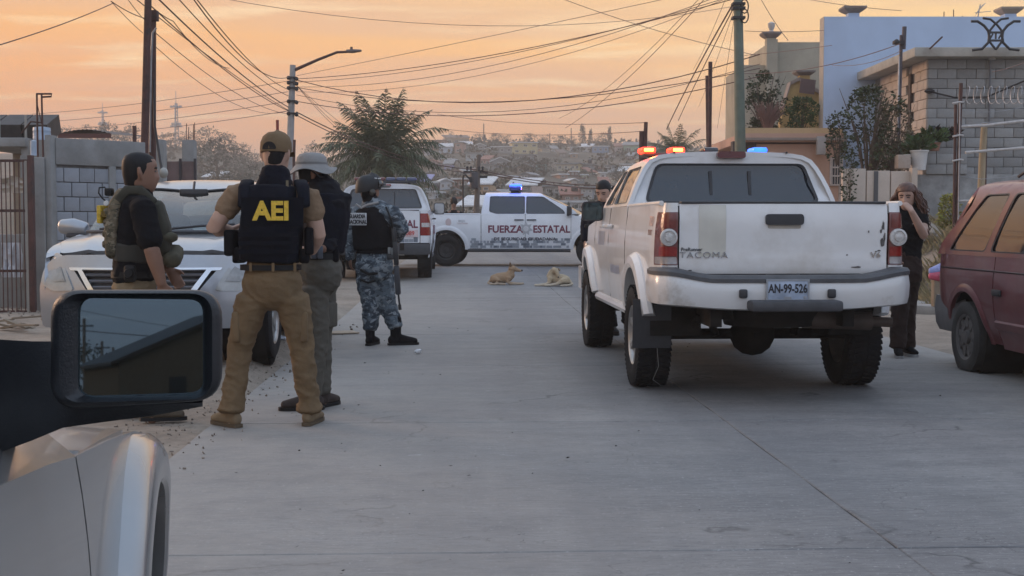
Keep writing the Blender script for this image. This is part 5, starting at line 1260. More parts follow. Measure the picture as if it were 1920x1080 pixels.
 mb = MB(); panel(mb, rpoly([(-.855, -.36), (-.4, .02), (.4, .02), (.855, -.36), (.845, .30), (.74, .66), (-.74, .66), (-.845, .30)], .04), hd, res=.07, thick=.03, toward=ctr); mb.build('hood', B, T, sharp=40)
 for s in (-1, 1):
  xe = lambda y: tabs(y, [(-.36, .855), (.30, .845), (.66, .745)]); f = lambda y: V((s * (tabs(zt(y), hw) + plan(y)), y, zt(y) - .004)); ys = [-.36 + 1.02 * i / 12 for i in range(13)]
  mb = MB(); mb.loft([[V(hd(s * xe(y), y)) + V((0, 0, -.003)) for y in ys], [f(min(y, .64)) for y in ys]], False, False); mb.build('fender_top', B, T)
 F = lambda x, z: V((x, .90 - .26 * (abs(x) / .86) ** 2.3 - .34 * max(0, z - .55) ** 1.2 - .25 * max(0, .4 - z), z))
 gril = [(-.56, .735), (.56, .735), (.40, .54), (-.40, .54)]
 mb = MB(); panel(mb, rpoly([(-.86, .30), (.86, .30), (.88, .62), (.80, .80), (.66, .845), (0, .855), (-.66, .845), (-.80, .80), (-.88, .62)], .04), F, [gril, rrect(0, .36, 1.1, .12, .04)], res=.07, thick=.06, toward=ctr); mb.build('front_fascia', B, T, sharp=40)
 mb = MB(); panel(mb, [(-.62, .75), (.62, .75), (.45, .26), (-.45, .26)], lambda x, z: F(x, z) - V((0, .05, 0)), res=.12, thick=0, toward=ctr); gr = mb.build('grille', TRIM, T)
 for z in (.70, .655, .61, .57): w_ = .50 - (.735 - z) * .75; MB().tube([F(-w_ + 2 * w_ * i / 10, z) - V((0, .02, 0)) for i in range(11)], .011, 5).build('grille_bar', mat('grey_bar', (.12, .12, .13), .4), gr)
 mb = MB(); panel(mb, rpoly([(-.60, .752), (.60, .752), (.585, .73), (.52, .73), (.36, .50), (-.36, .50), (-.52, .73), (-.585, .73)], .01), F, [rpoly([(-.485, .738), (.485, .738), (.325, .525), (-.325, .525)], .01)], res=.06, thick=.03, ins=.010, toward=ctr); mb.build('grille_surround', CHROME, T, sharp=40)
 for s in (-1, 1):
  hl = [(s * a, b) for a, b in ((.55, .585), (.74, .575), (.865, .63), (.855, .74), (.765, .865), (.705, .85), (.63, .73))]
  fl = lambda x, z: F(x, z) - V((0, .45 * max(0, abs(x) - .55) * max(0, z - .68) * 4, 0)) + V((0, .012, 0))
  mb = MB(); panel(mb, rpoly(hl, .03), fl, res=.05, thick=.03, toward=ctr); lo = mb.build('headlight', mat('headlight_glass', (.33, .325, .31), .08, var=.15, scale=10, coat=1.0), T, sharp=50)
  mb = MB(); panel(mb, [tuple(V(p) * .55 + V((s * .71 * .45, .73 * .45))) for p in hl], fl, res=.05, thick=0, ins=.006, toward=ctr); mb.build('lamp_bowl', mat('lamp_inner', (.24, .235, .225), .12, var=.35, scale=12, coat=1.0), lo)
  mirror_pod_s = V((s * .86, -.58, 1.035)); mb = MB(); mb.blob([(mirror_pod_s + V((s * .03, 0, 0)), .05, .06, V((0, 1, 0))), (mirror_pod_s + V((s * .13, .0, .015)), .065, .075), (mirror_pod_s + V((s * .235, -.02, .02)), .045, .06)], 14); mo = mb.build('side_mirror', B, T); MB().box(mirror_pod_s + V((s * .10, .01, -.058)), (.17, .09, .03), bev=.012).build('mirror_base', TRIM, mo)
  for cy in (0, -2.78): wheel(T, (s * .79, cy, .325), .33, .215, .20, s, 'alloyhub', ALLOY, lugs=False)
 mb = MB(); mb.box((0, -1.5, .33), (1.45, 3.9, .2)); mb.build('underbody', UNDER, T)
 seat = mat('dark_seat', (.05, .05, .052), .8)
 for x in (-.38, .38):
  mb = MB(); mb.blob([((x, -1.45, .55), .25, .09, V((1, 0, 0)), 3), ((x, -1.6, .95), .24, .08), ((x, -1.66, 1.12), .17, .06)], 14); mb.blob([((x, -1.66, 1.17), .10, .05, V((1, 0, 0)), 3), ((x, -1.67, 1.29), .11, .055)], 12); mb.build('seat', seat, T)
 mb = MB(); mb.box((0, -.35, .92), (1.45, .45, .12), bev=.05); mb.tube([V((.38 + .17 * cos(a), -.62 + .05 * sin(a), 1.0 + .16 * sin(a))) for a in [2 * pi * k / 16 for k in range(17)]], .016, 6); mb.build('dashboard', seat, T)
 mb = MB(); mb.box((0, -.92, 1.34), (.26, .03, .075), bev=.02); mb.tube([(0, -.92, 1.37), (0, -.96, 1.44)], .012, 5); mb.build('rear_view_mirror', TRIM, T)
build_sedan()
def build_van():
 T = thing('minivan', 'old burgundy minivan at the right edge with a sagging flat rear tyre', 'van', (4.72, 11.05, 0), radians(180 + 2.4))
 B = mat('burgundy_paint', (.15, .034, .040), .36, var=.14, scale=2.5, coat=.35, dirt=(.20, .095, .09), dscale=2.2, dlo=.45, dhi=.8); ctr = V((0, 1, .9))
 hw = [(.22, .76), (.45, .835), (.62, .86), (.80, .865), (.99, .845)]
 plan = lambda y: -.10 * (max(0, -.45 - y) / .35) ** 2 - .14 * (max(0, y - 3.0) / .7) ** 2
 for s in (-1, 1):
  f = lambda y, z: V((s * (tabs(z, hw) + plan(y)), y, z)); aR = arcp(0, .31, .375, .27)
  for nm, o in (('rear_quarter', [(-.70, .62), (-.66, .985), (.58, .985), (.58, .27)] + aR + [(-.40, .36)]), ('sliding_door', [(.595, .24), (.595, .985), (1.80, .985), (1.80, .24)]), ('front_door', [(1.815, .24), (1.815, .985), (2.72, .985), (2.5, .24)]),
         ('fender', [(2.735, .6), (2.735, .98), (3.3, .92), (3.62, .75), (3.62, .3), (3.3, .27)] + arcp(2.85, .31, .375, .27) + [(2.52, .3)])):
   mb = MB(); panel(mb, o, f, res=.08, thick=.025, toward=ctr); mb.build(nm, B, T, sharp=35)
  MB().tube([f(-.66 + 3.35 * i / 30, .868) + V((s * -.003, 0, 0)) for i in range(31)], .010, 5).build('groove_strip', mat('dark_burgundy', (.04, .012, .014), .5), T)
  mb = MB(); mb.loft([[f(y, z) + V((s * d, 0, 0)) for z, d in ((.40, .0), (.405, .016), (.46, .02), (.475, .0))] for y in [.60 + 2.0 * i / 20 for i in range(21)]], False, False); mb.build('side_moulding', mat('faded_burgundy', (.17, .07, .075), .5, var=.15), T, sharp=40)
  mb = MB(); rings = []
  for i in range(21):
   a = -.12 + (pi + .24) * i / 20; rings.append([f((.375 + d) * cos(a), .31 + (.375 + d) * sin(a)) + V((s * e, 0, 0)) for d, e in ((-.008, -.02), (-.006, .014), (.03, .018), (.06, .0))])
  mb.loft(rings, False, False); mb.build('arch_lip', B, T, sharp=40)
  for cy in (0, 2.85): MB().lathe([(.385, s * .82), (.385, s * .45), (.01, s * .45)], (0, cy, .31), 'X', 24, False).build('wheel_well', UNDER, T)
  wheel(T, (s * .765, 0, .305 - (.018 if s > 0 else 0)), .315, .20, .19, s, 'alloyhub', mat('dirty_hub', (.11, .10, .095), .6, var=.3), lugs=False, flat=.035 if s > 0 else 0, tm=mat('dusty_tyre', (.045, .042, .04), .9, var=.3)); wheel(T, (s * .765, 2.85, .31), .315, .20, .19, s, 'alloyhub', MATS['dirty_hub'], lugs=False)
  MB().box((s * .80, 2.62, 1.06), (.2, .1, .14), bev=.03).build('side_mirror', TRIM, T)
  MB().box(f(.68, .70) + V((s * .012, 0, 0)), (.02, .16, .05), bev=.008).build('handle', TRIM, T)
 sec = Sec([(.847, .985), (.815, 1.18), (.745, 1.46), (.67, 1.575), (.42, 1.625), (0, 1.64)]); S = sec.S
 gh = lambda t, y: V((sec.at(t)[0], y, sec.at(t)[1] - .05 * max(0, y - 1.6) ** 2 * (1 - abs(t) / S)))
 yb = lambda t: tabs(abs(t) / S, [(0, -.20), (.5, -.16), (.66, -.12), (1, -.665)]); yf = lambda t: tabs(abs(t) / S, [(0, 2.0), (.5, 2.05), (.66, 2.15), (1, 2.95)])
 out = [(t, yb(t)) for t in [-S + 2 * S * i / 30 for i in range(31)]] + [(t, yf(t)) for t in [S - 2 * S * i / 30 for i in range(31)]]
 holes = []
 for s in (-1, 1):
  for w in ([(-.42, 1.02), (.36, 1.02), (.60, 1.50), (.12, 1.50)], [(.46, 1.02), (1.74, 1.02), (1.74, 1.50), (.70, 1.50)], [(1.86, 1.02), (2.66, 1.02), (2.25, 1.48), (1.86, 1.50)]): holes.append(rpoly([(s * sec.tz(z), y) for y, z in w], .05))
 mb = MB(); panel(mb, out, gh, holes, res=.09, thick=.03, toward=ctr); mb.build('cab_shell', B, T, sharp=45)
 vg = mat('van_glass', (.03, .03, .032), .05, var=.05, spec=1.0)
 for h in holes: glass_with_seal(T, h, gh, vg, ctr)
 pts = [gh(t, yb(t)) for t in [-S + 2 * S * i / 30 for i in range(31)]]
 by = lambda z: tabs(z, [(.4, -.78), (.62, -.75), (.985, -.665), (1.5, -.24), (1.64, -.20)])
 poly = [(p.x, p.z) for p in pts]; poly = [(-.80, .42)] + [(poly[0][0], .95)] + poly + [(poly[-1][0], .95), (.80, .42)] if poly[0][0] < 0 else [(.80, .42)] + poly + [(-.80, .42)]
 bk = lambda x, z: V((x, by(z) + .09 * (abs(x) / .85) ** 4, z)); rw = rpoly([(-.66, 1.04), (.66, 1.04), (.58, 1.48), (-.58, 1.48)], .06)
 mb = MB(); panel(mb, poly, bk, [rw], res=.10, thick=.03, toward=ctr); mb.build('hatch', B, T, sharp=45); glass_with_seal(T, rw, bk, vg, ctr, 'rear_window')
 for s in (-1, 1): mb = MB(); panel(mb, rrect(s * .77, .80, .10, .28, .02), bk, res=.06, thick=.02, ins=.008, toward=ctr); mb.build('tail_lamp', REDL, T)
 gb = mat('grey_bumper', (.16, .15, .15), .6, var=.15); mb = MB(); pth = spline([(-.83, -.30), (-.835, -.60), (-.74, -.80), (0, -.86), (.74, -.80), (.835, -.60), (.83, -.30)], 6, False)
 mb.loft([[V((p.x * k, p.y * k2, z)) for k, k2, z in ((.97, .97, .30), (1.0, 1.0, .36), (1.012, 1.02, .50), (1.0, 1.0, .61), (.9, .85, .62), (.9, .85, .30))] for p in pth]); mb.build('rear_bumper', gb, T, sharp=40)
 wt = [gh(t, yf(t)) for t in [-S * .72 + 1.44 * S * i / 12 for i in range(13)]]; wq = [V((-.78 + 1.56 * i / 12, 3.0 - .2 * abs(-1 + i / 6) ** 2, .97)) for i in range(13)]
 mb = MB(); mb.loft([[a.lerp(b, k / 5) for a, b in zip(wq, wt)] for k in range(6)], False, False); mb.build('windscreen', vg, T)
 mb = MB(); panel(mb, rpoly([(-.80, 2.75), (.80, 2.75), (.72, 3.6), (-.72, 3.6)], .1), lambda x, y: V((x, y, tabs(y, [(2.7, .985), (3.3, .92), (3.65, .76)]) - .05 * (abs(x) / .8) ** 3)), res=.12, thick=.03, toward=ctr); mb.build('hood', B, T)
 MB().box((0, 3.62, .5), (1.5, .18, .45), bev=.08).build('front_bumper', gb, T)
 mb = MB()
 for x in (-.52, .52): mb.tube([(x, .25, 1.645), (x, .4, 1.685), (x, 1.7, 1.67), (x, 1.85, 1.62)], .014, 6)
 mb.build('roof_rack', TRIM, T)
 mb = MB(); mb.box((0, 1.4, .38), (1.4, 3.9, .16)); mb.tube([(-.75, 0, .31), (.75, 0, .31)], .04, 8); mb.build('underbody', UNDER, T)
build_van()
def build_mirror_truck():
 yaw = radians(10.5); T = thing('silver_pickup', 'silver pickup close at the lower left with its big black wing mirror', 'pickup truck', (-.685 - .86 * cos(yaw) - .78 * sin(yaw), 2.076 - .86 * sin(yaw) + .78 * cos(yaw), 0), yaw)
 Mi = (Matrix.Translation(T.location) @ Matrix.Rotation(yaw, 4, 'Z')).inverted(); LO = lambda p: Mi @ p
 B = mat('warm_silver_paint', (.33, .323, .315), .27, metal=.6, var=.05, coat=.55); ctr = V((0, -1, .5))
 top = lambda y: tabs(y, [(-2.2, 1.02), (-1.6, .975), (-1.0, .912), (-.78, .885), (0, .80), (.5, .70), (.85, .60)])
 hw = lambda y, z: .86 - .05 * max(0, (.45 - z) / .3) ** 2 - .22 * (max(0, y - .15) / .75) ** 2 - .025 * max(0, (z - .62) / .3) ** 2 * 1.0
 R, Ra, cz = .32, .365, .32
 for s in (1, -1):
  f = lambda y, z: V((s * hw(y, z), y, z)); sh = lambda y, z: V((s * (hw(y, top(y)) - (z - top(y)) * 1.25), y, z))
  dr = [(-1.95, .24), (-1.95, 1.0), (-1.6, .975), (-1.0, .912), (-.79, .885), (-.765, .6), (-.76, .24)]
  mb = MB(); panel(mb, dr, f, res=.07, thick=.03, toward=ctr); d_ = mb.build('door', B, T, sharp=30)
  mb = MB(); panel(mb, [(-1.95, 1.0), (-1.6, .975), (-1.0, .912), (-.79, .885), (-.73, .975), (-1.6, 1.05), (-1.95, 1.08)], sh, res=.07, thick=.03, toward=ctr); mb.build('door_shoulder', B, d_, sharp=30)
  fe = [(-.748, .24), (-.753, .6), (-.778, .884), (-.4, top(-.4)), (0, top(0)), (.3, top(.3)), (.6, top(.6)), (.8, top(.8)), (.8, .3), (.45, .26)] + arcp(0, cz, Ra, .26) + [(-.45, .24)]
  mb = MB(); panel(mb, fe, f, res=.06, thick=.03, toward=ctr); mb.build('fender', B, T, sharp=30)
  mb = MB(); rings = []
  for i in range(61):
   a = -.2 + (pi + .4) * i / 60; ring = []
   for dr_, e in ((-.006, -.06), (-.006, .040), (.002, .049), (.012, .052), (.040, .0535), (.066, .051), (.088, .041), (.106, .022), (.118, -.004)):
    y, z = (Ra + dr_) * cos(a) * 1.04, cz + (Ra + dr_) * sin(a); ring.append(f(y, min(z, top(y) - .004 - .010 * abs(e - .05) * 4)) + V((s * e, 0, 0)))
   rings.append(ring)
  mb.loft(rings, False, False); mb.build('flare', B, T, sharp=32)
  mb = MB(); n = 16; pr = [((Ra + .012) * cos(pi * i / n) * 1.03, cz + (Ra + .012) * sin(pi * i / n)) for i in range(n + 1)]; mb.loft([[V((s * x, y, z)) for y, z in pr] for x in (.85, .5)], False, False); mb.build('wheel_well', UNDER, T)
  wheel(T, (s * .745, 0, R - .004), R, .23, .20, s, 'spoke', ALLOY, lugs=True)
 # hood / cowl
 mb = MB(); panel(mb, rpoly([(-.835, -.72), (.835, -.72), (.83, .0), (.66, .72), (-.66, .72), (-.83, .0)], .05), lambda x, y: V((x, y, top(y) + .05 * (1 - (abs(x) / .85) ** 2.5))), res=.08, thick=.03, toward=ctr); mb.build('hood', B, T, sharp=40)
 MB().box((0, .86, .45), (1.3, .2, .4), bev=.08).build('front_bumper', TRIM, T)
 sec = Sec([(.72, 1.0), (.66, 1.18), (.56, 1.42), (.46, 1.52), (.25, 1.56), (0, 1.57)]); S = sec.S; gh = lambda t, y: V((sec.at(t)[0], y, sec.at(t)[1]))
 yf = lambda t: tabs(abs(t) / S, [(0, -1.35), (.5, -1.33), (.66, -1.25), (1, -.58)]); yb = lambda t: -2.35
 out = [(t, -2.35) for t in [-S + 2 * S * i / 20 for i in range(21)]] + [(t, yf(t)) for t in [S - 2 * S * i / 20 for i in range(21)]]
 holes = [rpoly([(s * sec.tz(z), y) for y, z in ((-2.2, 1.03), (-.95, 1.03), (-1.36, 1.42), (-2.2, 1.42))], .04) for s in (-1, 1)]
 mb = MB(); panel(mb, out, gh, holes, res=.10, thick=.03, toward=ctr); mb.build('cab_shell', B, T, sharp=45)
 for h in holes: glass_with_seal(T, h, gh, TINT, ctr)
 wt = [gh(t, yf(t)) for t in [-S * .78 + 1.56 * S * i / 12 for i in range(13)]]; wq = [V((-.74 + 1.48 * i / 12, -.36 - .2 * abs(-1 + i / 6) ** 2, .94)) for i in range(13)]
 mb = MB(); mb.loft([[a.lerp(b, k / 5) for a, b in zip(wq, wt)] for k in range(6)], False, False); mb.build('windscreen', TINT, T)
 MB().box((0, -1.9, .45), (1.55, 1.4, .35)).build('underbody', UNDER, T, smooth=False); MB().box((0, -3.1, .62), (1.66, 1.4, .62), bev=.06).build('bed', B, T)
 for s in (-1, 1): wheel(T, (s * .745, -2.75, R - .004), R, .23, .20, s, 'spoke', ALLOY, lugs=False)
 # the mirror
 gl = mat('mirror_housing', (.016, .016, .018), .42, var=.2, scale=25, bump=.15, bscale=200)
 def mr(x0, x1, y0, y1, D, r, sk=0): return [LO(P(px, py, D)) for px, py in rpoly([(x0, y1), (x1, y1 - sk), (x1, y0), (x0, y0)], r, 7)]
 mb = MB(); mb.loft([mr(150, 380, 562, 740, 1.715, 26), mr(146, 384, 557, 745, 1.655, 30), mr(112, 398, 550, 756, 1.645, 44, 8), mr(100, 411, 545, 764, 1.65, 52, 14), mr(95, 417, 543, 768, 1.665, 56, 18), mr(97, 416, 545, 770, 1.70, 56, 20), mr(104, 408, 556, 766, 1.76, 54, 20), mr(130, 380, 590, 744, 1.80, 48, 12)], True, False)
 me = mb; mo = me.build('wing_mirror', gl, T, sharp=60)
 mb = MB(); a = [LO(P(x, y, d)) for x, y, d in ((-90, 632, 1.72), (-90, 868, 1.74), (-90, 868, 1.86), (-90, 632, 1.84))]; rings = []
 for x, y0, y1, d in ((-90, 632, 880, 1.74), (-10, 636, 852, 1.72), (60, 640, 826, 1.70), (118, 640, 802, 1.69), (190, 700, 792, 1.70), (290, 735, 779, 1.70), (380, 748, 762, 1.70)):
  rings.append([LO(P(px_, py_, d + q)) for px_, py_, q in ((x, y0, 0), (x, (y0 + y1) / 2, -.02), (x, y1, .0), (x, y1, .09), (x, (y0 + y1) / 2, .11), (x, y0, .09))])
 mb.loft(rings); mb.build('mirror_arm', gl, T, sharp=50)
 # glass: tilted so that it shows what stands behind us on the left
 def gp(px, py):
  p = P(px, py, 1.69); q = P(262, 650, 1.69); d = p - q; return LO(p + V((0, d.x * .25 + d.z * .066, 0)))
 mb = MB(); panel(mb, rpoly([(140, 748), (390, 748), (390, 554), (142, 556)], 26, 6), gp, res=80, thick=0); mb.build('mirror_glass', mat('tinted_mirror', (.10, .135, .155), .015, metal=1.0, var=.01), mo)
build_mirror_truck()
# ================================================================== WALLS AND HOUSES NEAR BY
BLK = mat('grey_block', (.27, .268, .262), .9, var=.22, scale=5, bump=.5, bscale=55, objrand=.16, dirt=(.20, .195, .185), dscale=3, dlo=.5, dhi=.75)
BLK2 = mat('white_grey_block', (.255, .265, .285), .9, var=.14, scale=5, bump=.4, bscale=55, objrand=.10, dirt=(.20, .20, .20), dscale=3, dlo=.55, dhi=.8)
MORT = mat('mortar', (.205, .20, .195), .95, var=.2, scale=7, bump=.4, bscale=40)
PLAST = mat('raw_concrete', (.235, .23, .22), .9, var=.2, scale=2.2, bump=.35, bscale=30, dirt=(.16, .155, .145), dscale=1.5, dlo=.5, dhi=.75)
BLKM = {}
def block_face(par, o, ax, n, L_, H, bw, bh, m, skip=None, jit=.006, seed=1):
 """single blocks laid in running bond on the plane through o (local), along ax, facing n"""
 rg = random.Random(seed); ax = V(ax).normalized(); n = V(n).normalized(); rows = int(H / bh + .01)
 rot = Matrix((ax, n, V((0, 0, 1)))).transposed().to_euler()
 for r in range(rows):
  x = -(bw / 2 if r % 2 else 0)
  while x < L_ - .02:
   a, b = max(0, x), min(L_, x + bw); w = b - a
   if w > .05 and not (skip and skip((a + b) / 2, (r + .5) * bh)):
    key = (round(w, 2), bh, m.name)
    if key not in BLKM: BLKM[key] = MB().box((0, 0, 0), (w - .011, .05, bh - .011), bev=.004).mesh('block', True, 40)
    ob = link('block', BLKM[key], m, par); ob.location = V(o) + ax * ((a + b) / 2) + V((0, 0, (r + .5) * bh)) + n * rg.uniform(-jit, jit); ob.rotation_euler = rot
   x += bw
# ---- left block wall
a, b = P(102, 268, 17.6), P(268, 272, 18.6); a.z = b.z = 0; ax = (b - a).normalized(); n = V((ax.y, -ax.x, 0)); Lw = (b - a).length
t = thing('block_wall', 'pale grey block wall behind the silver sedan, left of the two rusty poles', 'wall', a)
mb = MB(); M3 = Matrix((ax, n, V((0, 0, 1)))).transposed()
mb.box(ax * (Lw / 2) - n * .085 + V((0, 0, 1.05)), (Lw, .13, 2.14), M=M3); mb.build('mortar_core', MORT, t, smooth=False)
block_face(t, V((0, 0, .02)), ax, n, Lw, 2.0, .23, .1995, BLK2, seed=2)
mb = MB(); mb.box(ax * (Lw / 2) - n * .05 + V((0, 0, 2.23)), (Lw + .02, .2, .36), M=M3, bev=.01); mb.build('tie_beam', PLAST, t)
mb = MB(); mb.box(ax * (Lw * .62) - n * .03 + V((0, 0, 1.03)), (.11, .16, 2.05), M=M3, bev=.01); mb.build('tie_column', PLAST, t)
p = P(94, 400, 17.5); t = thing('concrete_pillar', 'raw concrete gate pillar between the barred gate and the block wall', 'pillar', (p.x, 17.5, -.05))
MB().box((-.13, 0, 1.09), (.22, .3, 2.2), bev=.015).build('shaft', PLAST, t); MB().box((.02, .02, 1.24), (.08, .26, 2.5), bev=.015).build('wall_end', PLAST, t)
for (x0, x1, y0, D, lab) in ((291, 309, 262, 22, 'slim grey column just right of the rusty poles'), (344, 366, 263, 24, 'wider grey column with steel rods sticking out of its top')):
 A, B_ = P(x0, y0, D), P(x1, y0, D); t = thing('concrete_column', lab, 'column', ((A.x + B_.x) / 2, D, 0)); w = B_.x - A.x
 MB().box((0, 0, A.z / 2), (w, .25, A.z), bev=.01).build('shaft', PLAST, t)
 if x0 > 300:
  for k in (-.07, -.03, .06, .08): MB().tube([(k, .05, A.z - .02), (k + .01, .05, A.z + .2 + abs(k) * 1.6)], .007, 5).build('rebar', RUST, t)
A = P(311, 300, 23.6); B_ = P(366, 300, 23.6); t = thing('sheet_gate', 'brown sheet metal gate in two leaves left of the silver sedan roof', 'gate', (A.x, 23.6, 0)); w = B_.x - A.x
for k in range(2): MB().box((w * (.25 + .5 * k), 0, A.z * .5 + .1), (w * .47, .02, A.z - .25), bev=.004).build('sheet', mat('brown_sheet', (.12, .075, .068), .7, var=.2, scale=4, dirt=(.18, .13, .10), dscale=3), t)
mb = MB()
for x in (0, w * .5, w): mb.box((x, -.01, A.z / 2), (.04, .05, A.z + .05))
mb.build('frame', mat('dark_steel', (.03, .026, .03), .6), t, smooth=False)
# barred gate
A = P(0, 297, 17.0); B_ = P(54, 297, 17.0); t = thing('barred_gate', 'rusty gate of thin upright bars at the far left edge', 'gate', (B_.x, 17.0, -.03))
H = A.z
for k in range(17): MB().tube([(-.02 - .058 * k, 0, .04), (-.02 - .058 * k, 0, H)], .008, 6).build('bar', RUST, t)
for z in (.12, .66, 1.45, H): MB().box((-.5, .012, z), (1.05, .02, .035)).build('rail', RUST, t, smooth=False)
MB().box((.025, 0, H / 2 + .03), (.07, .07, H + .08), bev=.005).build('post', RUST, t); MB().box((-.04, .02, H / 2), (.04, .04, H)).build('stile', mat('pale_post', (.28, .26, .23), .7), t, smooth=False)
# yard things behind the gate
A = P(-60, 275, 20.5); B_ = P(57, 275, 20.5); t = thing('carport', 'concrete carport roof with dark sheets on top at the far left', 'carport', (A.x, 20.5, 0))
w = B_.x - A.x; z0 = A.z
MB().box((w / 2, .9, z0 + .06), (w, 2.2, .14), bev=.01).build('roof_slab', PLAST, t); MB().box((w / 2, 1.9, z0 / 2), (w, .15, z0)).build('back_wall', mat('brown_wall', (.24, .19, .14), .9), t, smooth=False); MB().box((w - .05, .0, z0 / 2), (.12, .2, z0 - .02)).build('pier', PLAST, t, smooth=False)  # back wall in one plain brown
for k in range(3): MB().box((.15 + k * .42, .5, z0 + .32), (.40, .6, .30), M=Matrix.Rotation(.35, 3, 'X')).build('roof_sheet', mat('dark_sheet', (.045, .038, .036), .6, var=.3), t, smooth=False)
mb = MB()
for x in (.02, .36, .78): mb.box((x + .1, .1, z0 + .30), (.03, .03, .42))
mb.build('sheet_support', mat('pale_post', (.3, .3, .3), .7), t, smooth=False)
t = thing('pipe_stand', 'rusty two-legged steel frame with a hooked top above the gate pillar', 'frame', V((P(74, 297, 18.2).x, 18.2, 1.9)))
o = t.location; mb = MB()
for x0, y0, x1, y1 in ((69, 177, 71, 298), (78, 177, 81, 296)): mb.tube([P(x0, y0, 18.2) - o, P(x1, y1, 18.2) - o], .014, 6)
mb.build('leg', RUST, t)
mb = MB(); mb.tube([P(68, 176, 18.2) - o, P(97, 176, 18.2) - o, P(96, 181, 18.2) - o, P(79, 182, 18.2) - o], .013, 6); mb.tube([P(70, 196, 18.2) - o, P(80, 240, 18.2) - o], .006, 5); mb.tube([P(40, 250, 18.3) - o, P(58, 228, 18.2) - o, P(79, 230, 18.2) - o], .012, 6); mb.build('bracket', RUST, t)
TANK = mat('pale_blue_tank', (.36, .44, .54), .45, var=.1)
for (x0, y0, x1, y1, D, lab) in ((62, 238, 95, 263, 19.2, 'pale blue tank standing on the wall behind the rusty frame'), (57, 263, 71, 292, 18.8, 'narrow pale blue drum below the pale blue tank')):
 A, B_ = P(x0, y0, D), P(x1, y1, D); o = V(((A.x + B_.x) / 2, D, B_.z)); r = (B_.x - A.x) / 2; h = A.z - B_.z
 mb = MB(); mb.lathe([(r * .95, 0), (r, .03), (r * .96, h * .33), (r, h * .36), (r * .96, h * .66), (r, h * .7), (r * .95, h * .95), (r * .4, h)], n=20); ob = mb.build('water_tank', TANK); ob.location = o; tag(ob, lab, 'tank')
 st = MB().box((0, 0, -o.z / 2), (.3, .3, o.z - .01)).build('stand', PLAST, ob, smooth=False)
for (x0, y0, x1, y1, lab) in ((2, 330, 44, 362, 'crumpled beige tarpaulin hung behind the gate bars'), (3, 455, 42, 520, 'white sheet leaning behind the gate bars')):
 A, B_ = P(x0, y0, 17.8), P(x1, y1, 17.8); mb = MB(); nx = 8
 mb.add([V((A.x + (B_.x - A.x) * i / nx, 17.8 + noise.noise((i * .7, j * .6, y0)) * .09, B_.z + (A.z - B_.z) * j / 6 * (1 - .35 * abs(i / nx - .6) * (1 if y0 < 400 else 0)))) for j in range(7) for i in range(nx + 1)], [(j * 9 + i, j * 9 + i + 1, (j + 1) * 9 + i + 1, (j + 1) * 9 + i) for j in range(6) for i in range(nx)])
 ob = mb.build('tarpaulin', mat('tarp_%d' % y0, (.42, .37, .31) if y0 < 400 else (.50, .52, .56), .8, var=.2)); tag(ob, lab, 'sheet')
ob = MB().box((0, 0, .55), (1.3, .12, 1.1), bev=.01).build('garden_wall', PLAST); ob.location = (P(18, 400, 18.3).x, 18.3, 0); tag(ob, 'low concrete wall inside the yard behind the gate bars', 'wall')
A = P(128, 262, 27); B_ = P(208, 262, 27); t = thing('shed', 'shed with a dark corrugated roof showing over the block wall', 'shed', (A.x, 27, 0)); w = B_.x - A.x
MB().box((w / 2, 1, A.z / 2 - .05), (w, 2, A.z)).build('wall', PLAST, t, smooth=False); mb = MB()
mb.loft([[V((w * i / 24 - .1 + .2 * i / 24, y, A.z + .10 + (.10 if y > 1 else 0) + .02 * (i % 2) + .08 * sin(pi * i / 24))) for i in range(25)] for y in (-.3, 2.3)], False, False); mb.build('roof', mat('dark_tin', (.06, .045, .045), .5, var=.3), t, fixn=False); MB().box((w / 2, -.31, A.z + .06), (w + .2, .03, .09)).build('fascia', mat('red_fascia', (.10, .04, .035), .7), t, smooth=False)
# ---- right side
def wallbox(par, name, x0, x1, y, z0, z1, th, m, bev=0.0): return MB().box(((x0 + x1) / 2, y + th / 2, (z0 + z1) / 2), (x1 - x0, th, z1 - z0), bev=bev).build(name, m, par, smooth=bev > 0)
XA = lambda px, D: P(px, 418, D).x
ZA = lambda py, D: P(960, py, D).z
# grey block house
x0 = XA(1735, 27); t = thing('block_house', 'unfinished grey block house with a flat slab roof at the upper right', 'house', (x0, 27, .8))
H = ZA(111, 27) - .8
mb = MB(); mb.add([V(p) for p in ((.03, .03, 0), (7, .03, 0), (7, 6, 0), (.03, 6, 0), (.03, .03, H), (7, .03, H), (7, 6, H), (.03, 6, H))], [(0, 1, 5, 4), (1, 2, 6, 5), (2, 3, 7, 6), (3, 0, 4, 7), (4, 5, 6, 7)], flat=True); mb.build('mortar_core', MORT, t, smooth=False)
nrow = int(H / .2); bh = H / nrow
block_face(t, V((0, .005, 0)), (1, 0, 0), (0, -1, 0), 3.2, H, .40, bh, BLK, seed=4)
BLKP = mat('warm_lit_block', (.42, .355, .30), .9, var=.15, scale=5, bump=.4, bscale=55, objrand=.10)  # left face: warm low sunlight put into the colour of the grey blocks
block_face(t, V((.005, 3.4, 0)), (0, -1, 0), (-1, 0, 0), 3.4, H, .40, bh, BLKP, skip=lambda u, z: 2.15 < u < 2.42 and z > .9, seed=5)
MB().box((3.3, 2.9, H + .10), (7.4, 6.6, .19), bev=.015).build('roof_slab', mat('slab_edge', (.38, .355, .31), .9, var=.2, scale=3), t)
MB().box((-.012, 1.12, H * .58), (.05, .16, H * .75)).build('dark_slot', mat('slot_dark', (.05, .035, .03), .8), t, smooth=False)
o = V((x0, 27, .8)); zz = lambda px, py, D: P(px, py, D) - o
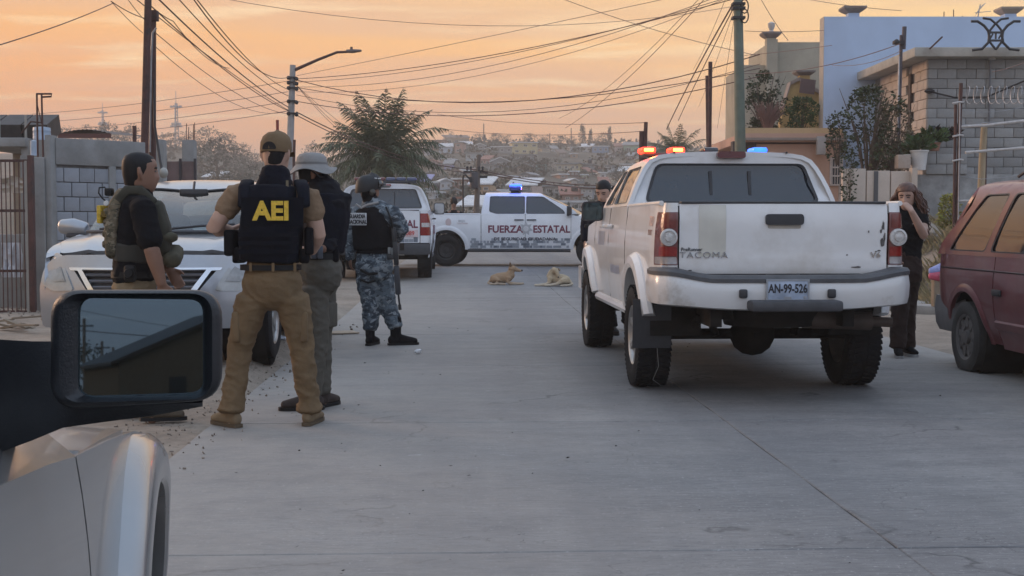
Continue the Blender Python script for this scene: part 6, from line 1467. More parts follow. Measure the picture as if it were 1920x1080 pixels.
MB().tube([zz(1857, 106, 26.9), zz(1856, 150, 26.9), zz(1854, 235, 26.9)], .022, 6).build('conduit', mat('grey_conduit', (.13, .13, .14), .6), t)
MB().lathe([(.01, -.05), (.08, -.04), (.05, .03), (.01, .05)], zz(1860, 108, 26.85), n=10).build('porch_lamp', mat('white_lamp', (.5, .48, .45), .5), t)
mb = MB(); mb.tube([zz(1740, 171, 26.9), zz(1790, 183, 26.85), zz(1850, 182, 26.85), zz(1925, 150, 26.9)], .018, 5); mb.ball(zz(1743, 171, 26.9), .07, 8, (1.6, 1, .7)); mb.build('cable', BLACKM, t)
t = thing('service_mast', 'thin service mast of pipes clamped beside the left corner of the block house', 'pole', V((XA(1688, 26.2), 26.2, .9))); o = t.location
mb = MB(); mb.tube([P(1696, 50, 26.2) - o, P(1694, 92, 26.2) - o], .045, 8); mb.tube([P(1690, 66, 26.2) - o, P(1689, 110, 26.2) - o, P(1685, 245, 26.2) - o, V((.0, 0, 0))], .035, 8); mb.build('pipe', mat('dark_pipe', (.06, .05, .06), .6), t)
mb = MB(); mb.box(P(1685, 80, 26.15) - o, (.22, .1, .07)); mb.ball(P(1681, 79, 26.1) - o, .06, 8); mb.build('clamp', BLACKM, t)
MB().tube([P(1686, 106, 26.15) - o, P(1683, 250, 26.15) - o], .02, 6).build('conduit', GALV, t)
# iron ornament on the slab
IR = mat('black_iron', (.02, .019, .022), .5); t = thing('roof_ornament', 'black wrought iron ornament of crossing curves standing on the slab roof', 'ornament', P(1867, 94, 26.3)); o = t.location
for s in (-1, 1):
 c = lambda dx, y: P(1867 + s * dx, y, 26.3) - o
 MB().tube([c(46, 40), c(34, 40), c(22, 48), c(14, 58), c(12, 68), c(14, 80), c(26, 92), c(44, 94)], .028, 8).build('outer_scroll', IR, t)
 MB().tube([c(24, 34), c(10, 36), c(-2, 46), c(-10, 56), c(-13, 68), c(-10, 80), c(0, 93)], .024, 8).build('inner_scroll', IR, t)
mb = MB()
for y in (61, 76): mb.box(P(1867, y, 26.3) - o, (.26, .05, .04))
for k in (-8, 0, 8): mb.box(P(1867 + k, 68, 26.3) - o, (.03, .03, .11), M=Matrix.Rotation(.5 if k else 0, 3, 'Y'))
mb.build('monogram_box', IR, t, smooth=False)
ob = MB().tube([(0, 0, 0), P(1767, 68, 26.5) - P(1743, 91, 26.5)], .018, 5).build('rebar_rod', RUST); ob.location = P(1743, 92, 26.5); tag(ob, 'single bent steel rod leaning on the slab roof edge', 'rod')
# blue wall house
D = 31; x0, x1 = XA(1541, D), XA(2080, D); t = thing('blue_house', 'tall pale blue house wall behind the grey block house', 'house', (x0, D, .6)); H = ZA(31, D) - .6
BLUE = mat('pale_blue_plaster', (.42, .52, .68), .85, var=.05, scale=1.2, dirt=(.38, .47, .62), dscale=.8, dlo=.45, dhi=.7, bump=.12, bscale=30)
MB().box(((x1 - x0) / 2, .2, H / 2), (x1 - x0, .4, H)).build('wall', BLUE, t, smooth=False); MB().box((-.006, .2, H / 2), (.008, .41, H)).build('wall_edge', mat('lit_edge_plaster', (.42, .37, .31), .85), t, smooth=False)  # thin edge skin: light on the wall's side put into its colour
MB().box(((x1 - x0) / 2 + 1.6, 3.4, H / 2 - .5), (x1 - x0 - 3.2, 6, H - 1)).build('house_body', BLUE, t, smooth=False)
CAPM = mat('grey_cap_stone', (.21, .185, .17), .85, var=.15)
def pedestal(par, c, w, hn, hc, neckm, spread=1.6, cap=CAPM):
 mb = MB(); mb.box(V(c) + V((0, 0, hn / 2)), (w, w, hn)); n_ = mb.build('pedestal_neck', neckm, par, smooth=False)
 mb = MB(); k = w / 2; mb.loft([[V(c) + V((sx * r, sy * r, z)) for sx, sy in ((-1, -1), (1, -1), (1, 1), (-1, 1))] for r, z in ((k * 1.05, hn), (k * spread * .8, hn + hc * .35), (k * spread, hn + hc * .7), (k * spread, hn + hc))]); mb.build('pedestal_cap', cap, par, smooth=False)
pedestal(t, (XA(1598, D) - x0, .22, H), .26, .10, .15, BLUE, 2.1); pedestal(t, (XA(1890, D) - x0, .22, H), .28, .08, .15, BLUE, 1.9, mat('tan_cap_stone', (.30, .24, .19), .85))
MB().box((.22, -.22, ZA(274, D) - .6), (.5, .4, .30)).build('ledge', mat('grey_ledge', (.19, .19, .19), .8), t, smooth=False); MB().box((.22, -.22, ZA(260, D) - .6), (.56, .46, .06)).build('ledge_cap', mat('green_grey_ledge', (.10, .125, .115), .8), t, smooth=False)
t = thing('tv_antenna', 'spiky rooftop aerial behind the blue wall top', 'antenna', P(1832, 38, 32)); o = t.location; mb = MB(); mb.tube([P(1832, 40, 32) - o, P(1838, 8, 32) - o], .014, 5)
for k in range(5): mb.tube([P(1828 + k * 2, 30 - k * 4, 32) - o, P(1840 + k * 2, 14 - k * 2, 32.3) - o], .007, 4)
mb.tube([P(1828, 24, 32) - o, P(1858, 21, 32) - o], .008, 4); mb.build('aerial', GALV, t)
for px, y, wh in ((1770, 20, 'leftmost'), (1788, 16, 'middle and tallest'), (1805, 28, 'shortest, rightmost')):
 ob = MB().tube([(0, 0, 0), P(px, y, 32) - P(px, 36, 32)], .012, 5).build('rebar_rod', RUST); ob.location = P(px, 38, 32); tag(ob, wh + ' of the thin steel rods rising from the blue wall top', 'rod', 'rods on the blue wall')
# peach terrace house
D = 30.5; x0, x1 = XA(1390, D), XA(1572, D); t = thing('terrace_house', 'peach house with a planted roof terrace right of the green pole', 'house', (x0, D, .2)); o = t.location
PCH = mat('peach_plaster', (.50, .315, .235), .85, var=.08, scale=2); PCY = mat('peach_yellow_plaster', (.52, .36, .20), .85, var=.08, scale=2)
zt = ZA(241, D) - .2; W_ = x1 - x0
MB().box((W_ / 2 + .15, 1.2, (ZA(270, D) - .2) / 2), (W_ - .3, 2.4, ZA(270, D) - .2)).build('wall', PCH, t, smooth=False)
MB().box((W_ / 2, 2.9, ZA(259, D) - .2), (W_ + .1, 6.2, .20)).build('terrace_slab', PCH, t, smooth=False); MB().box((W_ / 2, -.10, ZA(248, D) - .2), (W_ + .06, .12, .18)).build('parapet', PCY, t, smooth=False)
MB().box((W_ / 2 - .2, -.125, ZA(254, D) - .2), (W_ * .72, .10, .035)).build('dark_line', mat('groove_dark', (.06, .035, .025), .8), t, smooth=False); MB().box((W_ / 2, -.14, ZA(262, D) - .2), (W_ + .16, .3, .06)).build('cornice', mat('grey_cornice', (.27, .22, .19), .85), t, smooth=False)  # thin dark strip across the parapet, cornice below it
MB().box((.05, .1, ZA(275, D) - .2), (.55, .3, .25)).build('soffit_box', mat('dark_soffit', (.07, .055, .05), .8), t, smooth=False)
wf = MB(); cx, cz = XA(1566, D) - x0, ZA(322, D) - .2
for dx in (-.13, .13): wf.box((cx + dx, -.03, cz), (.04, .07, .62))
for dz in (-.31, -.1, .1, .31): wf.box((cx, -.03, cz + dz), (.30, .06, .035))
for k in range(4): wf.box((cx - .09 + k * .06, -.03, cz), (.014, .03, .6))
wo = wf.build('barred_window', mat('white_iron', (.55, .48, .44), .5), t, smooth=False); MB().box((cx, .005, cz), (.26, .02, .62)).build('pane', PANE, wo, smooth=False)
MB().box((W_ + .12, -.05, (ZA(345, D) - .2) / 2), (.26, .12, ZA(345, D) - .2)).build('white_gate', mat('pale_gate', (.50, .44, .40), .6), t, smooth=False)
ob = MB().box((0, 0, 0), (.20, .16, .42), bev=.01).build('meter_box', mat('grey_meter', (.36, .33, .31), .6)); ob.location = P(1539, 273, 30.2); tag(ob, 'small pale meter box at the corner of the peach house', 'box')
# beige upper storey behind the terrace
D = 36; x0 = XA(1392, D); t = thing('beige_house', 'plain beige upper storey with stone capped pilasters behind the terrace', 'house', (x0, D, 1.0)); BEI = mat('beige_plaster', (.36, .325, .25), .88, var=.14, scale=1.5, dirt=(.29, .265, .21), dscale=1.0)
xm, xe = XA(1440, D) - x0, XA(1600, D) - x0
MB().box((xm / 2, 1.5, (ZA(122, D) - 1) / 2), (xm, 3, ZA(122, D) - 1)).build('side_wing', BEI, t, smooth=False); MB().box(((xm + xe) / 2, 1.6, (ZA(79, D) - 1) / 2), (xe - xm, 3.2, ZA(79, D) - 1)).build('main_wall', BEI, t, smooth=False)
MB().box((xm + .02, -.1, (ZA(76, D) - 1) / 2), (.30, .3, ZA(76, D) - 1)).build('pilaster', BEI, t, smooth=False); pedestal(t, (xm, -.1, ZA(76, D) - 1), .26, .04, .16, BEI, 2.0)
mb = MB(); mb.lathe([(.02, 0), (.10, .03), (.05, .07), (.09, .16), (.10, .26), (.04, .30)], (xm + .02, -.1, ZA(63, D) - 1), n=12); mb.build('finial', mat('pale_finial', (.45, .41, .38), .7), t)
D = 33; x0 = XA(1468, D); t = thing('parapet_gable', 'ochre sloping parapet with a stone cap in front of the beige storey', 'wall', (x0, D, 2.5)); o = t.location; OCH = mat('ochre_plaster', (.42, .29, .12), .85, var=.1)
mb = MB(); prof = [P(x, y, D) - o for x, y in ((1462, 240), (1468, 205), (1482, 158), (1498, 150), (1540, 178), (1540, 240))]
mb.loft([prof, [p + V((0, .3, 0)) for p in prof]], True, True); mb.build('gable_wall', OCH, t, smooth=False)
mb = MB()
for a_, b_ in zip(prof[1:5], prof[2:5]): mb.loft([[q + V((0, -.06, -.02)), q + V((0, -.06, .07)), q + V((0, .36, .07)), q + V((0, .36, -.02))] for q in (a_, b_)])
mb.build('coping', mat('grey_cornice', (.27, .22, .19), .85), t, smooth=False)
MB().box(P(1514, 162, 32.7) - o, (.38, .04, .36), M=Matrix.Rotation(.12, 3, 'Y')).build('tile_panel', mat('brown_tile', (.12, .075, .07), .5), t, smooth=False); c = P(1507, 150, 33.1) - o; pedestal(t, c, .26, .10, .12, OCH, 1.9)
# terrace plants
def bush(loc, w, h, m, label, nst=0, seed=1, leafk=.06, nleaf=2600, name='shrub', stemm=None, gap=.0, cat='shrub'):
 rg = random.Random(seed); t = thing(name, label, cat, loc); mb = MB()
 for i in range(nleaf):
  a = rg.uniform(0, 6.283); q = rg.random() ** .5; zt = rg.random(); r = sqrt(max(.02, 1 - (2 * zt - .9) ** 2 / 1.3)) * (.80 + .75 * noise.noise((cos(a) * 1.7, sin(a) * 1.7, zt * 3 + seed)))
  p = V((cos(a) * r * q * w / 2, sin(a) * r * q * w / 2, zt * h))
  if gap and noise.noise((p.x * 5 / w + seed, p.y * 5 / w, p.z * 5 / h)) < gap - .1: continue
  d = V((cos(a), sin(a), rg.uniform(-.5, .9))).normalized() + V((rg.gauss(0, .5), rg.gauss(0, .5), rg.gauss(0, .4))); leaf(mb, p, d, leafk * rg.uniform(.6, 1.4), leafk * rg.uniform(.4, .7), rg)
 if nleaf: mb.build('foliage', m, t, smooth=False, fixn=False)
 sm = MB()
 for k in range(max(4, nst)):
  a = rg.uniform(0, 6.28); e = rg.uniform(.5, 1.0); r = w / 2 * rg.uniform(.3, .95); sm.tube([V((0, 0, -.1)) + V((cos(a), sin(a), 0)) * .05 * w, V((cos(a) * r * .45, sin(a) * r * .45, h * .5 * e)), V((cos(a + .2) * r, sin(a + .2) * r, h * e))], lambda q: max(.003, .016 * w * (1 - q * .8)), 5)
 sm.build('stems', stemm or BARK, t); return t
zt_ = lambda px, py, D: P(px, py, D)
bush(zt_(1432, 241, 32.0), 1.25, 1.4, LF_DRK, 'dark spreading shrub on the roof terrace beside the green pole', 14, 3, .08, 3400, gap=.12)
bush(zt_(1440, 241, 31.4), .95, .68, LF_DRY, 'leafless reddish brush on the terrace between the two green shrubs', 170, 5, .03, 0, 'dry_shrub', mat('reddish_twig', (.17, .10, .085), .9))
bush(zt_(1502, 241, 31.5), .95, .75, LF_GRN, 'round dense green bush on the terrace against the blue wall', 10, 7, .06, 3800, gap=.06)
# tan panel fence, low wall, plants and pots
D = 24.5; x0, x1 = XA(1578, D), XA(1714, D); t = thing('panel_wall', 'tan concrete panel wall behind the right side of the white pickup', 'wall', (x0, D, .1)); H = ZA(316, D) - .1; TAN_ = mat('tan_panel', (.50, .415, .345), .88, var=.1, scale=3, bump=.2)
n = 3
for k in range(n):
 w = (x1 - x0) / n; MB().box((w * (k + .5), .06, H / 2 - (.03 if k else .0)), (w - .02, .12, H - .02 * k), bev=.008).build('panel', TAN_, t)
MB().box((XA(1641, D) - x0, -.012, H - .36), (.075, .03, .62)).build('dark_slot', mat('slot_grey', (.09, .09, .095), .8), t, smooth=False); MB().box((x1 - x0 - .04, -.03, H / 2), (.10, .2, H + .02)).build('end_post', TAN_, t, smooth=False)
D = 25.2; x0, x1 = XA(1712, D), XA(2010, D); t = thing('retaining_wall', 'rough grey retaining wall below the block house', 'wall', (x0, D, .5)); H = ZA(327, D) - .5
MB().box(((x1 - x0) / 2, .3, H / 2), (x1 - x0, .5, H), bev=.01).build('wall', mat('rough_plaster', (.25, .25, .245), .95, var=.3, scale=4, bump=.9, bscale=14), t)
block_face(t, V((XA(1735, D) - x0, .03, H)), (1, 0, 0), (0, -1, 0), .80, .42, .40, .2, BLK, seed=9); MB().box((XA(1735, D) - x0 + .4, .16, H + .2), (.78, .2, .40)).build('block_core', MORT, t, smooth=False)
b_ = bush(P(1628, 330, 25.6), 1.55, 1.75, LF_DRK, 'tall straggly bush with bare stems growing over the tan panel wall', 26, 11, .085, 3400, gap=.13)
bush(P(1672, 322, 25.4), .95, 1.35, LF_DRY, 'dry brownish bush between the straggly bush and the pots', 20, 13, .06, 2200, gap=.05)
bush(P(1570, 300, 25.8), .55, .95, LF_DRK, 'thin leggy shoots leaning over the blue wall at the left of the straggly bush', 12, 17, .075, 420, gap=.1)
bush(P(1590, 382, 24.25), .30, 1.05, LF_DRK, 'leafy vine hanging down the left end of the tan panel wall', 8, 23, .07, 260)
t = thing('agave', 'spiky grey-green agave on the wall beside the flower pots', 'plant', P(1706, 306, 25.3)); rg = random.Random(2); AG = mat('agave_leaf', (.15, .17, .095), .6, var=.25, scale=6)
for k in range(26):
 a = rg.uniform(0, 6.28); e = rg.uniform(.15, .8); Ln = rg.uniform(.5, .75); d = V((cos(a) * e, sin(a) * e, 1)).normalized(); s = d.cross(V((0, 0, 1))); s = s.normalized() if s.length > .01 else V((1, 0, 0)); mb = MB()
 pts = [(d * Ln * q + V((0, 0, -.10 * q * q * e)), w_) for q, w_ in ((0, .03), (.3, .034), (.7, .022), (1, .002))]
 mb.loft([[p - s * w_, p + d.cross(s) * w_ * .4, p + s * w_, p - d.cross(s) * w_ * .3] for p, w_ in pts]); mb.build('leaf', AG, t)
WP = mat('white_plastic', (.55, .53, .51), .5, var=.1)
def pot(px, py, D, r, h, lab, m, plant=None):
 t = thing('flower_pot', lab, 'pot', P(px, py, D)); MB().lathe([(r * .72, 0), (r * .95, h * .9), (r * 1.05, h * .92), (r * 1.05, h), (r * .9, h), (r * .85, h * .9), (.01, h * .88)], n=18).build('pot', m, t)
 if plant:
  mb = MB(); rg = random.Random(int(px))
  for k in range(170): a = rg.uniform(0, 6.28); d = V((cos(a), sin(a), rg.uniform(.1, 1.6))).normalized(); leaf(mb, V((0, 0, h)) + d * rg.uniform(.02, .28), d, .13, .07, rg)
  mb.build('foliage', plant, t, smooth=False, fixn=False)
pot(1723, 319, 25.0, .17, .38, 'large ribbed white pot with a leafy plant on the wall', WP, LF_GRN); pot(1703, 309, 25.1, .09, .20, 'small white pot left of the large ribbed pot', WP); pot(1752, 283, 25.3, .12, .16, 'pot of bright green leaves on top of the grey blocks', mat('clay', (.25, .12, .08), .8), LF_GRN)
ob = MB().box((0, 0, .13), (.24, .24, .26), bev=.008).build('planter_block', mat('tan_block_plain', (.38, .31, .26), .9)); ob.location = P(1692, 316, 24.9); tag(ob, 'square tan planter block on the panel wall left of the pots', 'block')
mb = MB(); rg = random.Random(6)
for k in range(60): leaf(mb, V((rg.gauss(0, .22), rg.gauss(0, .08), rg.uniform(0, .2))), V((rg.gauss(0, 1), rg.gauss(0, 1), .3)), .22, .16, rg)
ob = mb.build('black_tarp', mat('black_tarp', (.012, .012, .014), .6), smooth=False, fixn=False); ob.location = P(1766, 263, 26.4); tag(ob, 'crumpled black sheet on the wall beside the rusty fence post', 'sheet')
# pipe fence with wire
D = 22; t = thing('pipe_fence', 'makeshift fence of rusty posts, white rails and coiled wire at the right', 'fence', (XA(1792, D), D, .9)); o = t.location; Q = lambda px, py, d=22.0: P(px, py, d) - o
for (xa, ya, xb, yb_, r, m) in ((1802, 156, 1793, 452, .032, RUST), (1792, 196, 1788, 452, .026, RUST)): MB().tube([Q(xa, ya), Q(xb, yb_)], r, 8).build('post', m, t)
MB().tube([Q(1800, 190, 21.95), Q(1796, 452, 21.95)], .012, 6).build('post', GALV, t)
mb = MB(); mb.tube([Q(1846, 232, 22.2), Q(1842, 300, 22.2), Q(1836, 448, 22.2)], [.055, .06, .065], 9); mb.build('timber_post', mat('grey_timber', (.33, .26, .17), .9, var=.25, scale=8, stretch=(1, 1, .2)), t)
MB().tube([Q(1850, 240, 22.25), Q(1846, 448, 22.25)], .016, 6).build('post', RUST, t)
for pts, r in ((((1797, 238), (1850, 235), (1960, 222)), .026), (((1810, 286), (1960, 274)), .024), (((1794, 377), (1960, 372)), .018)): MB().tube([Q(*p) for p in pts], r, 8).build('rail', mat('white_rail', (.46, .43, .41), .6, var=.2, scale=15), t)
for y in (192, 254, 300): mb = MB(); mb.tube([Q(1786, y + 2, 21.96), Q(1800, y - 1, 21.94), Q(1806, y, 21.98)], .016, 6); mb.build('tie', mat('white_rail', (.46, .43, .41), .6), t)
mb = MB(); pts = [Q(1800 + 14 * k / 10 * 1.0, 178, 22) + V((.02 * cos(k * .63), .16 * sin(k * .63), .15 * cos(k * .63))) for k in range(110)]
mb.tube(pts, .006, 4); mb.build('razor_coil', GALV, t)
mb = MB(); mb.tube([Q(1800 + 12 * k, 232 + 3 * sin(k)) for k in range(14)], .006, 4)
for y in (205, 330, 400): mb.tube([Q(1800 + 40 * k, y + 6 * sin(k * 1.3)) for k in range(5)], .004, 4)
mb.build('barbed_wire', GALV, t)
# bank details
bush(P(1778, 432, 22.6), .42, .62, mat('yellow_leaf', (.22, .22, .045), .6, var=.25, island=.4), 'bright yellow-green bush at the foot of the grey retaining wall', 5, 19, .06, 900)
def rock(loc, s, lab, seed):
 mb = MB(); mb.ball((0, 0, 0), 1, 12)
 for p in mb.v: p *= 1 + .28 * noise.noise(p * 1.4 + V((seed, 0, 0))); p.x *= s[0]; p.y *= s[1]; p.z *= s[2]
 ob = mb.build('rock', mat('pale_rock', (.36, .31, .26), .9, var=.2, scale=6, bump=.5)); ob.location = loc; tag(ob, lab, 'rock')
rock(P(1742, 436, 22.5), (.20, .18, .17), 'largest pale rock at the top of the dry bank', 1); rock(P(1765, 442, 22.4), (.12, .12, .10), 'small rock right of the largest pale rock', 4); rock(P(1722, 446, 22.3), (.12, .11, .09), 'small rock left of the largest pale rock, beside the woman', 7)
KS = mat('kerb_stone', (.30, .275, .25), .9, var=.15, scale=5, bump=.3)
for i, (px, py, w, rz, lab) in enumerate(((1695, 577, .55, .05, 'kerb slab nearest the woman, left end of the broken kerb'), (1720, 574, .5, -.12, 'tilted kerb slab in the middle of the broken kerb'), (1752, 583, .75, -.06, 'long loose kerb slab nearest the burgundy minivan'))):
 ob = MB().box((0, 0, .06), (w, .32, .13), bev=.012).build('kerb_slab', KS); g_ = G(px, py + 6); ob.location = (g_.x, g_.y, .0); ob.rotation_euler = (.04, .05 * (i - 1), rz); tag(ob, lab, 'kerb')
t = thing('plastic_bag', 'blue, white and red plastic bag beside the rear of the burgundy minivan', 'bag', P(1770, 510, 15.5)); mb = MB(); mb.blob([((-.16, 0, .0), .03, .05, V((0, 1, 0))), ((0, 0, .03), .09, .09), ((.12, 0, .09), .08, .07), ((.2, 0, .14), .04, .03)], 12); mb.build('blue_part', mat('bag_blue', (.24, .27, .50), .4, var=.3, scale=20), t); mb = MB(); mb.blob([((-.17, -.02, -.05), .03, .04, V((0, 1, 0))), ((0, -.04, -.05), .07, .08), ((.17, -.02, -.02), .05, .06)], 12); mb.build('red_part', mat('bag_red', (.45, .07, .12), .4, var=.3, scale=20), t)
MB().box((.02, .02, -.25), (.3, .12, .34), bev=.02).build('crate', mat('worn_wood', (.22, .17, .12), .9), t)
# dry grass on the bank and the verge
def grass():
 rg = random.Random(21); mb = MB()
 for i in range(15000):
  u = rg.uniform(6.6, 9.6); v = rg.uniform(13.5, 26); p = RD(u, v);
  if noise.noise((p.x * .9, p.y * .9, 3)) < -.05: continue
  p.z = terr(p.x, p.y); L_ = rg.uniform(.08, .32); a = rg.uniform(0, 6.28); d = V((cos(a) * .5, sin(a) * .5, 1)).normalized(); w = V((-sin(a), cos(a), 0)) * .006
  mb.add([p - w, p + w, p + d * L_ * .6 + w * .6, p + d * L_ + V((cos(a), sin(a), 0)) * L_ * .25], [(0, 1, 2, 3)])
 mb.build('dry_grass', mat('straw', (.24, .20, .11), .8, var=.3, scale=1.5, island=.35), smooth=False, fixn=False, kind='stuff')
grass()
def litter():
 rg = random.Random(31); mb = MB()      # crumbs of rubble along the left verge
 for i in range(1300):
  v = rg.uniform(6.5, 19); u = UL + rg.gauss(-.25, .38) if v < 16 else rg.uniform(-6.5, -4); p = RD(u, v)
  if u > UL + .12 + .35 * rg.random() ** 3: continue
  p.z = max(terr(p.x, p.y), 0 if u > UL else -9) + .004; s = rg.uniform(.004, .013) * (2.4 if v > 15 else 1) * (1.8 if rg.random() < .06 else 1); M_ = Matrix.Rotation(rg.uniform(0, 6), 3, V((rg.random(), rg.random(), 1)).normalized()); mb.box(p, (s * rg.uniform(.7, 2.2), s, s * .5), M=M_)
 mb.build('rubble', mat('rubble_bits', (.19, .155, .125), .95, var=.3, island=.4), smooth=False, fixn=False, kind='stuff')
 mb = MB()                               # leaves and twigs blown over the concrete
 for i in range(130):
  u = rg.uniform(-2.1, 4.6) if rg.random() < .3 else rg.uniform(-2.1, .4); v = 3.6 + 12 * rg.random() ** 1.5; p = RD(u, v, .006); L_ = rg.uniform(.006, .026); a = rg.gauss(0, .6); d = V((cos(a), sin(a), rg.uniform(.0, .25))); leaf(mb, p, d, L_, L_ * rg.uniform(.25, .5), rg)
 mb.build('leaf_litter', mat('dead_leaf', (.035, .028, .024), .8, var=.4, island=.5), smooth=False, fixn=False, kind='stuff')
litter()
g_ = G(784, 663); mb = MB(); mb.ball((0, 0, .02), .035, 9, (1, .8, .7))
for p in mb.v: p *= 1 + .35 * noise.noise(p * 40)
ob = mb.build('crumpled_paper', mat('white_paper', (.6, .6, .6), .7)); ob.location = g_; tag(ob, 'crumpled white paper on the road by the camouflaged officer', 'litter')
g_ = G(640, 625); ob = MB().box((0, 0, .012), (.34, .30, .012), rz=.4).build('cardboard_sheet', mat('cardboard', (.38, .30, .22), .85), smooth=False); ob.location = g_; tag(ob, 'flat piece of cardboard on the left verge behind the bucket hat officer', 'cardboard')
g_ = G(520, 652); mb = MB(); mb.blob([((-.06, 0, .02), .03, .03, V((0, 1, 0))), ((0, 0, .03), .05, .03), ((.07, .02, .015), .03, .02)], 9); ob = mb.build('plastic_wrapper', mat('pale_wrapper', (.45, .50, .56), .3, var=.3, scale=20)); ob.location = g_ + V((0, 0, .08)); tag(ob, 'pale blue wrapper lying by the front tyre of the silver sedan', 'litter')
g_ = G(60, 622, .06); mb = MB()
t = thing('plank_pile', 'broken planks and sticks in a heap at the foot of the barred gate', 'rubbish', (g_.x, g_.y, .08)); rg = random.Random(12)
for k in range(16): MB().box((rg.gauss(0, .22), rg.gauss(0, .35), rg.uniform(.02, .14)), (rg.uniform(.15, .5), rg.uniform(.03, .07), .02), M=Matrix.Rotation(rg.uniform(-.8, .8), 3, 'Z') @ Matrix.Rotation(rg.uniform(-.3, .3), 3, 'Y')).build('stick', mat('worn_wood', (.22, .17, .12), .9), t, smooth=False)
# ---- behind the viewer: what the wing mirror shows
t = thing('gabled_house', 'dark gabled house reflected in the wing mirror', 'house', (14.5, -58, 0)); DK = mat('dusky_wall', (.16, .13, .10), .9, var=.15)
A_ = [V((-3.3, 0, -.05)), V((7, 0, -.05)), V((7, 0, 2.9)), V((2.5, 0, 5.0)), V((-3.3, 0, 2.6))]; mb = MB(); mb.loft([A_, [p + V((0, -9, 0)) for p in A_]], True, True); mb.build('wall', DK, t, smooth=False)
mb = MB()
for a_, b_ in ((V((7.4, .3, 2.7)), V((2.5, .3, 5.05))), (V((2.5, .3, 5.05)), V((-3.7, .3, 2.45)))): mb.loft([[q, q + V((0, -9.6, 0)), q + V((0, -9.6, .16)), q + V((0, 0, .16))] for q in (a_, b_)])
mb.build('roof', mat('dark_tin', (.06, .045, .045), .5), t, smooth=False); MB().box((-.6, .02, 1.4), (.8, .06, .9)).build('window', PANE, t, smooth=False)
for x, y, h in ((14.3, -85, 6.2), (18.2, -100, 5.3), (20, -105, 5.0)):
 t = thing('utility_pole', ('tallest' if h > 6 else 'middle' if h > 5.1 else 'rightmost and lowest') + ' of the distant poles reflected in the wing mirror', 'pole', (x, y, 0), 0, 'poles behind the viewer'); MB().tube([(0, 0, 0), (0, 0, h)], .1, 8).build('shaft', MATS['weathered_wood'], t); MB().box((0, 0, h - .5), (1.2, .1, .1)).build('crossarm', BLACKM, t, smooth=False)
tree(V((17.6, -103, 0)), 4.2, 5.2, 'dark tree reflected in the wing mirror', .15, 'round', LF_FAR, None, 2)
wire(V((8, -78, 5.6)), V((22, -78, 4.3)), .1, .05, 'thick cable reflected in the wing mirror', 'wires behind the viewer'); wire(V((8, -78, 7.4)), V((22, -78, 4.7)), .2, .025, 'thin cable reflected in the wing mirror', 'thin wires behind the viewer')
# ================================================================== PEOPLE
SKIN = mat('skin_tan', (.33, .185, .125), .55, var=.08, scale=9); SKIN2 = mat('skin_brown', (.22, .115, .075), .55, var=.08, scale=9); SKIN3 = mat('skin_light', (.40, .245, .18), .55, var=.08, scale=9)
HAIR = mat('black_hair', (.010, .009, .010), .55, spec=.22, var=.3, scale=30)
NAVY = mat('navy_vest', (.006, .0072, .013), .85, spec=.15, var=.25, scale=14, bump=.3, bscale=120); BLKC = mat('black_cloth', (.0065, .0065, .0085), .88, spec=.15, var=.25, scale=12, bump=.2, bscale=140)
BELT = mat('black_webbing', (.012, .012, .013), .6, spec=.22, var=.2, scale=20)
def cloth(name, c, **k): return mat(name, c, .88, var=.16, scale=5, bump=.7, bscale=20, spec=.25, dirt=tuple(x * .72 for x in c), dscale=4, dlo=.5, dhi=.75, **k)
def camo(name, cols, sc):
 m = bpy.data.materials.new(name); m.use_nodes = True; nt = m.node_tree; b = nt.nodes['Principled BSDF']; b.inputs['Roughness'].default_value = .9
 tc = nt.nodes.new('ShaderNodeTexCoord'); c = cols[0]
 for i, (col, th) in enumerate(zip(cols[1:], (.50, .57, .62))):
  mp = nt.nodes.new('ShaderNodeMapping'); nt.links.new(tc.outputs['Object'], mp.inputs[0]); mp.inputs['Location'].default_value = (i * 3.1, i * 1.7, i * 5.3); mp.inputs['Scale'].default_value = (1, 1, 1.5)
  n = nd(nt, 'ShaderNodeTexNoise', ins={'Scale': sc * (1 + .25 * i), 'Detail': 3.0, 'Roughness': .55, 'Distortion': .6}); nt.links.new(mp.outputs[0], n.inputs['Vector'])
  c = mix_(nt, ramp(nt, [(th - .015, 0.0), (th + .015, 1.0)], n.outputs[0]), c, col)
 nt.links.new(c, b.inputs['Base Color']); MATS[name] = m; return m
CAMO_B = camo('blue_grey_camo', [(.105, .130, .150), (.034, .046, .060), (.21, .235, .25), (.055, .072, .088)], 11)
CAMO_T = camo('tan_camo', [(.135, .105, .065), (.075, .065, .040), (.20, .165, .115), (.035, .03, .022)], 20)
def fold(amp, sc=(9, 9, 22), seed=0, z0=None, z1=None, amp2=None):
 def fn(p, n):
  a = amp if amp2 is None else amp + (amp2 - amp) * max(0, min(1, (p.z - z0) / (z1 - z0)))
  q = noise.noise((p.x * sc[0] + seed, p.y * sc[1], p.z * sc[2])) * .35; r = 0
  for k, w in ((1.0, .75), (1.9, .45)):
   u = 1 - 2.6 * abs(noise.noise((p.x * sc[0] * .8 * k + p.z * 5 * k, p.y * sc[1] * .8 * k, p.z * sc[2] * .75 * k + seed + k)))
   if u > 0: r += u * u * w
  q = (q + r - .1) * .62
  return n * (q - .15) * a
 return fn
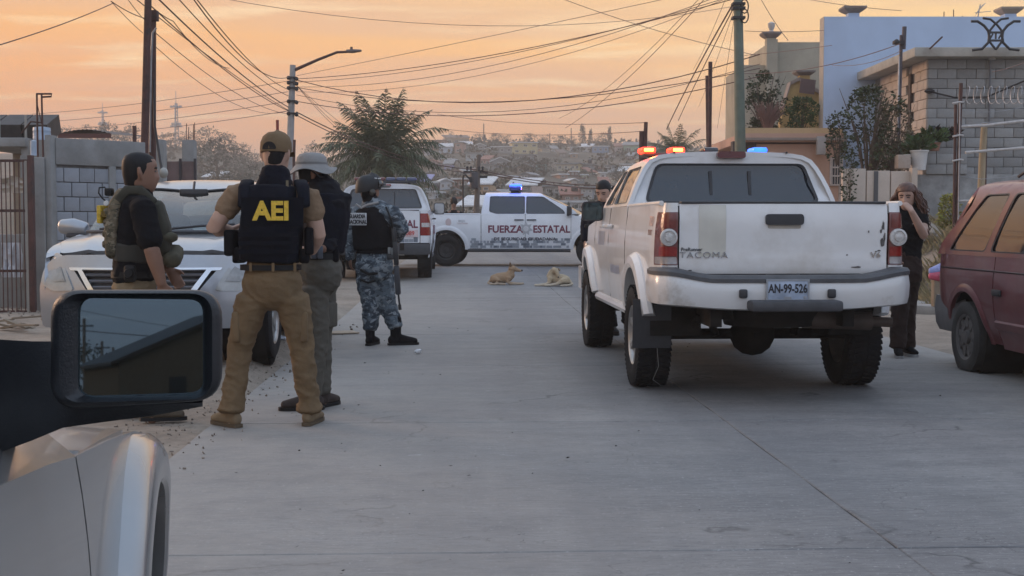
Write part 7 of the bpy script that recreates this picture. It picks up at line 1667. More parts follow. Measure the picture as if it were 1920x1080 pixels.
class Hum:
 """joints in world space; every garment is its own child; the body is one skin"""
 def __init__(s, label, face, skin, loc, group=None, h=1.75):
  s.t = thing('person', label, 'person', loc, 0, group); s.o = V(loc); s.skin = skin; s.k = h / 1.75
  s.set(face)
 def set(s, face):
  a = radians(face); s.f = V((sin(a), cos(a), 0)); s.r = V((cos(a), -sin(a), 0))
 def add(s, name, me, m, par=None):
  for v in me.vertices: v.co -= s.o
  me.update(); return link(name, me, m, par or s.t)
 def bake(s, name, mb, m, vox=.009, sm=3, fn=None, par=None):
  me = bake(mb, vox, sm, .5, fn); return s.add(name, me, m, par)
 def raw(s, name, mb, m, par=None, sharp=40, **p): return mb.build(name, m, par or s.t, sharp=sharp, world=True, **p) if par is None else s._sub(name, mb, m, par, sharp, **p)
 def _sub(s, name, mb, m, par, sharp=40, **p):
  for v in mb.v: v -= s.o
  return mb.build(name, m, par, sharp=sharp, **p)
 def head(s, mb, c, face, tilt=0.0, k=1.0, roll=0.0):
  """face-shaped rings; c = head centre; face azimuth in degrees; tilt = nod down in degrees"""
  a = radians(face); f = V((sin(a), cos(a), 0)); r = V((cos(a), -sin(a), 0)); M = Matrix.Rotation(-radians(tilt), 3, r) @ Matrix.Rotation(radians(roll), 3, f)
  n = 28; rings = []
  lev = [(-.118, .018, .050, .010), (-.112, .036, .070, .03), (-.095, .050, .084, .052), (-.07, .061, .089, .070), (-.045, .067, .092, .082), (-.02, .071, .092, .090), (.005, .074, .092, .096), (.03, .076, .093, .099), (.055, .076, .092, .099), (.08, .069, .083, .090), (.1, .053, .064, .070), (.115, .030, .036, .04), (.12, .008, .01, .012)]
  for z, w, fr, bk in lev:
   ring = []
   for j in range(n):
    t = 2 * pi * j / n; ct, st = cos(t), sin(t)
    y = (fr if ct > 0 else bk) * ct; x = w * st
    if ct > .8 and -.055 < z < .035:      # nose
     y += .024 * max(0, 1 - abs(t if t < pi else t - 2 * pi) / .42) * (1 - abs(z + .022) / .05 if z < -.022 else 1 - (z + .022) / .06)
    if abs(abs(t if t < pi else 2 * pi - t) - .42) < .22 and abs(z - .012) < .02: y -= .007
    if ct > .85 and abs(z + .068) < .012: y += .004
    q = M @ (r * x * k + f * y * k + V((0, 0, z * k))); ring.append(c + q)
   rings.append(ring)
  mb.loft(rings)
  for sg in (-1, 1):                            # ears
   e = lambda x, y, z: c + M @ (r * x * sg * k + f * y * k + V((0, 0, z * k)))
   mb.blob([(e(.070, -.012, -.032), .010, .012, f), (e(.078, -.020, .0), .011, .020), (e(.080, -.024, .026), .008, .016)], 10)
  s.hM = (M, f, r, c, k); s.H = lambda x, y, z: c + M @ (r * x * k + f * y * k + V((0, 0, z * k)))
  return s.H
 def hairshell(s, lev, par=None, m=None, line=((-.45, -.09), (.1, -.025), (.42, .045), (.65, .066), (1, .072)), grow=0.0):
  H = s.H; mb = MB(); n = 30; zs = [l[0] for l in lev]; rx = [(l[0], l[1] + grow) for l in lev]; ry = [(l[0], l[2] + grow) for l in lev]; rings = []
  for z in zs:
   ring = []
   for j in range(n):
    a = 2 * pi * j / n; zz = max(z, tabs(cos(a), list(line))); jit = 1 + .012 * noise.noise((a * 4, zz * 60, 1)); ring.append(H(tab(zz, rx) * sin(a) * jit, tab(zz, ry) * cos(a) * jit - .012, zz))
   rings.append(ring)
  mb.loft(rings); return s.raw('hair', mb, m or HAIR)
 def eyes(s):
  for sg in (-1, 1):
   mb = MB(); mb.blob([(s.H(sg * .018, .083, .014), .003, .005, V((0, 0, 1))), (s.H(sg * .030, .082, .016), .005, .006), (s.H(sg * .043, .074, .013), .003, .005)], 8); s.raw('eye', mb, mat('eye_dark', (.03, .022, .02), .3))
   mb = MB(); mb.tube([s.H(sg * .012, .088, .032), s.H(sg * .030, .087, .038), s.H(sg * .050, .073, .032)], .0045, 5); s.raw('eyebrow', mb, HAIR)
 def hand(s, mb, w, d, palm, curl=.5, k=1.0, thumb=1):
  """wrist point, direction of the hand, palm normal; five fingers"""
  d = d.normalized(); pn = (palm - d * palm.dot(d)).normalized(); sd = d.cross(pn) * thumb
  mb.blob([(w - d * .01, .026 * k, .019 * k, sd), (w + d * .035 * k, .036 * k, .016 * k), (w + d * .085 * k, .040 * k, .014 * k)], 12)
  for i, (off, L_) in enumerate(((.030, .068), (.011, .078), (-.009, .074), (-.028, .058))):
   p = w + d * (.088 * k) + sd * off * k; q = d; pts = [(p - d * .02, .0088 * k, .0088 * k, sd)]
   for j in range(3):
    pts.append((p, .0085 * k - j * .0006, .0085 * k - j * .0006)); q = (Matrix.Rotation(curl * (.45 + .35 * j), 3, sd * thumb) @ q) if True else q
    q = (q * 1.0); p = p + q * L_ * k * (.44, .32, .24)[j]
   pts.append((p, .0065 * k, .0065 * k)); mb.blob(pts, 8)
  p = w + d * .025 * k + sd * .030 * k; q = (d * .75 + sd * .65 + pn * .35).normalized(); mb.blob([(p - q * .02, .012 * k, .012 * k, pn), (p + q * .03 * k, .0105 * k, .0105 * k), (p + (q + d * .4).normalized() * .062 * k, .0085 * k, .0085 * k)], 8)
 def limb(s, mb, pts, ref=None, ex=2.0, n=16):
  mb.blob([(p[0], p[1], p[2] if len(p) > 2 else p[1]) + ((ref or s.r, ex) if i == 0 else ()) for i, p in enumerate(pts)], n)
 def boot(s, name, ank, toe, m, k=1.0, shaft=0.0, sole=None, wide=1.0):
  d = V((toe.x - ank.x, toe.y - ank.y, 0)).normalized(); w = V((d.y, -d.x, 0)); z0 = ank.z * 0 + s.o.z; a = V((ank.x, ank.y, z0)); mb = MB()
  mb.blob([(a - d * .045 * k + V((0, 0, .050)), .034 * k * wide, .042 * k, w), (a + d * .03 * k + V((0, 0, .058)), .040 * k * wide, .052 * k), (a + d * .11 * k + V((0, 0, .046)), .046 * k * wide, .038 * k), (a + d * .18 * k + V((0, 0, .036)), .042 * k * wide, .028 * k)], 16)
  mb.blob([(a + d * .015 * k + V((0, 0, .05)), .042 * k * wide, .050 * k, w), (ank + V((0, 0, .03)), .044 * k * wide, .050 * k), (ank + V((0, 0, .06 + shaft)), .047 * k * wide, .053 * k)], 16)
  for p in mb.v: p.z = max(p.z, z0 + .012)
  bo = s.bake(name, mb, m, .008, 2)
  sm = MB(); out = [(-.078, .0), (-.068, .028), (-.02, .033), (.06, .037), (.13, .046), (.185, .041), (.212, .022), (.218, 0)]; ring = out + [(x, -y) for x, y in out[-2:0:-1]]
  sm.loft([[a + d * x * k + w * y * k * wide + V((0, 0, z)) for x, y in ring] for z in (.0, .022)]); s._sub('sole', sm, sole or BELT, bo, 40)
 def trousers(s, m, hipc, legs, fn=None, waist=(.165, .115), seat=(.185, .135), top=None, vox=.010, name='trousers', ref=None):
  mb = MB(.8); top = top or hipc + V((0, 0, .12))
  s.limb(mb, [(top, waist[0], waist[1]), (hipc + V((0, 0, .03)), seat[0], seat[1]), (hipc + V((0, 0, -.05)), seat[0] * .97, seat[1] * .95)], ref, 2.3)
  mb.cap = .25
  for L_ in legs: s.limb(mb, L_, ref, 2.2)
  return s.bake(name, mb, m, vox, 3, fn)
def pieces_text(h, name, body, c, u, v_, m, par, size, bold, sx=1.0, ext=.002):
 vs, fs = text_geo(body, size, bold, 1.0, ext, sx=sx); n = u.cross(v_); mb = MB(); mb.add([c + u * a + v_ * b + n * z - h.o for a, b, z in vs], fs, flat=True); return mb.build(name, m, par, smooth=False)
UP = V((0, 0, 1))
# ------------------------------------------------------------------ officer with the AEI vest, back to us
def officer_aei():
 D = 7.98; Pt = lambda x, y, d=0.0: P(x, y, D + d); b = G(508, 797)
 h = Hum('officer seen from behind in a dark vest lettered AEI, brown cap and tan trousers', 6, SKIN3, V((b.x, D, 0)))
 LK, RK = Pt(450, 655, .02), Pt(566, 655, .03); LA, RA = Pt(436, 778, -.02), Pt(580, 778, .06); HC = Pt(510, 535, 0)
 tan_ = cloth('coyote_trousers', (.150, .098, .052)); legs = []
 for hp, kn, an, sg in ((Pt(474, 560), LK, LA, -1), (Pt(548, 560), RK, RA, 1)):
  legs.append([(hp, .106, .112), (hp.lerp(kn, .55) + V((sg * .004, 0, 0)), .090, .096), (kn, .074, .080), (kn.lerp(an, .45), .070, .078), (an + V((0, 0, .10)), .068, .078), (an + V((0, 0, .035)), .082, .094)])
 tr = h.trousers(tan_, HC, legs, fold(.014, (7, 7, 13), 2, .60, .05, .030), (.160, .108), (.188, .138), Pt(508, 500))
 for px, d in ((446, -.02), (572, .0)):        # cargo pockets
  mb = MB(); mb.box(Pt(px, 612, d), (.05, .15, .19), bev=.015); h._sub('cargo_pocket', mb, tan_, tr, 50)
 h.boot('boot', LA + V((0, 0, 0)), LA + V((-.10, .10, 0)), cloth('tan_boot', (.19, .135, .08)), 1.02, .0, cloth('tan_sole', (.10, .072, .045))); h.boot('boot', RA, RA + V((.03, .2, 0)), MATS['tan_boot'], 1.02, .0, MATS['tan_sole'])
 # shirt
 sh = cloth('tan_shirt', (.215, .140, .085)); mb = MB()
 h.limb(mb, [(Pt(508, 480), .155, .110), (Pt(510, 450), .168, .120), (Pt(512, 400), .190, .125), (Pt(514, 368), .185, .108), (Pt(516, 345), .105, .075), (Pt(517, 332), .062, .060)], None, 2.4)
 LS, LE, LW = Pt(440, 368), Pt(401, 428, -.03), Pt(430, 432, .16); RS, RE, RW = Pt(580, 372), Pt(596, 440, .02), Pt(585, 470, .17)
 for S_, E_, k in ((LS, LE, 1), (RS, RE, 1)):
  h.limb(mb, [(S_.lerp(Pt(512, 365), .25), .068, .078), (S_, .070, .078), (S_.lerp(E_, .30), .066, .074), (S_.lerp(E_, .46), .064, .072)], V((0, 1, 0)))
 h.bake('shirt', mb, sh, .009, 3, fold(.014, (10, 10, 14), 7))
 # body
 mb = MB(); H = h.head(mb, Pt(518, 291, .02), 12, 4, 1.06)
 h.limb(mb, [(Pt(515, 345, .0), .062, .062), (Pt(517, 322, .01), .060, .062), (Pt(518, 305, .02), .058, .06)]); h.limb(mb, [(Pt(510, 500), .13, .09), (Pt(512, 400), .15, .09), (Pt(515, 345), .09, .07)])
 for S_, E_, W_, dd, th in ((LS, LE, LW, V((.5, .45, .25)), 1), (RS, RE, RW, V((-.5, .6, .1)), -1)):
  h.limb(mb, [(S_, .055, .055), (E_.lerp(S_, .2), .050, .052), (E_, .047, .05), (E_.lerp(W_, .3), .047, .05), (W_, .030, .033)], V((0, 1, 0))); h.hand(mb, W_, dd, V((0, -.3, -1)), .5, 1.05, th)
 for hp, kn, an in ((Pt(474, 560), LK, LA), (Pt(548, 560), RK, RA)): h.limb(mb, [(hp, .06), (kn, .045), (an, .03), (an + V((0, 0, -.08)), .03)])
 h.bake('body', mb, SKIN3, .0075, 2)
 # hair, cap worn forward with the strap opening at the back
 mb = MB(); h.limb(mb, [(H(0, -.012, -.035), .066, .082), (H(0, -.012, .02), .080, .094), (H(0, -.010, .06), .079, .094)], V((1, 0, 0))); h.bake('hair', mb, HAIR, .008, 2)
 capm = cloth('brown_cap', (.145, .095, .052)); mb = MB(); n = 24
 mb.loft([[H(rx * cos(a), ry * sin(a) - .006, z + .012 * max(0, sin(a))) for a in [2 * pi * j / n for j in range(n)]] for z, rx, ry in ((.012, .086, .104), (.03, .089, .108), (.07, .087, .104), (.105, .074, .088), (.128, .048, .058), (.137, .01, .012))], True, True)
 mb.loft([[H(x, .10 + .085 * (1 - (x / .075) ** 2) * q, .030 - .018 * q - 2.2 * x * x * q) for q in (0, .5, 1)] for x in [-.072 + .144 * i / 8 for i in range(9)]], False, False); cp = h.raw('cap', mb, capm)
 mb = MB(); mb.loft([[H(x, -.112 + 2.0 * x * x, z) for x in [-.04 + .08 * i / 8 for i in range(9)]] for z in (.022, .030 + .0)], False, False); pts = [H(.042 * cos(a), -.111 + 2.2 * (.042 * cos(a)) ** 2, .026 + .040 * sin(a)) for a in [pi * i / 10 for i in range(11)]]; mb.add(pts + [H(0, -.114, .024)], [(i, i + 1, 11) for i in range(10)]); h._sub('strap_opening', mb, HAIR, cp, 40)
 # scarf collar, vest
 mb = MB(); h.limb(mb, [(Pt(515, 354, -.0), .118, .098), (Pt(516, 338, 0), .100, .092), (Pt(516, 326, .0), .090, .088)], None, 2.6); h.bake('neck_gaiter', mb, NAVY, .009, 2, fold(.012, (14, 14, 30), 3))
 mb = MB(.12); h.limb(mb, [(Pt(506, 489, -.0), .178, .152), (Pt(507, 470, -.0), .186, .162), (Pt(508, 440, -.01), .188, .168), (Pt(512, 390, -.01), .180, .162), (Pt(513, 352, 0), .150, .135)], None, 3.4)
 ve = h.bake('vest', mb, NAVY, .010, 2, fold(.004, (8, 8, 12), 9))
 for px in (456, 571):
  mb = MB(); mb.blob([(Pt(px, 385, -.135), .034, .020, V((1, 0, 0)), 3), (Pt(px + (3 if px < 500 else -3), 352, -.09), .040, .018), (Pt(px + (8 if px < 500 else -8), 341, .0), .042, .016), (Pt(px + (8 if px < 500 else -8), 352, .09), .040, .016)], 12); h._sub('shoulder_strap', mb, NAVY, ve, 60)
 u = V((1, .06, 0)).normalized(); back = lambda x, y, d=-.187: Pt(x, y, d)
 mb = MB(); mb.loft([[back(x, y, -.150 - .030 * (1 - ((x - 510) / 70) ** 2)) for x in range(452, 570, 13)] for y in (370, 425)], False, False)
 for y in (436, 452, 468): mb.loft([[back(x, yy, -.163 - .024 * (1 - ((x - 508) / 72) ** 4)) for x in range(446, 572, 14)] for yy in (y, y + 8)], False, False)
 h._sub('webbing', mb, mat('navy_webbing', (.0055, .0065, .011), .85, spec=.12, bump=.4, bscale=200), ve, 40)
 yel = mat('yellow_print', (.62, .40, .035), .65, var=.22, scale=60); pieces_text(h, 'AEI_lettering', 'AEI', back(509, 397, -.196), V((1, .02, 0)), V((0, .02, 1)), yel, ve, .155, .006, .98)
 mb = MB(); mb.loft([[back(x, y, -.118) for x in (536, 541)] for y in (338, 362)], False, False); h._sub('strap_tab', mb, cloth('olive_tab', (.18, .15, .10)), ve, 40)
 # belt and gear
 mb = MB(); n = 28; mb.loft([[Pt(508, y) + V((.188 * cos(a) * (abs(cos(a)) ** 3 + abs(sin(a)) ** 3) ** -.12, .134 * sin(a), 0)) for a in [2 * pi * j / n for j in range(n)]] for y in (496, 506)], True, False); be = h.raw('belt', mb, BELT)
 for px in (470, 512, 553): mb = MB(); mb.box(Pt(px, 501, -.140 if px == 512 else -.118), (.016, .012, .052)); h._sub('belt_loop', mb, tan_, be, 40)
 for px, py, s_, rz in ((436, 455, (.07, .12, .16), -.25), (449, 478, (.06, .11, .10), -.2), (579, 452, (.055, .13, .17), .2), (571, 480, (.06, .11, .09), .15)):
  mb = MB(); mb.box(Pt(px, py, .0), s_, rz=rz, bev=.015); h._sub('pouch', mb, BLKC, be, 60)
 mb = MB(); mb.box(Pt(432, 448, -.02), (.045, .05, .10), rz=.3, bev=.01); mb.box(Pt(428, 462, .0), (.04, .07, .12), rz=.3, bev=.012); h._sub('holster', mb, BELT, be, 60)
officer_aei()
# ------------------------------------------------------------------ officer in black T-shirt with camouflage plate carrier, facing right
def officer_left():
 D = 8.3; Pt = lambda x, y, d=0.0: P(x, y, D + d); b = G(262, 786)
 h = Hum('bareheaded officer facing right in a black T-shirt and tan camouflage plate carrier', 78, SKIN2, V((b.x, D, 0)))
 HC = Pt(252, 545); A1, A2 = Pt(285, 770, -.10), Pt(232, 765, .14); K1, K2 = Pt(270, 655, -.08), Pt(240, 655, .12)
 tan_ = cloth('khaki_trousers', (.20, .145, .085)); legs = [[(Pt(256, 560, -.09), .10, .105), (K1, .075, .08), (A1 + V((0, 0, .03)), .066, .075)], [(Pt(248, 560, .09), .10, .105), (K2, .075, .08), (A2 + V((0, 0, .03)), .066, .075)]]
 h.trousers(tan_, HC, legs, fold(.02, (10, 10, 16), 5), (.140, .108), (.172, .138), Pt(250, 524)); bm_ = cloth('olive_boot', (.085, .065, .045))
 h.boot('boot', A1, A1 + h.f, bm_, 1.0); h.boot('boot', A2, A2 + h.f, bm_, 1.0)
 mb = MB(); S_, E_, W_ = Pt(268, 390, -.19), Pt(285, 470, -.25), Pt(303, 532, -.22); S2, E2, W2_ = Pt(262, 392, .19), Pt(285, 468, .24), Pt(318, 505, .20)
 h.limb(mb, [(Pt(250, 517), .160, .136), (Pt(254, 480), .160, .134), (Pt(256, 430), .172, .128), (Pt(258, 385), .165, .112), (Pt(262, 358), .09, .08), (Pt(264, 345), .065, .066)], h.r, 2.4)
 for a_, e_ in ((S_, E_), (S2, E2)): h.limb(mb, [(a_.lerp(Pt(258, 385), .3), .075, .080), (a_, .082, .082), (a_.lerp(e_, .5), .080, .080), (a_.lerp(e_, .80), .078, .078)], h.f)
 h.bake('t_shirt', mb, BLKC, .009, 3, fold(.012, (10, 10, 14), 4))
 mb = MB(); H = h.head(mb, Pt(264, 325, -.02), 66, 2, 1.08); h.limb(mb, [(Pt(260, 365), .066, .066), (Pt(262, 342), .062, .064)], h.r); h.limb(mb, [(Pt(250, 520), .1, .1), (Pt(256, 420), .12, .1), (Pt(260, 365), .08, .07)], h.r)
 for a_, e_, w_, th in ((S_, E_, W_, 1), (S2, E2, W2_, -1)):
  h.limb(mb, [(a_, .055), (e_.lerp(a_, .25), .053), (e_, .049), (e_.lerp(w_, .3), .049), (w_, .031, .034)], h.f); h.hand(mb, w_, (w_ - e_).normalized() + V((0, 0, -.3)), V((-.2, 1, 0)) * th, .45, 1.05, th)
 for hp, kn, an in ((Pt(256, 560, -.09), K1, A1), (Pt(248, 560, .09), K2, A2)): h.limb(mb, [(hp, .06), (kn, .045), (an, .03), (an + V((0, 0, -.06)), .03)])
 h.bake('body', mb, SKIN2, .0075, 2); h.eyes()
 h.hairshell(((-.075, .050, .078), (-.05, .060, .084), (-.02, .0735, .092), (.03, .0785, .0985), (.05, .0785, .098), (.07, .0775, .0965), (.10, .0625, .081), (.119, .037, .047), (.126, .006, .008)))
 # plate carrier: back panel, front panel, shoulder straps, cummerbund
 pc = thing_part = part('plate_carrier', h.t)
 bk = lambda x, y, d=0: Pt(x, y, d) - h.f * 0
 mb = MB(); h.limb(mb, [(Pt(212, 475), .135, .045), (Pt(212, 430), .140, .05), (Pt(219, 385), .125, .045), (Pt(228, 360), .10, .03)], h.r, 4); bp = h.bake('back_panel', mb, CAMO_T, .010, 1, fold(.008, (14, 14, 20), 3), pc)
 for y in (398, 418, 438, 458): mb = MB(); mb.blob([(Pt(203 if y > 430 else 205, y, -.085), .03, .038, V((0, 0, 1)), 3), (Pt(203 if y > 430 else 205, y, .085), .03, .038)], 12); h._sub('pouch', mb, CAMO_T, pc, 60)
 mb = MB(); h.limb(mb, [(Pt(308, 470), .13, .05), (Pt(306, 425), .135, .05), (Pt(296, 385), .115, .04)], h.r, 4); h.bake('front_panel', mb, mat('dark_olive', (.045, .042, .030), .9, var=.3), .010, 1, None, pc)
 mb = MB(); mb.blob([(Pt(322, 488, -.10), .05, .055, V((0, 0, 1)), 3), (Pt(326, 474, -.0), .055, .062), (Pt(322, 476, .10), .05, .055)], 12); mb.blob([(Pt(312, 445, -.10), .035, .07, V((0, 0, 1)), 3), (Pt(313, 445, .1), .035, .07)], 12); h._sub('front_pouch', mb, mat('olive_pouch', (.07, .062, .040), .9, var=.35, scale=18), pc, 60)
 for d in (-.10, .10): mb = MB(); mb.blob([(Pt(222, 376, d), .012, .030, h.r, 3), (Pt(238, 357, d), .012, .032), (Pt(262, 356, d), .012, .032), (Pt(288, 380, d), .012, .030)], 12); h._sub('shoulder_strap', mb, mat('dark_olive', (.045, .042, .030), .9), pc, 60)
 mb = MB(.1); h.limb(mb, [(Pt(256, 490), .164, .146), (Pt(258, 458), .166, .146)], h.r, 2.6); h.bake('cummerbund', mb, mat('dark_strap', (.03, .028, .022), .85), .010, 1, None, pc)
 yel = mat('yellow_patch', (.50, .33, .03), .6, var=.35, scale=50); mb = MB(); mb.box(Pt(195, 402, -.03), (.03, .14, .115), rz=-.2, bev=.008); h._sub('yellow_patch', mb, yel, pc, 40)
 pieces_text(h, 'patch_lettering', 'AEI', Pt(194.2, 402, -.106), V((1, .0, 0)), UP, mat('patch_dark', (.16, .10, .02), .7), pc, .05, .002, .55)
 mb = MB(); mb.tube([Pt(200, 378, .0), Pt(192, 372, .0), Pt(185, 362, 0), Pt(186, 352, 0), Pt(196, 351, 0), Pt(202, 358, 0)], .005, 6); mb.box(Pt(205, 360, .0), (.05, .06, .05), bev=.01); h._sub('radio_wire', mb, BELT, pc, 40)
 mb = MB(); mb.lathe([(.001, -.01), (.016, -.008), (.018, .004), (.001, .008)], Pt(199, 381, -.12), 'Y', 12); h._sub('badge_disc', mb, mat('pale_disc2', (.5, .5, .48), .5), pc)
 mb = MB(); n = 24; mb.loft([[Pt(251, y) + h.r * .168 * cos(a) + h.f * .142 * sin(a) for a in [2 * pi * j / n for j in range(n)]] for y in (508, 520)], True, False); be = h.raw('belt', mb, BELT)
 mb = MB(); mb.box(Pt(244, 513, -.175), (.075, .05, .11), bev=.02); mb.lathe([(.026, -.03), (.03, -.02), (.03, .01), (.015, .02)], Pt(243, 512, -.21), 'Y', 14); h._sub('holster', mb, BELT, be, 60)
officer_left()
# ------------------------------------------------------------------ officer with the bucket hat
def officer_hat():
 D = 8.75; Pt = lambda x, y, d=0.0: P(x, y, D + d); b = G(575, 770)
 h = Hum('officer in a grey bucket hat and dark navy top standing beside the AEI vest officer', 48, SKIN2, V((b.x, D, 0)))
 HC = Pt(596, 510); A1, A2 = Pt(566, 750, -.06), Pt(604, 745, .06); K1, K2 = Pt(596, 635, -.06), Pt(602, 635, .06)
 gr = cloth('grey_olive_trousers', (.088, .080, .066)); legs = [[(Pt(588, 540, -.07), .098, .108), (K1, .068, .076), (Pt(586, 740, -.06), .056, .064)], [(Pt(602, 540, .07), .098, .108), (K2, .066, .074), (A2 + V((0, 0, .03)), .056, .064)]]
 tr = h.trousers(gr, HC, legs, fold(.014, (10, 10, 16), 11), (.150, .118), (.185, .15), Pt(592, 478)); mb = MB(); mb.box(Pt(618, 590, .0), (.05, .13, .17), rz=-.5, bev=.015); h._sub('cargo_pocket', mb, gr, tr, 50)
 br = cloth('dark_brown_shoe', (.045, .034, .030)); h.boot('shoe', Pt(586, 754, -.06), Pt(520, 758, -.10), br, 1.05); h.boot('shoe', A2, A2 + V((.2, .5, 0)), br, 1.0)
 mb = MB(); h.limb(mb, [(Pt(598, 472), .160, .132), (Pt(606, 420), .165, .13), (Pt(608, 380), .175, .125), (Pt(602, 352), .14, .10), (Pt(592, 335), .075, .075)], h.r, 2.3); S_, E_ = Pt(636, 372, -.02), Pt(630, 430, -.02); S2, E2 = Pt(572, 370, .1), Pt(566, 430, .12)
 for a_, e_ in ((S_, E_), (S2, E2)): h.limb(mb, [(a_.lerp(Pt(606, 370), .3), .085, .085), (a_, .088, .09), (a_.lerp(e_, .5), .080, .082), (e_, .068, .07)], h.f)
 h.limb(mb, [(E_, .066), (Pt(612, 462, -.14), .05)], h.f); h.limb(mb, [(E2, .062), (Pt(600, 455, .3), .05)], h.f)
 dk = cloth('dark_navy_top', (.007, .0078, .012)); h.bake('jacket', mb, dk, .009, 3, fold(.018, (9, 9, 13), 6))
 mb = MB(.12); h.limb(mb, [(Pt(598, 468), .165, .145), (Pt(600, 450), .172, .15), (Pt(606, 400), .18, .155), (Pt(606, 365), .165, .135)], h.r, 3.2); h.bake('vest', mb, NAVY, .010, 2, fold(.007, (9, 9, 12), 8))
 mb = MB(); H = h.head(mb, Pt(586, 325), 62, 6, 1.05); h.limb(mb, [(Pt(596, 352), .062, .062), (Pt(589, 335), .06, .06)], h.r); h.limb(mb, [(Pt(598, 470), .1, .1), (Pt(604, 400), .12, .1), (Pt(596, 352), .07, .06)], h.r)
 for w_, e_, th in ((Pt(606, 466, -.16), E_, 1), (Pt(604, 456, .32), E2, -1)): h.limb(mb, [(e_, .045), (w_, .031, .034)], h.f); h.hand(mb, w_, V((-.4, .5, -.1)), V((0, 0, -1)), .6, 1.0, th)
 h.limb(mb, [(E_, .05), (S_, .05), (Pt(604, 390), .09)], h.f); h.limb(mb, [(E2, .05), (S2, .05), (Pt(604, 390), .09)], h.f)
 for hp, kn, an in ((Pt(588, 540, -.07), K1, Pt(586, 745, -.06)), (Pt(602, 540, .07), K2, A2)): h.limb(mb, [(Pt(598, 470), .08), (hp, .06), (kn, .045), (an, .03), (an + V((0, 0, -.05)), .03)])
 h.bake('body', mb, SKIN2, .008, 2); h.eyes()
 mb = MB(); h.limb(mb, [(H(0, -.012, -.04), .068, .082), (H(0, -.012, .03), .08, .094)], h.r); h.bake('hair', mb, HAIR, .009, 2)
 hm_ = cloth('grey_hat', (.235, .225, .215)); mb = MB(); n = 36; C0 = H(0, -.005, 0); ux = V((1, 0, 0)); uy = V((0, 1, 0)); tl = lambda a: .014 * sin(3 * a + .6)
 prof = [(.155, .008), (.150, .012), (.118, .045), (.108, .056), (.104, .075), (.098, .105), (.082, .126), (.05, .137), (.01, .140)]
 mb.loft([[C0 + ux * (r * (1 + .10 * (r > .13)) * cos(a)) + uy * (r * 1.06 * sin(a)) + UP * (z - .10 * (r - .108) * (r > .11) * 3 * .2 + (tl(a) * 1.6 + .012 * cos(a)) * (r > .12)) for a in [2 * pi * j / n for j in range(n)]] for r, z in [(.100, .050), (.148, .004)] + prof], True, True)
 ht = h.raw('bucket_hat', mb, hm_, sharp=80); mb = MB(); mb.loft([[C0 + ux * .1075 * cos(a) + uy * 1.065 * .1075 * sin(a) + UP * z for a in [2 * pi * j / n for j in range(n)]] for z in (.058, .072)], True, False); h._sub('hat_band', mb, cloth('grey_band', (.17, .165, .16)), ht, 40)
 mb = MB(); mb.tube([Pt(581, 318, -.14), Pt(592, 326, -.15), Pt(603, 334, -.13)], .005, 5); h._sub('chin_cord', mb, BELT, ht, 40)
 mb = MB(); n = 24; mb.loft([[Pt(594, y) + h.r * .172 * cos(a) + h.f * .140 * sin(a) for a in [2 * pi * j / n for j in range(n)]] for y in (474, 486)], True, False); be = h.raw('belt', mb, BELT)
 for px in (588, 600): mb = MB(); mb.box(Pt(px, 473, -.19), (.038, .03, .085), rz=.2, bev=.006); h._sub('magazine_pouch', mb, mat('blue_grey_pouch', (.055, .065, .085), .6), be, 50)
 mb = MB(); mb.box(Pt(626, 478, -.08), (.07, .07, .10), bev=.02); h._sub('pouch', mb, BLKC, be, 50)
officer_hat()
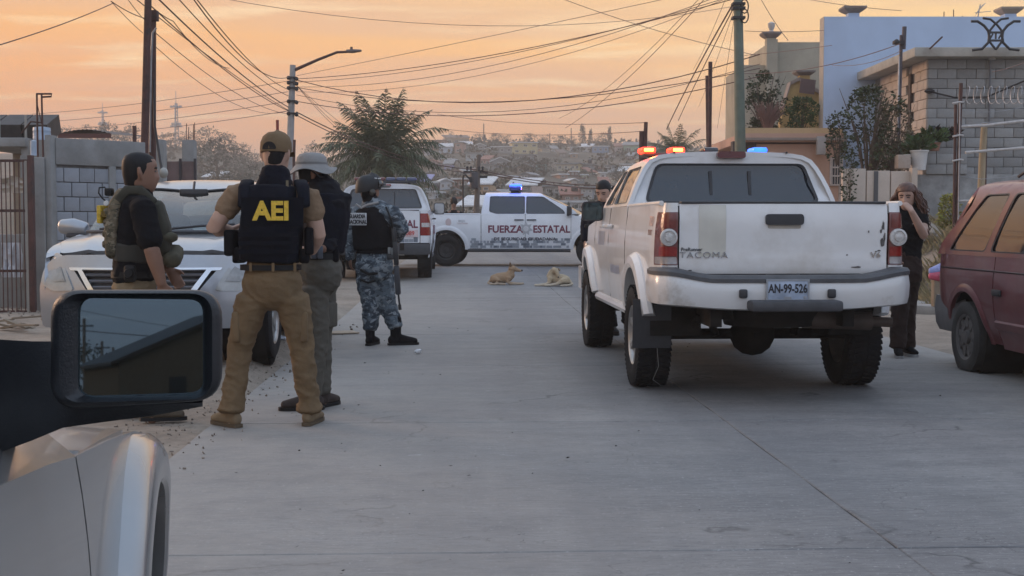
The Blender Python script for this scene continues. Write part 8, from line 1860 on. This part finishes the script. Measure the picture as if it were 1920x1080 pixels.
# ------------------------------------------------------------------ camouflaged officer with helmet and rifle
def officer_camo():
 D = 13.3; Pt = lambda x, y, d=0.0: P(x, y, D + d); b = G(714, 648)
 h = Hum('helmeted officer in blue-grey camouflage with a slung rifle and a lettered dark vest', 28, SKIN2, V((b.x, D, 0)))
 HC = Pt(702, 500); A1, A2 = Pt(694, 632, 0), Pt(742, 632, .02); K1, K2 = Pt(696, 572, .0), Pt(727, 572, .04)
 legs = [[(Pt(688, 520), .115, .12), (K1, .088, .095), (Pt(695, 600), .085, .09), (A1 + V((0, 0, .085)), .068, .075)], [(Pt(718, 520, .02), .112, .12), (K2, .086, .095), (Pt(737, 602, .03), .080, .09), (A2 + V((0, 0, .10)), .066, .075)]]
 tr = h.trousers(CAMO_B, HC, legs, fold(.020, (8, 8, 13), 21), (.19, .14), (.205, .16), Pt(703, 468))
 h.boot('boot', A1, A1 + V((.10, .5, 0)), BLKC, 1.1, .13); h.boot('boot', A2, A2 + V((.8, .30, 0)), BLKC, 1.15, .13)
 mb = MB(); h.limb(mb, [(Pt(702, 475), .18, .14), (Pt(700, 440), .19, .14), (Pt(700, 400), .205, .14), (Pt(698, 386), .15, .11), (Pt(696, 378), .09, .085)], h.r, 2.4); S_, E_, W_ = Pt(735, 400, -.04), Pt(753, 428, -.02), Pt(745, 452, .22); S2, E2, W2_ = Pt(661, 402, .04), Pt(657, 448, .05), Pt(656, 482, .06)
 h.limb(mb, [(S_.lerp(Pt(700, 396), .3), .085), (S_, .09), (S_.lerp(E_, .5), .085), (E_, .076), (E_.lerp(W_, .7), .058)], h.f); h.limb(mb, [(S2.lerp(Pt(700, 396), .3), .085), (S2, .086), (S2.lerp(E2, .5), .080), (E2, .070), (W2_, .052)], h.f)
 h.bake('jacket', mb, CAMO_B, .011, 3, fold(.026, (9, 9, 13), 17))
 mb = MB(); H = h.head(mb, Pt(692, 357), 62, 4, 1.05); h.limb(mb, [(Pt(697, 385), .06), (Pt(694, 368), .06)], h.r); h.limb(mb, [(Pt(702, 470), .1), (Pt(700, 400), .1), (Pt(697, 385), .06)], h.r)
 for s__, e_, w_, dd, th in ((S_, E_, W_, V((-.3, .8, 0)), 1), (S2, E2, W2_, V((.05, .1, -1)), -1)): h.limb(mb, [(Pt(700, 400), .06), (s__, .05), (e_, .042), (w_, .030)], h.f); h.hand(mb, w_, dd, V((.6, .3, -.2)), .6, 1.0, th)
 for hp, kn, an in ((Pt(688, 520), K1, A1), (Pt(718, 520, .02), K2, A2)): h.limb(mb, [(Pt(702, 470), .07), (hp, .06), (kn, .045), (an, .03), (an + V((0, 0, -.06)), .03)])
 h.bake('body', mb, SKIN2, .010, 2)
 mb = MB(); h.limb(mb, [(Pt(697, 388), .085, .085), (Pt(694, 372), .078, .084), (H(0, .008, -.06), .075, .098), (H(0, .006, -.015), .080, .100)], h.r); h.bake('balaclava', mb, BLKC, .010, 2)
 hc = mat('helmet_black', (.007, .0075, .009), .6, var=.3); mb = MB(); n = 26
 mb.loft([[H(rx * sin(a), ry * cos(a) - .008, z + .030 * max(0, cos(a)) - .035 * max(0, -cos(a)) * (z < .05)) for a in [2 * pi * j / n for j in range(n)]] for z, rx, ry in ((-.004, .104, .126), (.03, .110, .132), (.07, .108, .128), (.105, .092, .110), (.135, .062, .076), (.150, .015, .02))]); he = h.raw('helmet', mb, hc, sharp=60)
 mb = MB(); n = 20; mb.loft([[H(r_ * sin(a), r2 * cos(a) - .008, z) for a in [-1.1 + 2.2 * j / n for j in range(n + 1)]] for z, r_, r2 in ((.035, .114, .140), (.050, .118, .150), (.085, .116, .146), (.10, .108, .134))], False, False); mb.box(H(0, .150, .065), (.05, .05, .045), bev=.01); h._sub('goggles', mb, mat('goggle_lens', (.02, .022, .026), .1, spec=.8), he, 50)
 mb = MB(); mb.box(H(.03, .155, .05), (.10, .05, .022), bev=.008); h._sub('torch', mb, mat('grey_torch', (.14, .13, .12), .5), he, 50)
 mb = MB()
 for k in (-.02, .02): mb.box(H(.075, .05 + k, .118), (.03, .028, .012), bev=.004)
 h._sub('white_sticker', mb, mat('sticker_white', (.55, .55, .55), .6), he, 50)
 for sg in (-1, 1): mb = MB(); mb.blob([(H(sg * .088, -.005, -.035), .03, .022, V((0, 0, 1))), (H(sg * .102, -.005, -.012), .042, .03)], 12); h._sub('ear_cup', mb, mat('ear_cup', (.05, .045, .035), .6), he, 60)
 mb = MB(.12); h.limb(mb, [(Pt(701, 466), .20, .175), (Pt(700, 430), .205, .18), (Pt(699, 402), .185, .165), (Pt(698, 390), .15, .13)], h.r, 3.2); ve = h.bake('vest', mb, BLKC, .011, 2, fold(.010, (9, 9, 13), 13))
 bu = h.r.normalized(); bc = Pt(692, 411, 0) - h.f * .205; mb = MB(); mb.box(bc, (.21, .02, .125), M=Matrix((bu, h.f, UP)).transposed(), bev=.004); pt = h._sub('name_patch', mb, mat('patch_white', (.42, .43, .44), .7, var=.25, scale=30), ve, 40)
 for i, w_ in enumerate(('GUARDIA', 'NACIONAL')): pieces_text(h, 'patch_lettering', w_, bc - h.f * .012 + UP * (.026 - .055 * i), bu, UP, mat('patch_black', (.02, .02, .024), .7), pt, .056, .0018, .84)
 mb = MB(); mb.tube([Pt(684, 383) - h.f * .16, Pt(694, 390) - h.f * .16, Pt(706, 384) - h.f * .16, Pt(722, 380) - h.f * .12], .012, 6); h._sub('collar_edge', mb, mat('grey_edge', (.26, .25, .24), .8), ve, 40)
 mb = MB(); n = 24; mb.loft([[Pt(703, y) + h.r * .205 * cos(a) + h.f * .165 * sin(a) for a in [2 * pi * j / n for j in range(n)]] for y in (466, 475)], True, False); be = h.raw('belt', mb, BLKC)
 for i, px in enumerate((730, 736)): mb = MB(); mb.box(Pt(px, 470 + i, -.14), (.03, .04, .07), bev=.006); h._sub('magazine', mb, mat('grey_mag', (.22, .22, .21), .5), be, 40)
 mb = MB(); mb.box(Pt(684, 506, -.02) - h.r * .16 + V((.09, 0, 0)), (.085, .10, .20), rz=-.4, bev=.02); h._sub('thigh_holster', mb, BELT, be, 60); mb = MB(); mb.tube([Pt(676, 506, -.14), Pt(692, 514, -.17), Pt(708, 512, -.15)], .016, 6); mb.tube([Pt(676, 524, -.12), Pt(690, 530, -.16), Pt(704, 526, -.13)], .012, 6); h._sub('leg_strap', mb, BELT, be, 60)
 t = thing('rifle', 'black rifle slung muzzle down at the right side of the helmeted officer', 'rifle', Pt(743, 470, -.16)); o = t.location; q = lambda x, y, d=-.17: Pt(x, y, d) - o
 ax = (q(746, 540) - q(740, 445)).normalized(); sd = V((0, 1, 0)); M = Matrix((sd.cross(ax), sd, ax)).transposed(); gm = mat('gun_black', (.016, .016, .018), .45)
 mb = MB(); mb.box(q(742, 475), (.05, .045, .24), M=M, bev=.008); mb.build('receiver', gm, t); mb = MB(); mb.box(q(745, 525), (.055, .055, .30), M=M, bev=.015); mb.build('handguard', mat('gun_grey', (.035, .036, .042), .6), t)
 mb = MB(); mb.tube([q(746.5, 548), q(750, 578)], .010, 8); mb.tube([q(749.2, 571), q(750.2, 581)], .016, 8); mb.build('barrel', gm, t); mb = MB(); mb.box(q(739, 443), (.045, .04, .18), M=M, bev=.01); mb.build('stock', gm, t); mb = MB(); mb.box(q(735, 482), (.10, .03, .05), M=M, bev=.008); mb.build('magazine', gm, t)
 mb = MB(); mb.tube([q(739, 440), q(733, 410, -.2), q(724, 388, -.12)], .010, 6); mb.build('sling', BELT, t)
officer_camo()
# ------------------------------------------------------------------ people beyond the white pickup, woman, far head
def man_face():
 D = 14.6; Pt = lambda x, y, d=0.0: P(x, y, D + d); b = V((P(1128, 500, D).x, D, 0))
 h = Hum('young man in dark navy holding his face, half hidden behind the white pickup', 160, SKIN3, b)
 HC = Pt(1125, 490); mb = MB(); A1, A2 = V((b.x - .14, D, .09)), V((b.x + .12, D + .05, .09)); K1, K2 = Pt(1112, 545), Pt(1134, 545)
 h.trousers(BLKC, HC, [[(Pt(1112, 505), .10, .11), (K1, .078, .085), (A1, .07, .08)], [(Pt(1136, 505), .10, .11), (K2, .078, .085), (A2, .07, .08)]], fold(.02, (9, 9, 14), 3), (.16, .12), (.18, .14), Pt(1126, 465), vox=.013)
 for a_ in (A1, A2): h.boot('boot', a_, a_ + V((.05, -.3, 0)), BELT, 1.05)
 S_, E_, W_ = Pt(1102, 400, -.02), Pt(1098, 438, .0), Pt(1098, 452, -.06); S2, E2, W2_ = Pt(1152, 400), Pt(1158, 424, -.22), Pt(1150, 388, -.22)
 E_, W_ = Pt(1099, 420, .0), Pt(1097, 449, -.02)
 h.limb(mb, [(Pt(1126, 470), .155, .12), (Pt(1126, 420), .175, .13), (Pt(1127, 395), .165, .115), (Pt(1130, 384), .09, .08), (Pt(1131, 379), .065, .065)], h.r, 2.3); nv = cloth('navy_uniform', (.009, .010, .018))
 for pts in ([(S_.lerp(Pt(1127, 398), .3), .07), (S_, .072), (E_, .064), (W_, .05)], [(S2.lerp(Pt(1127, 398), .3), .07), (S2, .072), (E2, .062), (E2.lerp(W2_, .75), .046)]): h.limb(mb, pts, h.f)
 h.limb(mb, [(Pt(1092, 432, -.1), .05), (Pt(1104, 436, -.25), .05)], h.f) if False else None
 h.bake('uniform', mb, nv, .012, 3, fold(.016, (10, 10, 14), 2)); mb = MB(); H = h.head(mb, Pt(1132, 362), 205, 22, 1.05); h.limb(mb, [(Pt(1130, 392), .06), (Pt(1131, 374), .058)]); h.limb(mb, [(Pt(1126, 470), .1), (Pt(1128, 395), .1)])
 for s__, e_, w_ in ((S_, E_, W_), (S2, E2, W2_)): h.limb(mb, [(Pt(1127, 400), .05), (s__, .05), (e_, .045), (w_, .032)], h.f)
 h.hand(mb, W_, V((0, -.1, -1)), V((1, 0, 0)), .4, 1.05, 1); h.hand(mb, W2_, V((-.45, .35, .9)), V((-.4, 1, 0)), .7, 1.0, -1)
 for a_, k_ in ((A1, K1), (A2, K2)): h.limb(mb, [(Pt(1126, 470), .07), (k_, .05), (a_, .03)])
 h.bake('body', mb, SKIN3, .010, 2); h.eyes(); h.hairshell(((-.05, .062, .084), (-.01, .0735, .092), (.03, .0785, .099), (.05, .079, .0995), (.075, .079, .099), (.110, .064, .082), (.132, .038, .048), (.140, .006, .008)))
 t = thing('radio', 'dark handheld device held by the young man holding his face', 'radio', Pt(1108, 424, -.22)); MB().box((0, 0, 0), (.14, .05, .045), bev=.012).build('case', BELT, t); MB().tube([(.06, 0, .02), (.09, 0, .10)], .006, 6).build('aerial', BELT, t)
man_face()
def man_cap():
 D = 15.2; Pt = lambda x, y, d=0.0: P(x, y, D + d); b = V((P(1156, 500, D).x, D, 0))
 h = Hum('officer in a dark cap almost wholly hidden behind the white pickup cab', 190, SKIN2, b); A1, A2 = V((b.x - .13, D, .09)), V((b.x + .13, D, .09)); HC = Pt(1155, 490)
 h.trousers(BLKC, HC, [[(HC + V((-.1, 0, -.08)), .10, .11), (A1 + V((0, 0, .4)), .078, .085), (A1, .07, .08)], [(HC + V((.1, 0, -.08)), .10, .11), (A2 + V((0, 0, .4)), .078, .085), (A2, .07, .08)]], fold(.02), (.16, .12), (.18, .14), Pt(1155, 465), vox=.015)
 for a_ in (A1, A2): h.boot('boot', a_, a_ + V((0, -.3, 0)), BELT, 1.05)
 mb = MB(); h.limb(mb, [(Pt(1155, 470), .16, .12), (Pt(1155, 415), .18, .13), (Pt(1155, 396), .15, .11), (Pt(1156, 384), .08, .08)], h.r, 2.3)
 for s_ in (-1, 1): h.limb(mb, [(Pt(1155 + s_ * 20, 402), .07), (Pt(1155 + s_ * 30, 402), .07), (Pt(1155 + s_ * 34, 440), .06), (Pt(1155 + s_ * 34, 462, -.05), .05)], h.f)
 h.bake('uniform', mb, MATS['navy_uniform'], .014, 3, fold(.016)); mb = MB(); H = h.head(mb, Pt(1157, 371), 190, 15, 1.05); h.limb(mb, [(Pt(1155, 400), .06), (Pt(1156, 378), .058)]); h.limb(mb, [(Pt(1155, 470), .1), (Pt(1155, 400), .1)])
 for s_ in (-1, 1): h.limb(mb, [(Pt(1155, 402), .05), (Pt(1155 + s_ * 30, 404), .05), (Pt(1155 + s_ * 34, 440), .045), (Pt(1155 + s_ * 34, 466, -.05), .03)], h.f); h.hand(mb, Pt(1155 + s_ * 34, 466, -.05), V((0, -.1, -1)), V((-s_, 0, 0)), .4, 1, s_); h.limb(mb, [(Pt(1155, 470), .07), ((A1 if s_ < 0 else A2) + V((0, 0, .4)), .05), (A1 if s_ < 0 else A2, .03)])
 h.bake('body', mb, SKIN2, .012, 2); mb = MB(); n = 22; mb.loft([[H(rx * cos(a), ry * sin(a), z) for a in [2 * pi * j / n for j in range(n)]] for z, rx, ry in ((.0, .090, .108), (.06, .092, .11), (.10, .078, .092), (.13, .05, .06), (.138, .01, .01))]); mb.loft([[H(x, .10 + .08 * (1 - (x / .075) ** 2) * q, .02 - .01 * q) for q in (0, .5, 1)] for x in [-.07 + .14 * i / 8 for i in range(9)]], False, False); h.raw('cap', mb, BLKC)
man_cap()
def woman():
 D = 12.2; Pt = lambda x, y, d=0.0: P(x + 11, y, D + d); b = G(1676, 668)
 h = Hum('woman with long curly reddish hair holding a hand to her nose beside the white pickup', 205, SKIN3, V((b.x, D, 0)), h=1.63); br = cloth('dark_brown_trousers', (.034, .020, .017))
 HC = Pt(1685, 510); A1, A2 = Pt(1672, 655, -.04), Pt(1690, 650, .10)
 h.trousers(br, HC, [[(Pt(1678, 530, -.02), .098, .11), (Pt(1676, 590, -.03), .078, .085), (A1 + V((0, 0, .02)), .078, .08)], [(Pt(1694, 530, .06), .098, .11), (Pt(1690, 590, .08), .078, .085), (A2, .075, .08)]], fold(.016, (9, 9, 10), 4), (.13, .10), (.165, .13), Pt(1690, 478))
 for a_, d_ in ((A1, V((-.05, -.3, 0))), (A2, V((.05, -.3, 0)))): h.boot('shoe', a_, a_ + d_, BLKC, .9, .0, mat('white_sole', (.3, .3, .3), .6))
 S_, E_, W_ = Pt(1716, 400, -.05), Pt(1722, 442, -.20), Pt(1698, 396, -.26); S2, E2, W2_ = Pt(1672, 400, .02), Pt(1664, 440, -.06), Pt(1670, 470, -.16)
 mb = MB(); h.limb(mb, [(Pt(1690, 492), .135, .105), (Pt(1691, 470), .125, .10), (Pt(1693, 430), .145, .12), (Pt(1694, 402), .145, .105), (Pt(1693, 390), .085, .075)], h.r, 2.2)
 for a_, e_ in ((S_, E_), (S2, E2)): h.limb(mb, [(a_.lerp(Pt(1694, 402), .4), .06), (a_, .062), (a_.lerp(e_, .45), .060)], h.f)
 h.bake('blouse', mb, BLKC, .010, 3, fold(.012, (10, 10, 14), 9)); mb = MB(); H = h.head(mb, Pt(1689, 370, -.03), 208, 12, 1.0); h.limb(mb, [(Pt(1693, 400), .05), (Pt(1691, 383), .05)]); h.limb(mb, [(Pt(1690, 490), .1, .08), (Pt(1693, 400), .10, .08)])
 for s__, e_, w_ in ((S_, E_, W_), (S2, E2, W2_)): h.limb(mb, [(Pt(1694, 402), .05), (s__, .047), (e_.lerp(s__, .2), .046), (e_, .043), (e_.lerp(w_, .3), .042), (w_, .028)], h.f)
 h.hand(mb, W_, V((-.40, .45, .65)), V((-.5, 1, 0)), .9, .98, -1); h.hand(mb, W2_, V((.1, -.3, -.8)), V((1, 0, 0)), .5, .95, 1)
 for a_ in (A1, A2): h.limb(mb, [(HC, .07), (HC.lerp(a_, .5), .05), (a_, .03), (a_ + V((0, 0, -.04)), .03)])
 h.bake('body', mb, SKIN3, .008, 2); h.eyes()
 hr = mat('reddish_brown_hair', (.085, .034, .019), .5, var=.5, scale=30); rg = random.Random(9); mb = MB()
 ha = h.hairshell(((-.06, .066, .086), (-.03, .072, .090), (.03, .083, .104), (.05, .085, .105), (.075, .085, .104), (.112, .068, .084), (.134, .040, .052), (.142, .006, .008)), m=hr)
 mb = MB()
 for k in range(420):
  a = rg.uniform(1.2, 2 * pi - 1.2); z0 = rg.uniform(-.02, .12); r0 = .088 * sqrt(max(.1, 1 - (z0 / .15) ** 2)); L_ = rg.uniform(.20, .38); pts = []; ph = rg.uniform(0, 6.28); am = rg.uniform(.008, .020)
  for i in range(11):
   q = i / 10; rr = r0 + (.085 * q + .02 * sin(pi * q)) * (.6 + .8 * ((k * 37) % 10) / 10) + am * .5 * sin(ph + q * 18); pts.append(H(rr * sin(a) + am * cos(ph + q * 18) * q, rr * 1.15 * cos(a) - .018, z0 - L_ * q - .0) if q < 2 else None)
  mb.tube(pts, lambda q: .0085 * (1 - .6 * q) + .001, 4, False)
 h._sub('curls', mb, hr, ha, 60, kind='stuff')
 mb = MB(); mb.tube([Pt(1722, 420, -.12), Pt(1712, 416, -.16), Pt(1700, 420, -.15)], .004, 5); h.raw('cuff_edge', mb, mat('pale_trim', (.5, .48, .46), .7))
woman()
def far_man():
 D = 37; Pt = lambda x, y, d=0.0: P(x, y, D + d); b = V((P(851, 400, D).x, D, .17)); h = Hum('dark-haired person standing far behind the bed of the crossing police pickup', 180, SKIN2, b)
 A1, A2 = b + V((-.13, 0, .08)), b + V((.13, 0, .08)); HC = b + V((0, 0, .88)); c = b + V((0, 0, 1.42))
 h.trousers(BLKC, HC, [[(HC + V((-.1, 0, -.06)), .10), (A1, .07)], [(HC + V((.1, 0, -.06)), .10), (A2, .07)]], None, vox=.02)
 mb = MB(); h.limb(mb, [(HC + V((0, 0, .08)), .16, .12), (c - V((0, 0, .1)), .19, .13), (c, .1, .09)])
 for s_ in (-1, 1): h.limb(mb, [(c + V((s_ * .2, 0, -.05)), .07), (c + V((s_ * .26, 0, -.33)), .055), (c + V((s_ * .25, -.06, -.58)), .045)])
 h.bake('jacket', mb, BLKC, .02, 3); mb = MB(); H = h.head(mb, b + V((0, 0, 1.66)), 180, 10, 1.1); h.limb(mb, [(HC, .1), (c - V((0, 0, .1)), .1), (c + V((0, 0, .1)), .06)])
 for s_ in (-1, 1): h.limb(mb, [(c, .05), (c + V((s_ * .2, 0, -.05)), .05), (c + V((s_ * .26, 0, -.33)), .045), (c + V((s_ * .25, -.06, -.6)), .03)]); h.hand(mb, c + V((s_ * .25, -.06, -.6)), V((0, 0, -1)), V((-s_, 0, 0)), .4, 1, s_); h.limb(mb, [(HC, .06), (A1 if s_ < 0 else A2, .03)]); h.boot('boot', A1 if s_ < 0 else A2, (A1 if s_ < 0 else A2) + V((0, -.3, 0)), BELT)
 h.bake('body', mb, SKIN2, .014, 2); mb = MB(); mb.loft([[H(rx * sin(a), ry * cos(a) - .012, z) for a in [2 * pi * j / 18 for j in range(18)]] for z, rx, ry in ((-.03, .085, .10), (.04, .098, .115), (.10, .082, .1), (.145, .05, .06), (.155, .01, .01))]); h.raw('hair', mb, HAIR)
far_man()
# ================================================================== DOGS
def furmat(name, base, pale, z0, z1, sc=9):
 m = bpy.data.materials.new(name); m.use_nodes = True; nt = m.node_tree; b = nt.nodes['Principled BSDF']; b.inputs['Roughness'].default_value = .9
 tc = nt.nodes.new('ShaderNodeTexCoord'); sp = nt.nodes.new('ShaderNodeSeparateXYZ'); nt.links.new(tc.outputs['Object'], sp.inputs[0]); n = nd(nt, 'ShaderNodeTexNoise', ins={'Scale': float(sc), 'Detail': 5.0}); nt.links.new(tc.outputs['Object'], n.inputs['Vector'])
 f = math_(nt, 'ADD', sp.outputs[2], math_(nt, 'MULTIPLY', n.outputs[0], .10)); c = mix_(nt, ramp(nt, [(0, 1.0), (1, 0.0)], math_(nt, 'MULTIPLY', math_(nt, 'SUBTRACT', f, z0), 1 / (z1 - z0), True)), base, pale)
 n2 = nd(nt, 'ShaderNodeTexNoise', ins={'Scale': 60.0, 'Detail': 4.0}); nt.links.new(tc.outputs['Object'], n2.inputs['Vector']); c = mix_(nt, math_(nt, 'MULTIPLY', n2.outputs[0], .35), c, tuple(x * .55 for x in base)); nt.links.new(c, b.inputs['Base Color']); return m
def dog(loc, label, m, build, k=1.0, mir=1):
 t = thing('dog', label, 'dog', loc); mb = MB(); Q = lambda x, y, z: V((x * k * mir, y * k, z * k)); R = V((0, 1, 0))
 B = lambda pts, ref=R: mb.blob([(Q(*p[0]), p[1] * k, p[2] * k) + ((ref,) if i == 0 else ()) for i, p in enumerate(pts)], 14)
 ex = build(t, B, Q, k); me = bake(mb, .009, 2, .5, lambda p, n: n * noise.noise(p * 45) * .004); link('body', me, m, t)
 for nm, mt, fn in ex: q = MB(); fn(q); q.build(nm, mt, t)
NOSE = mat('dog_nose', (.012, .011, .011), .4)
def lying(t, B, Q, k):         # head up, looking right
 B([((-.24, .02, .13), .10, .11), ((-.12, .0, .155), .125, .13), ((.02, 0, .17), .118, .135), ((.13, 0, .20), .105, .12), ((.19, 0, .25), .085, .095)])
 B([((.14, 0, .24), .088, .10), ((.18, 0, .31), .074, .084), ((.205, 0, .36), .066, .072)])
 B([((.18, 0, .385), .078, .078), ((.24, 0, .39), .076, .074), ((.30, 0, .365), .054, .052), ((.37, 0, .342), .036, .036), ((.415, 0, .335), .026, .028)])
 for s in (-1, 1):
  B([((.12, s * .085, .17), .055, .07), ((.10, s * .10, .07), .04, .045), ((.17, s * .10, .036), .032, .034), ((.33, s * (.10 if s < 0 else .05), .030), .027, .028), ((.43 if s < 0 else .47, s * (.10 if s < 0 else .04), .028), .03, .026)])
 B([((-.22, -.10, .14), .075, .085), ((-.10, -.15, .09), .055, .055), ((-.20, -.16, .045), .03, .035), ((-.05, -.17, .030), .026, .028), ((.04, -.17, .026), .03, .024)]); B([((-.22, .10, .12), .07, .08), ((-.08, .14, .07), .05, .05), ((.0, .14, .03), .028, .028)])
 B([((-.31, .02, .10), .035, .035), ((-.36, -.06, .05), .03, .03), ((-.30, -.17, .03), .026, .026), ((-.16, -.21, .028), .02, .02)])
 em = mat('dog_ear', (.13, .075, .04), .9)
 def ears(q):
  for s in (-1, 1): q.loft([[Q(.175 - dx + j * w * 1.3, s * (.05 + z * .1) + (.012 if j == 0 else 0), .43 + z * 1.3) for j in (-1, 0, 1)] + [Q(.175 - dx, s * (.062 + z * .1), .43 + z * 1.3)] for z, w, dx in ((0, .026, 0), (.04, .022, .008), (.085, .004, .02))])
 return [('ear', em, ears), ('nose', NOSE, lambda q: q.ball(Q(.438, 0, .343), .024 * k, 10)), ('eye', NOSE, lambda q: (q.ball(Q(.285, -.052, .405), .009 * k, 8), q.ball(Q(.285, .052, .405), .009 * k, 8)))]
def curled(t, B, Q, k):        # turned back, head bent down over its flank
 B([((.24, .03, .12), .10, .115), ((.14, .02, .145), .125, .13), ((.0, .02, .16), .11, .125), ((-.10, .02, .20), .10, .115)])
 B([((-.11, .0, .22), .085, .10), ((-.09, -.02, .31), .066, .075), ((-.03, -.05, .37), .058, .06)])
 B([((-.05, -.06, .375), .058, .058), ((.0, -.09, .355), .064, .062), ((.03, -.12, .30), .048, .046), ((.045, -.14, .245), .033, .033), ((.05, -.145, .215), .024, .026)])
 B([((-.12, -.07, .18), .055, .07), ((-.16, -.09, .07), .038, .04), ((-.24, -.09, .034), .030, .032), ((-.38, -.09, .030), .027, .028), ((-.46, -.09, .028), .030, .026)]); B([((-.10, .08, .17), .055, .07), ((-.14, .09, .06), .036, .04), ((-.28, .07, .034), .028, .03), ((-.36, .06, .03), .03, .026)])
 B([((.25, -.09, .14), .078, .088), ((.12, -.15, .12), .058, .060), ((.02, -.17, .06), .034, .036), ((-.14, -.18, .032), .026, .028), ((-.24, -.18, .028), .030, .024)]); B([((.30, .0, .10), .05, .06), ((.36, -.08, .05), .032, .032), ((.28, -.19, .03), .026, .026), ((.10, -.22, .026), .02, .02)])
 em = mat('cream_ear', (.22, .155, .095), .9)
 def ears(q):
  for dx, s in ((-.065, -1), (.045, 1)): q.loft([[Q(dx + j * w + s * z * .8, -.06 - .02 * (j == 0), .40 - z) for j in (-1, 0, 1)] + [Q(dx + s * z * .8, -.045, .40 - z)] for z, w in ((0, .026), (.035, .024), (.065, .006))])
 return [('ear', em, ears), ('nose', NOSE, lambda q: q.ball(Q(.052, -.16, .208), .018 * k, 10)), ('eye', NOSE, lambda q: (q.ball(Q(-.018, -.145, .335), .008 * k, 8), q.ball(Q(.045, -.135, .335), .008 * k, 8)))]
g1 = P(944, 540, 24.6); g2 = P(1042, 543, 24.2)
dog(V((g1.x, 24.6, road_z(24.6) - .004)), 'ginger dog lying on the road with its head raised and ears up', furmat('ginger_fur', (.34, .225, .135), (.50, .44, .36), .03, .14), lying, .80)
dog(V((g2.x, 24.2, road_z(24.2) - .004)), 'cream dog curled on the road licking its flank', furmat('cream_fur', (.46, .36, .24), (.55, .50, .42), .02, .16), curled, .84)
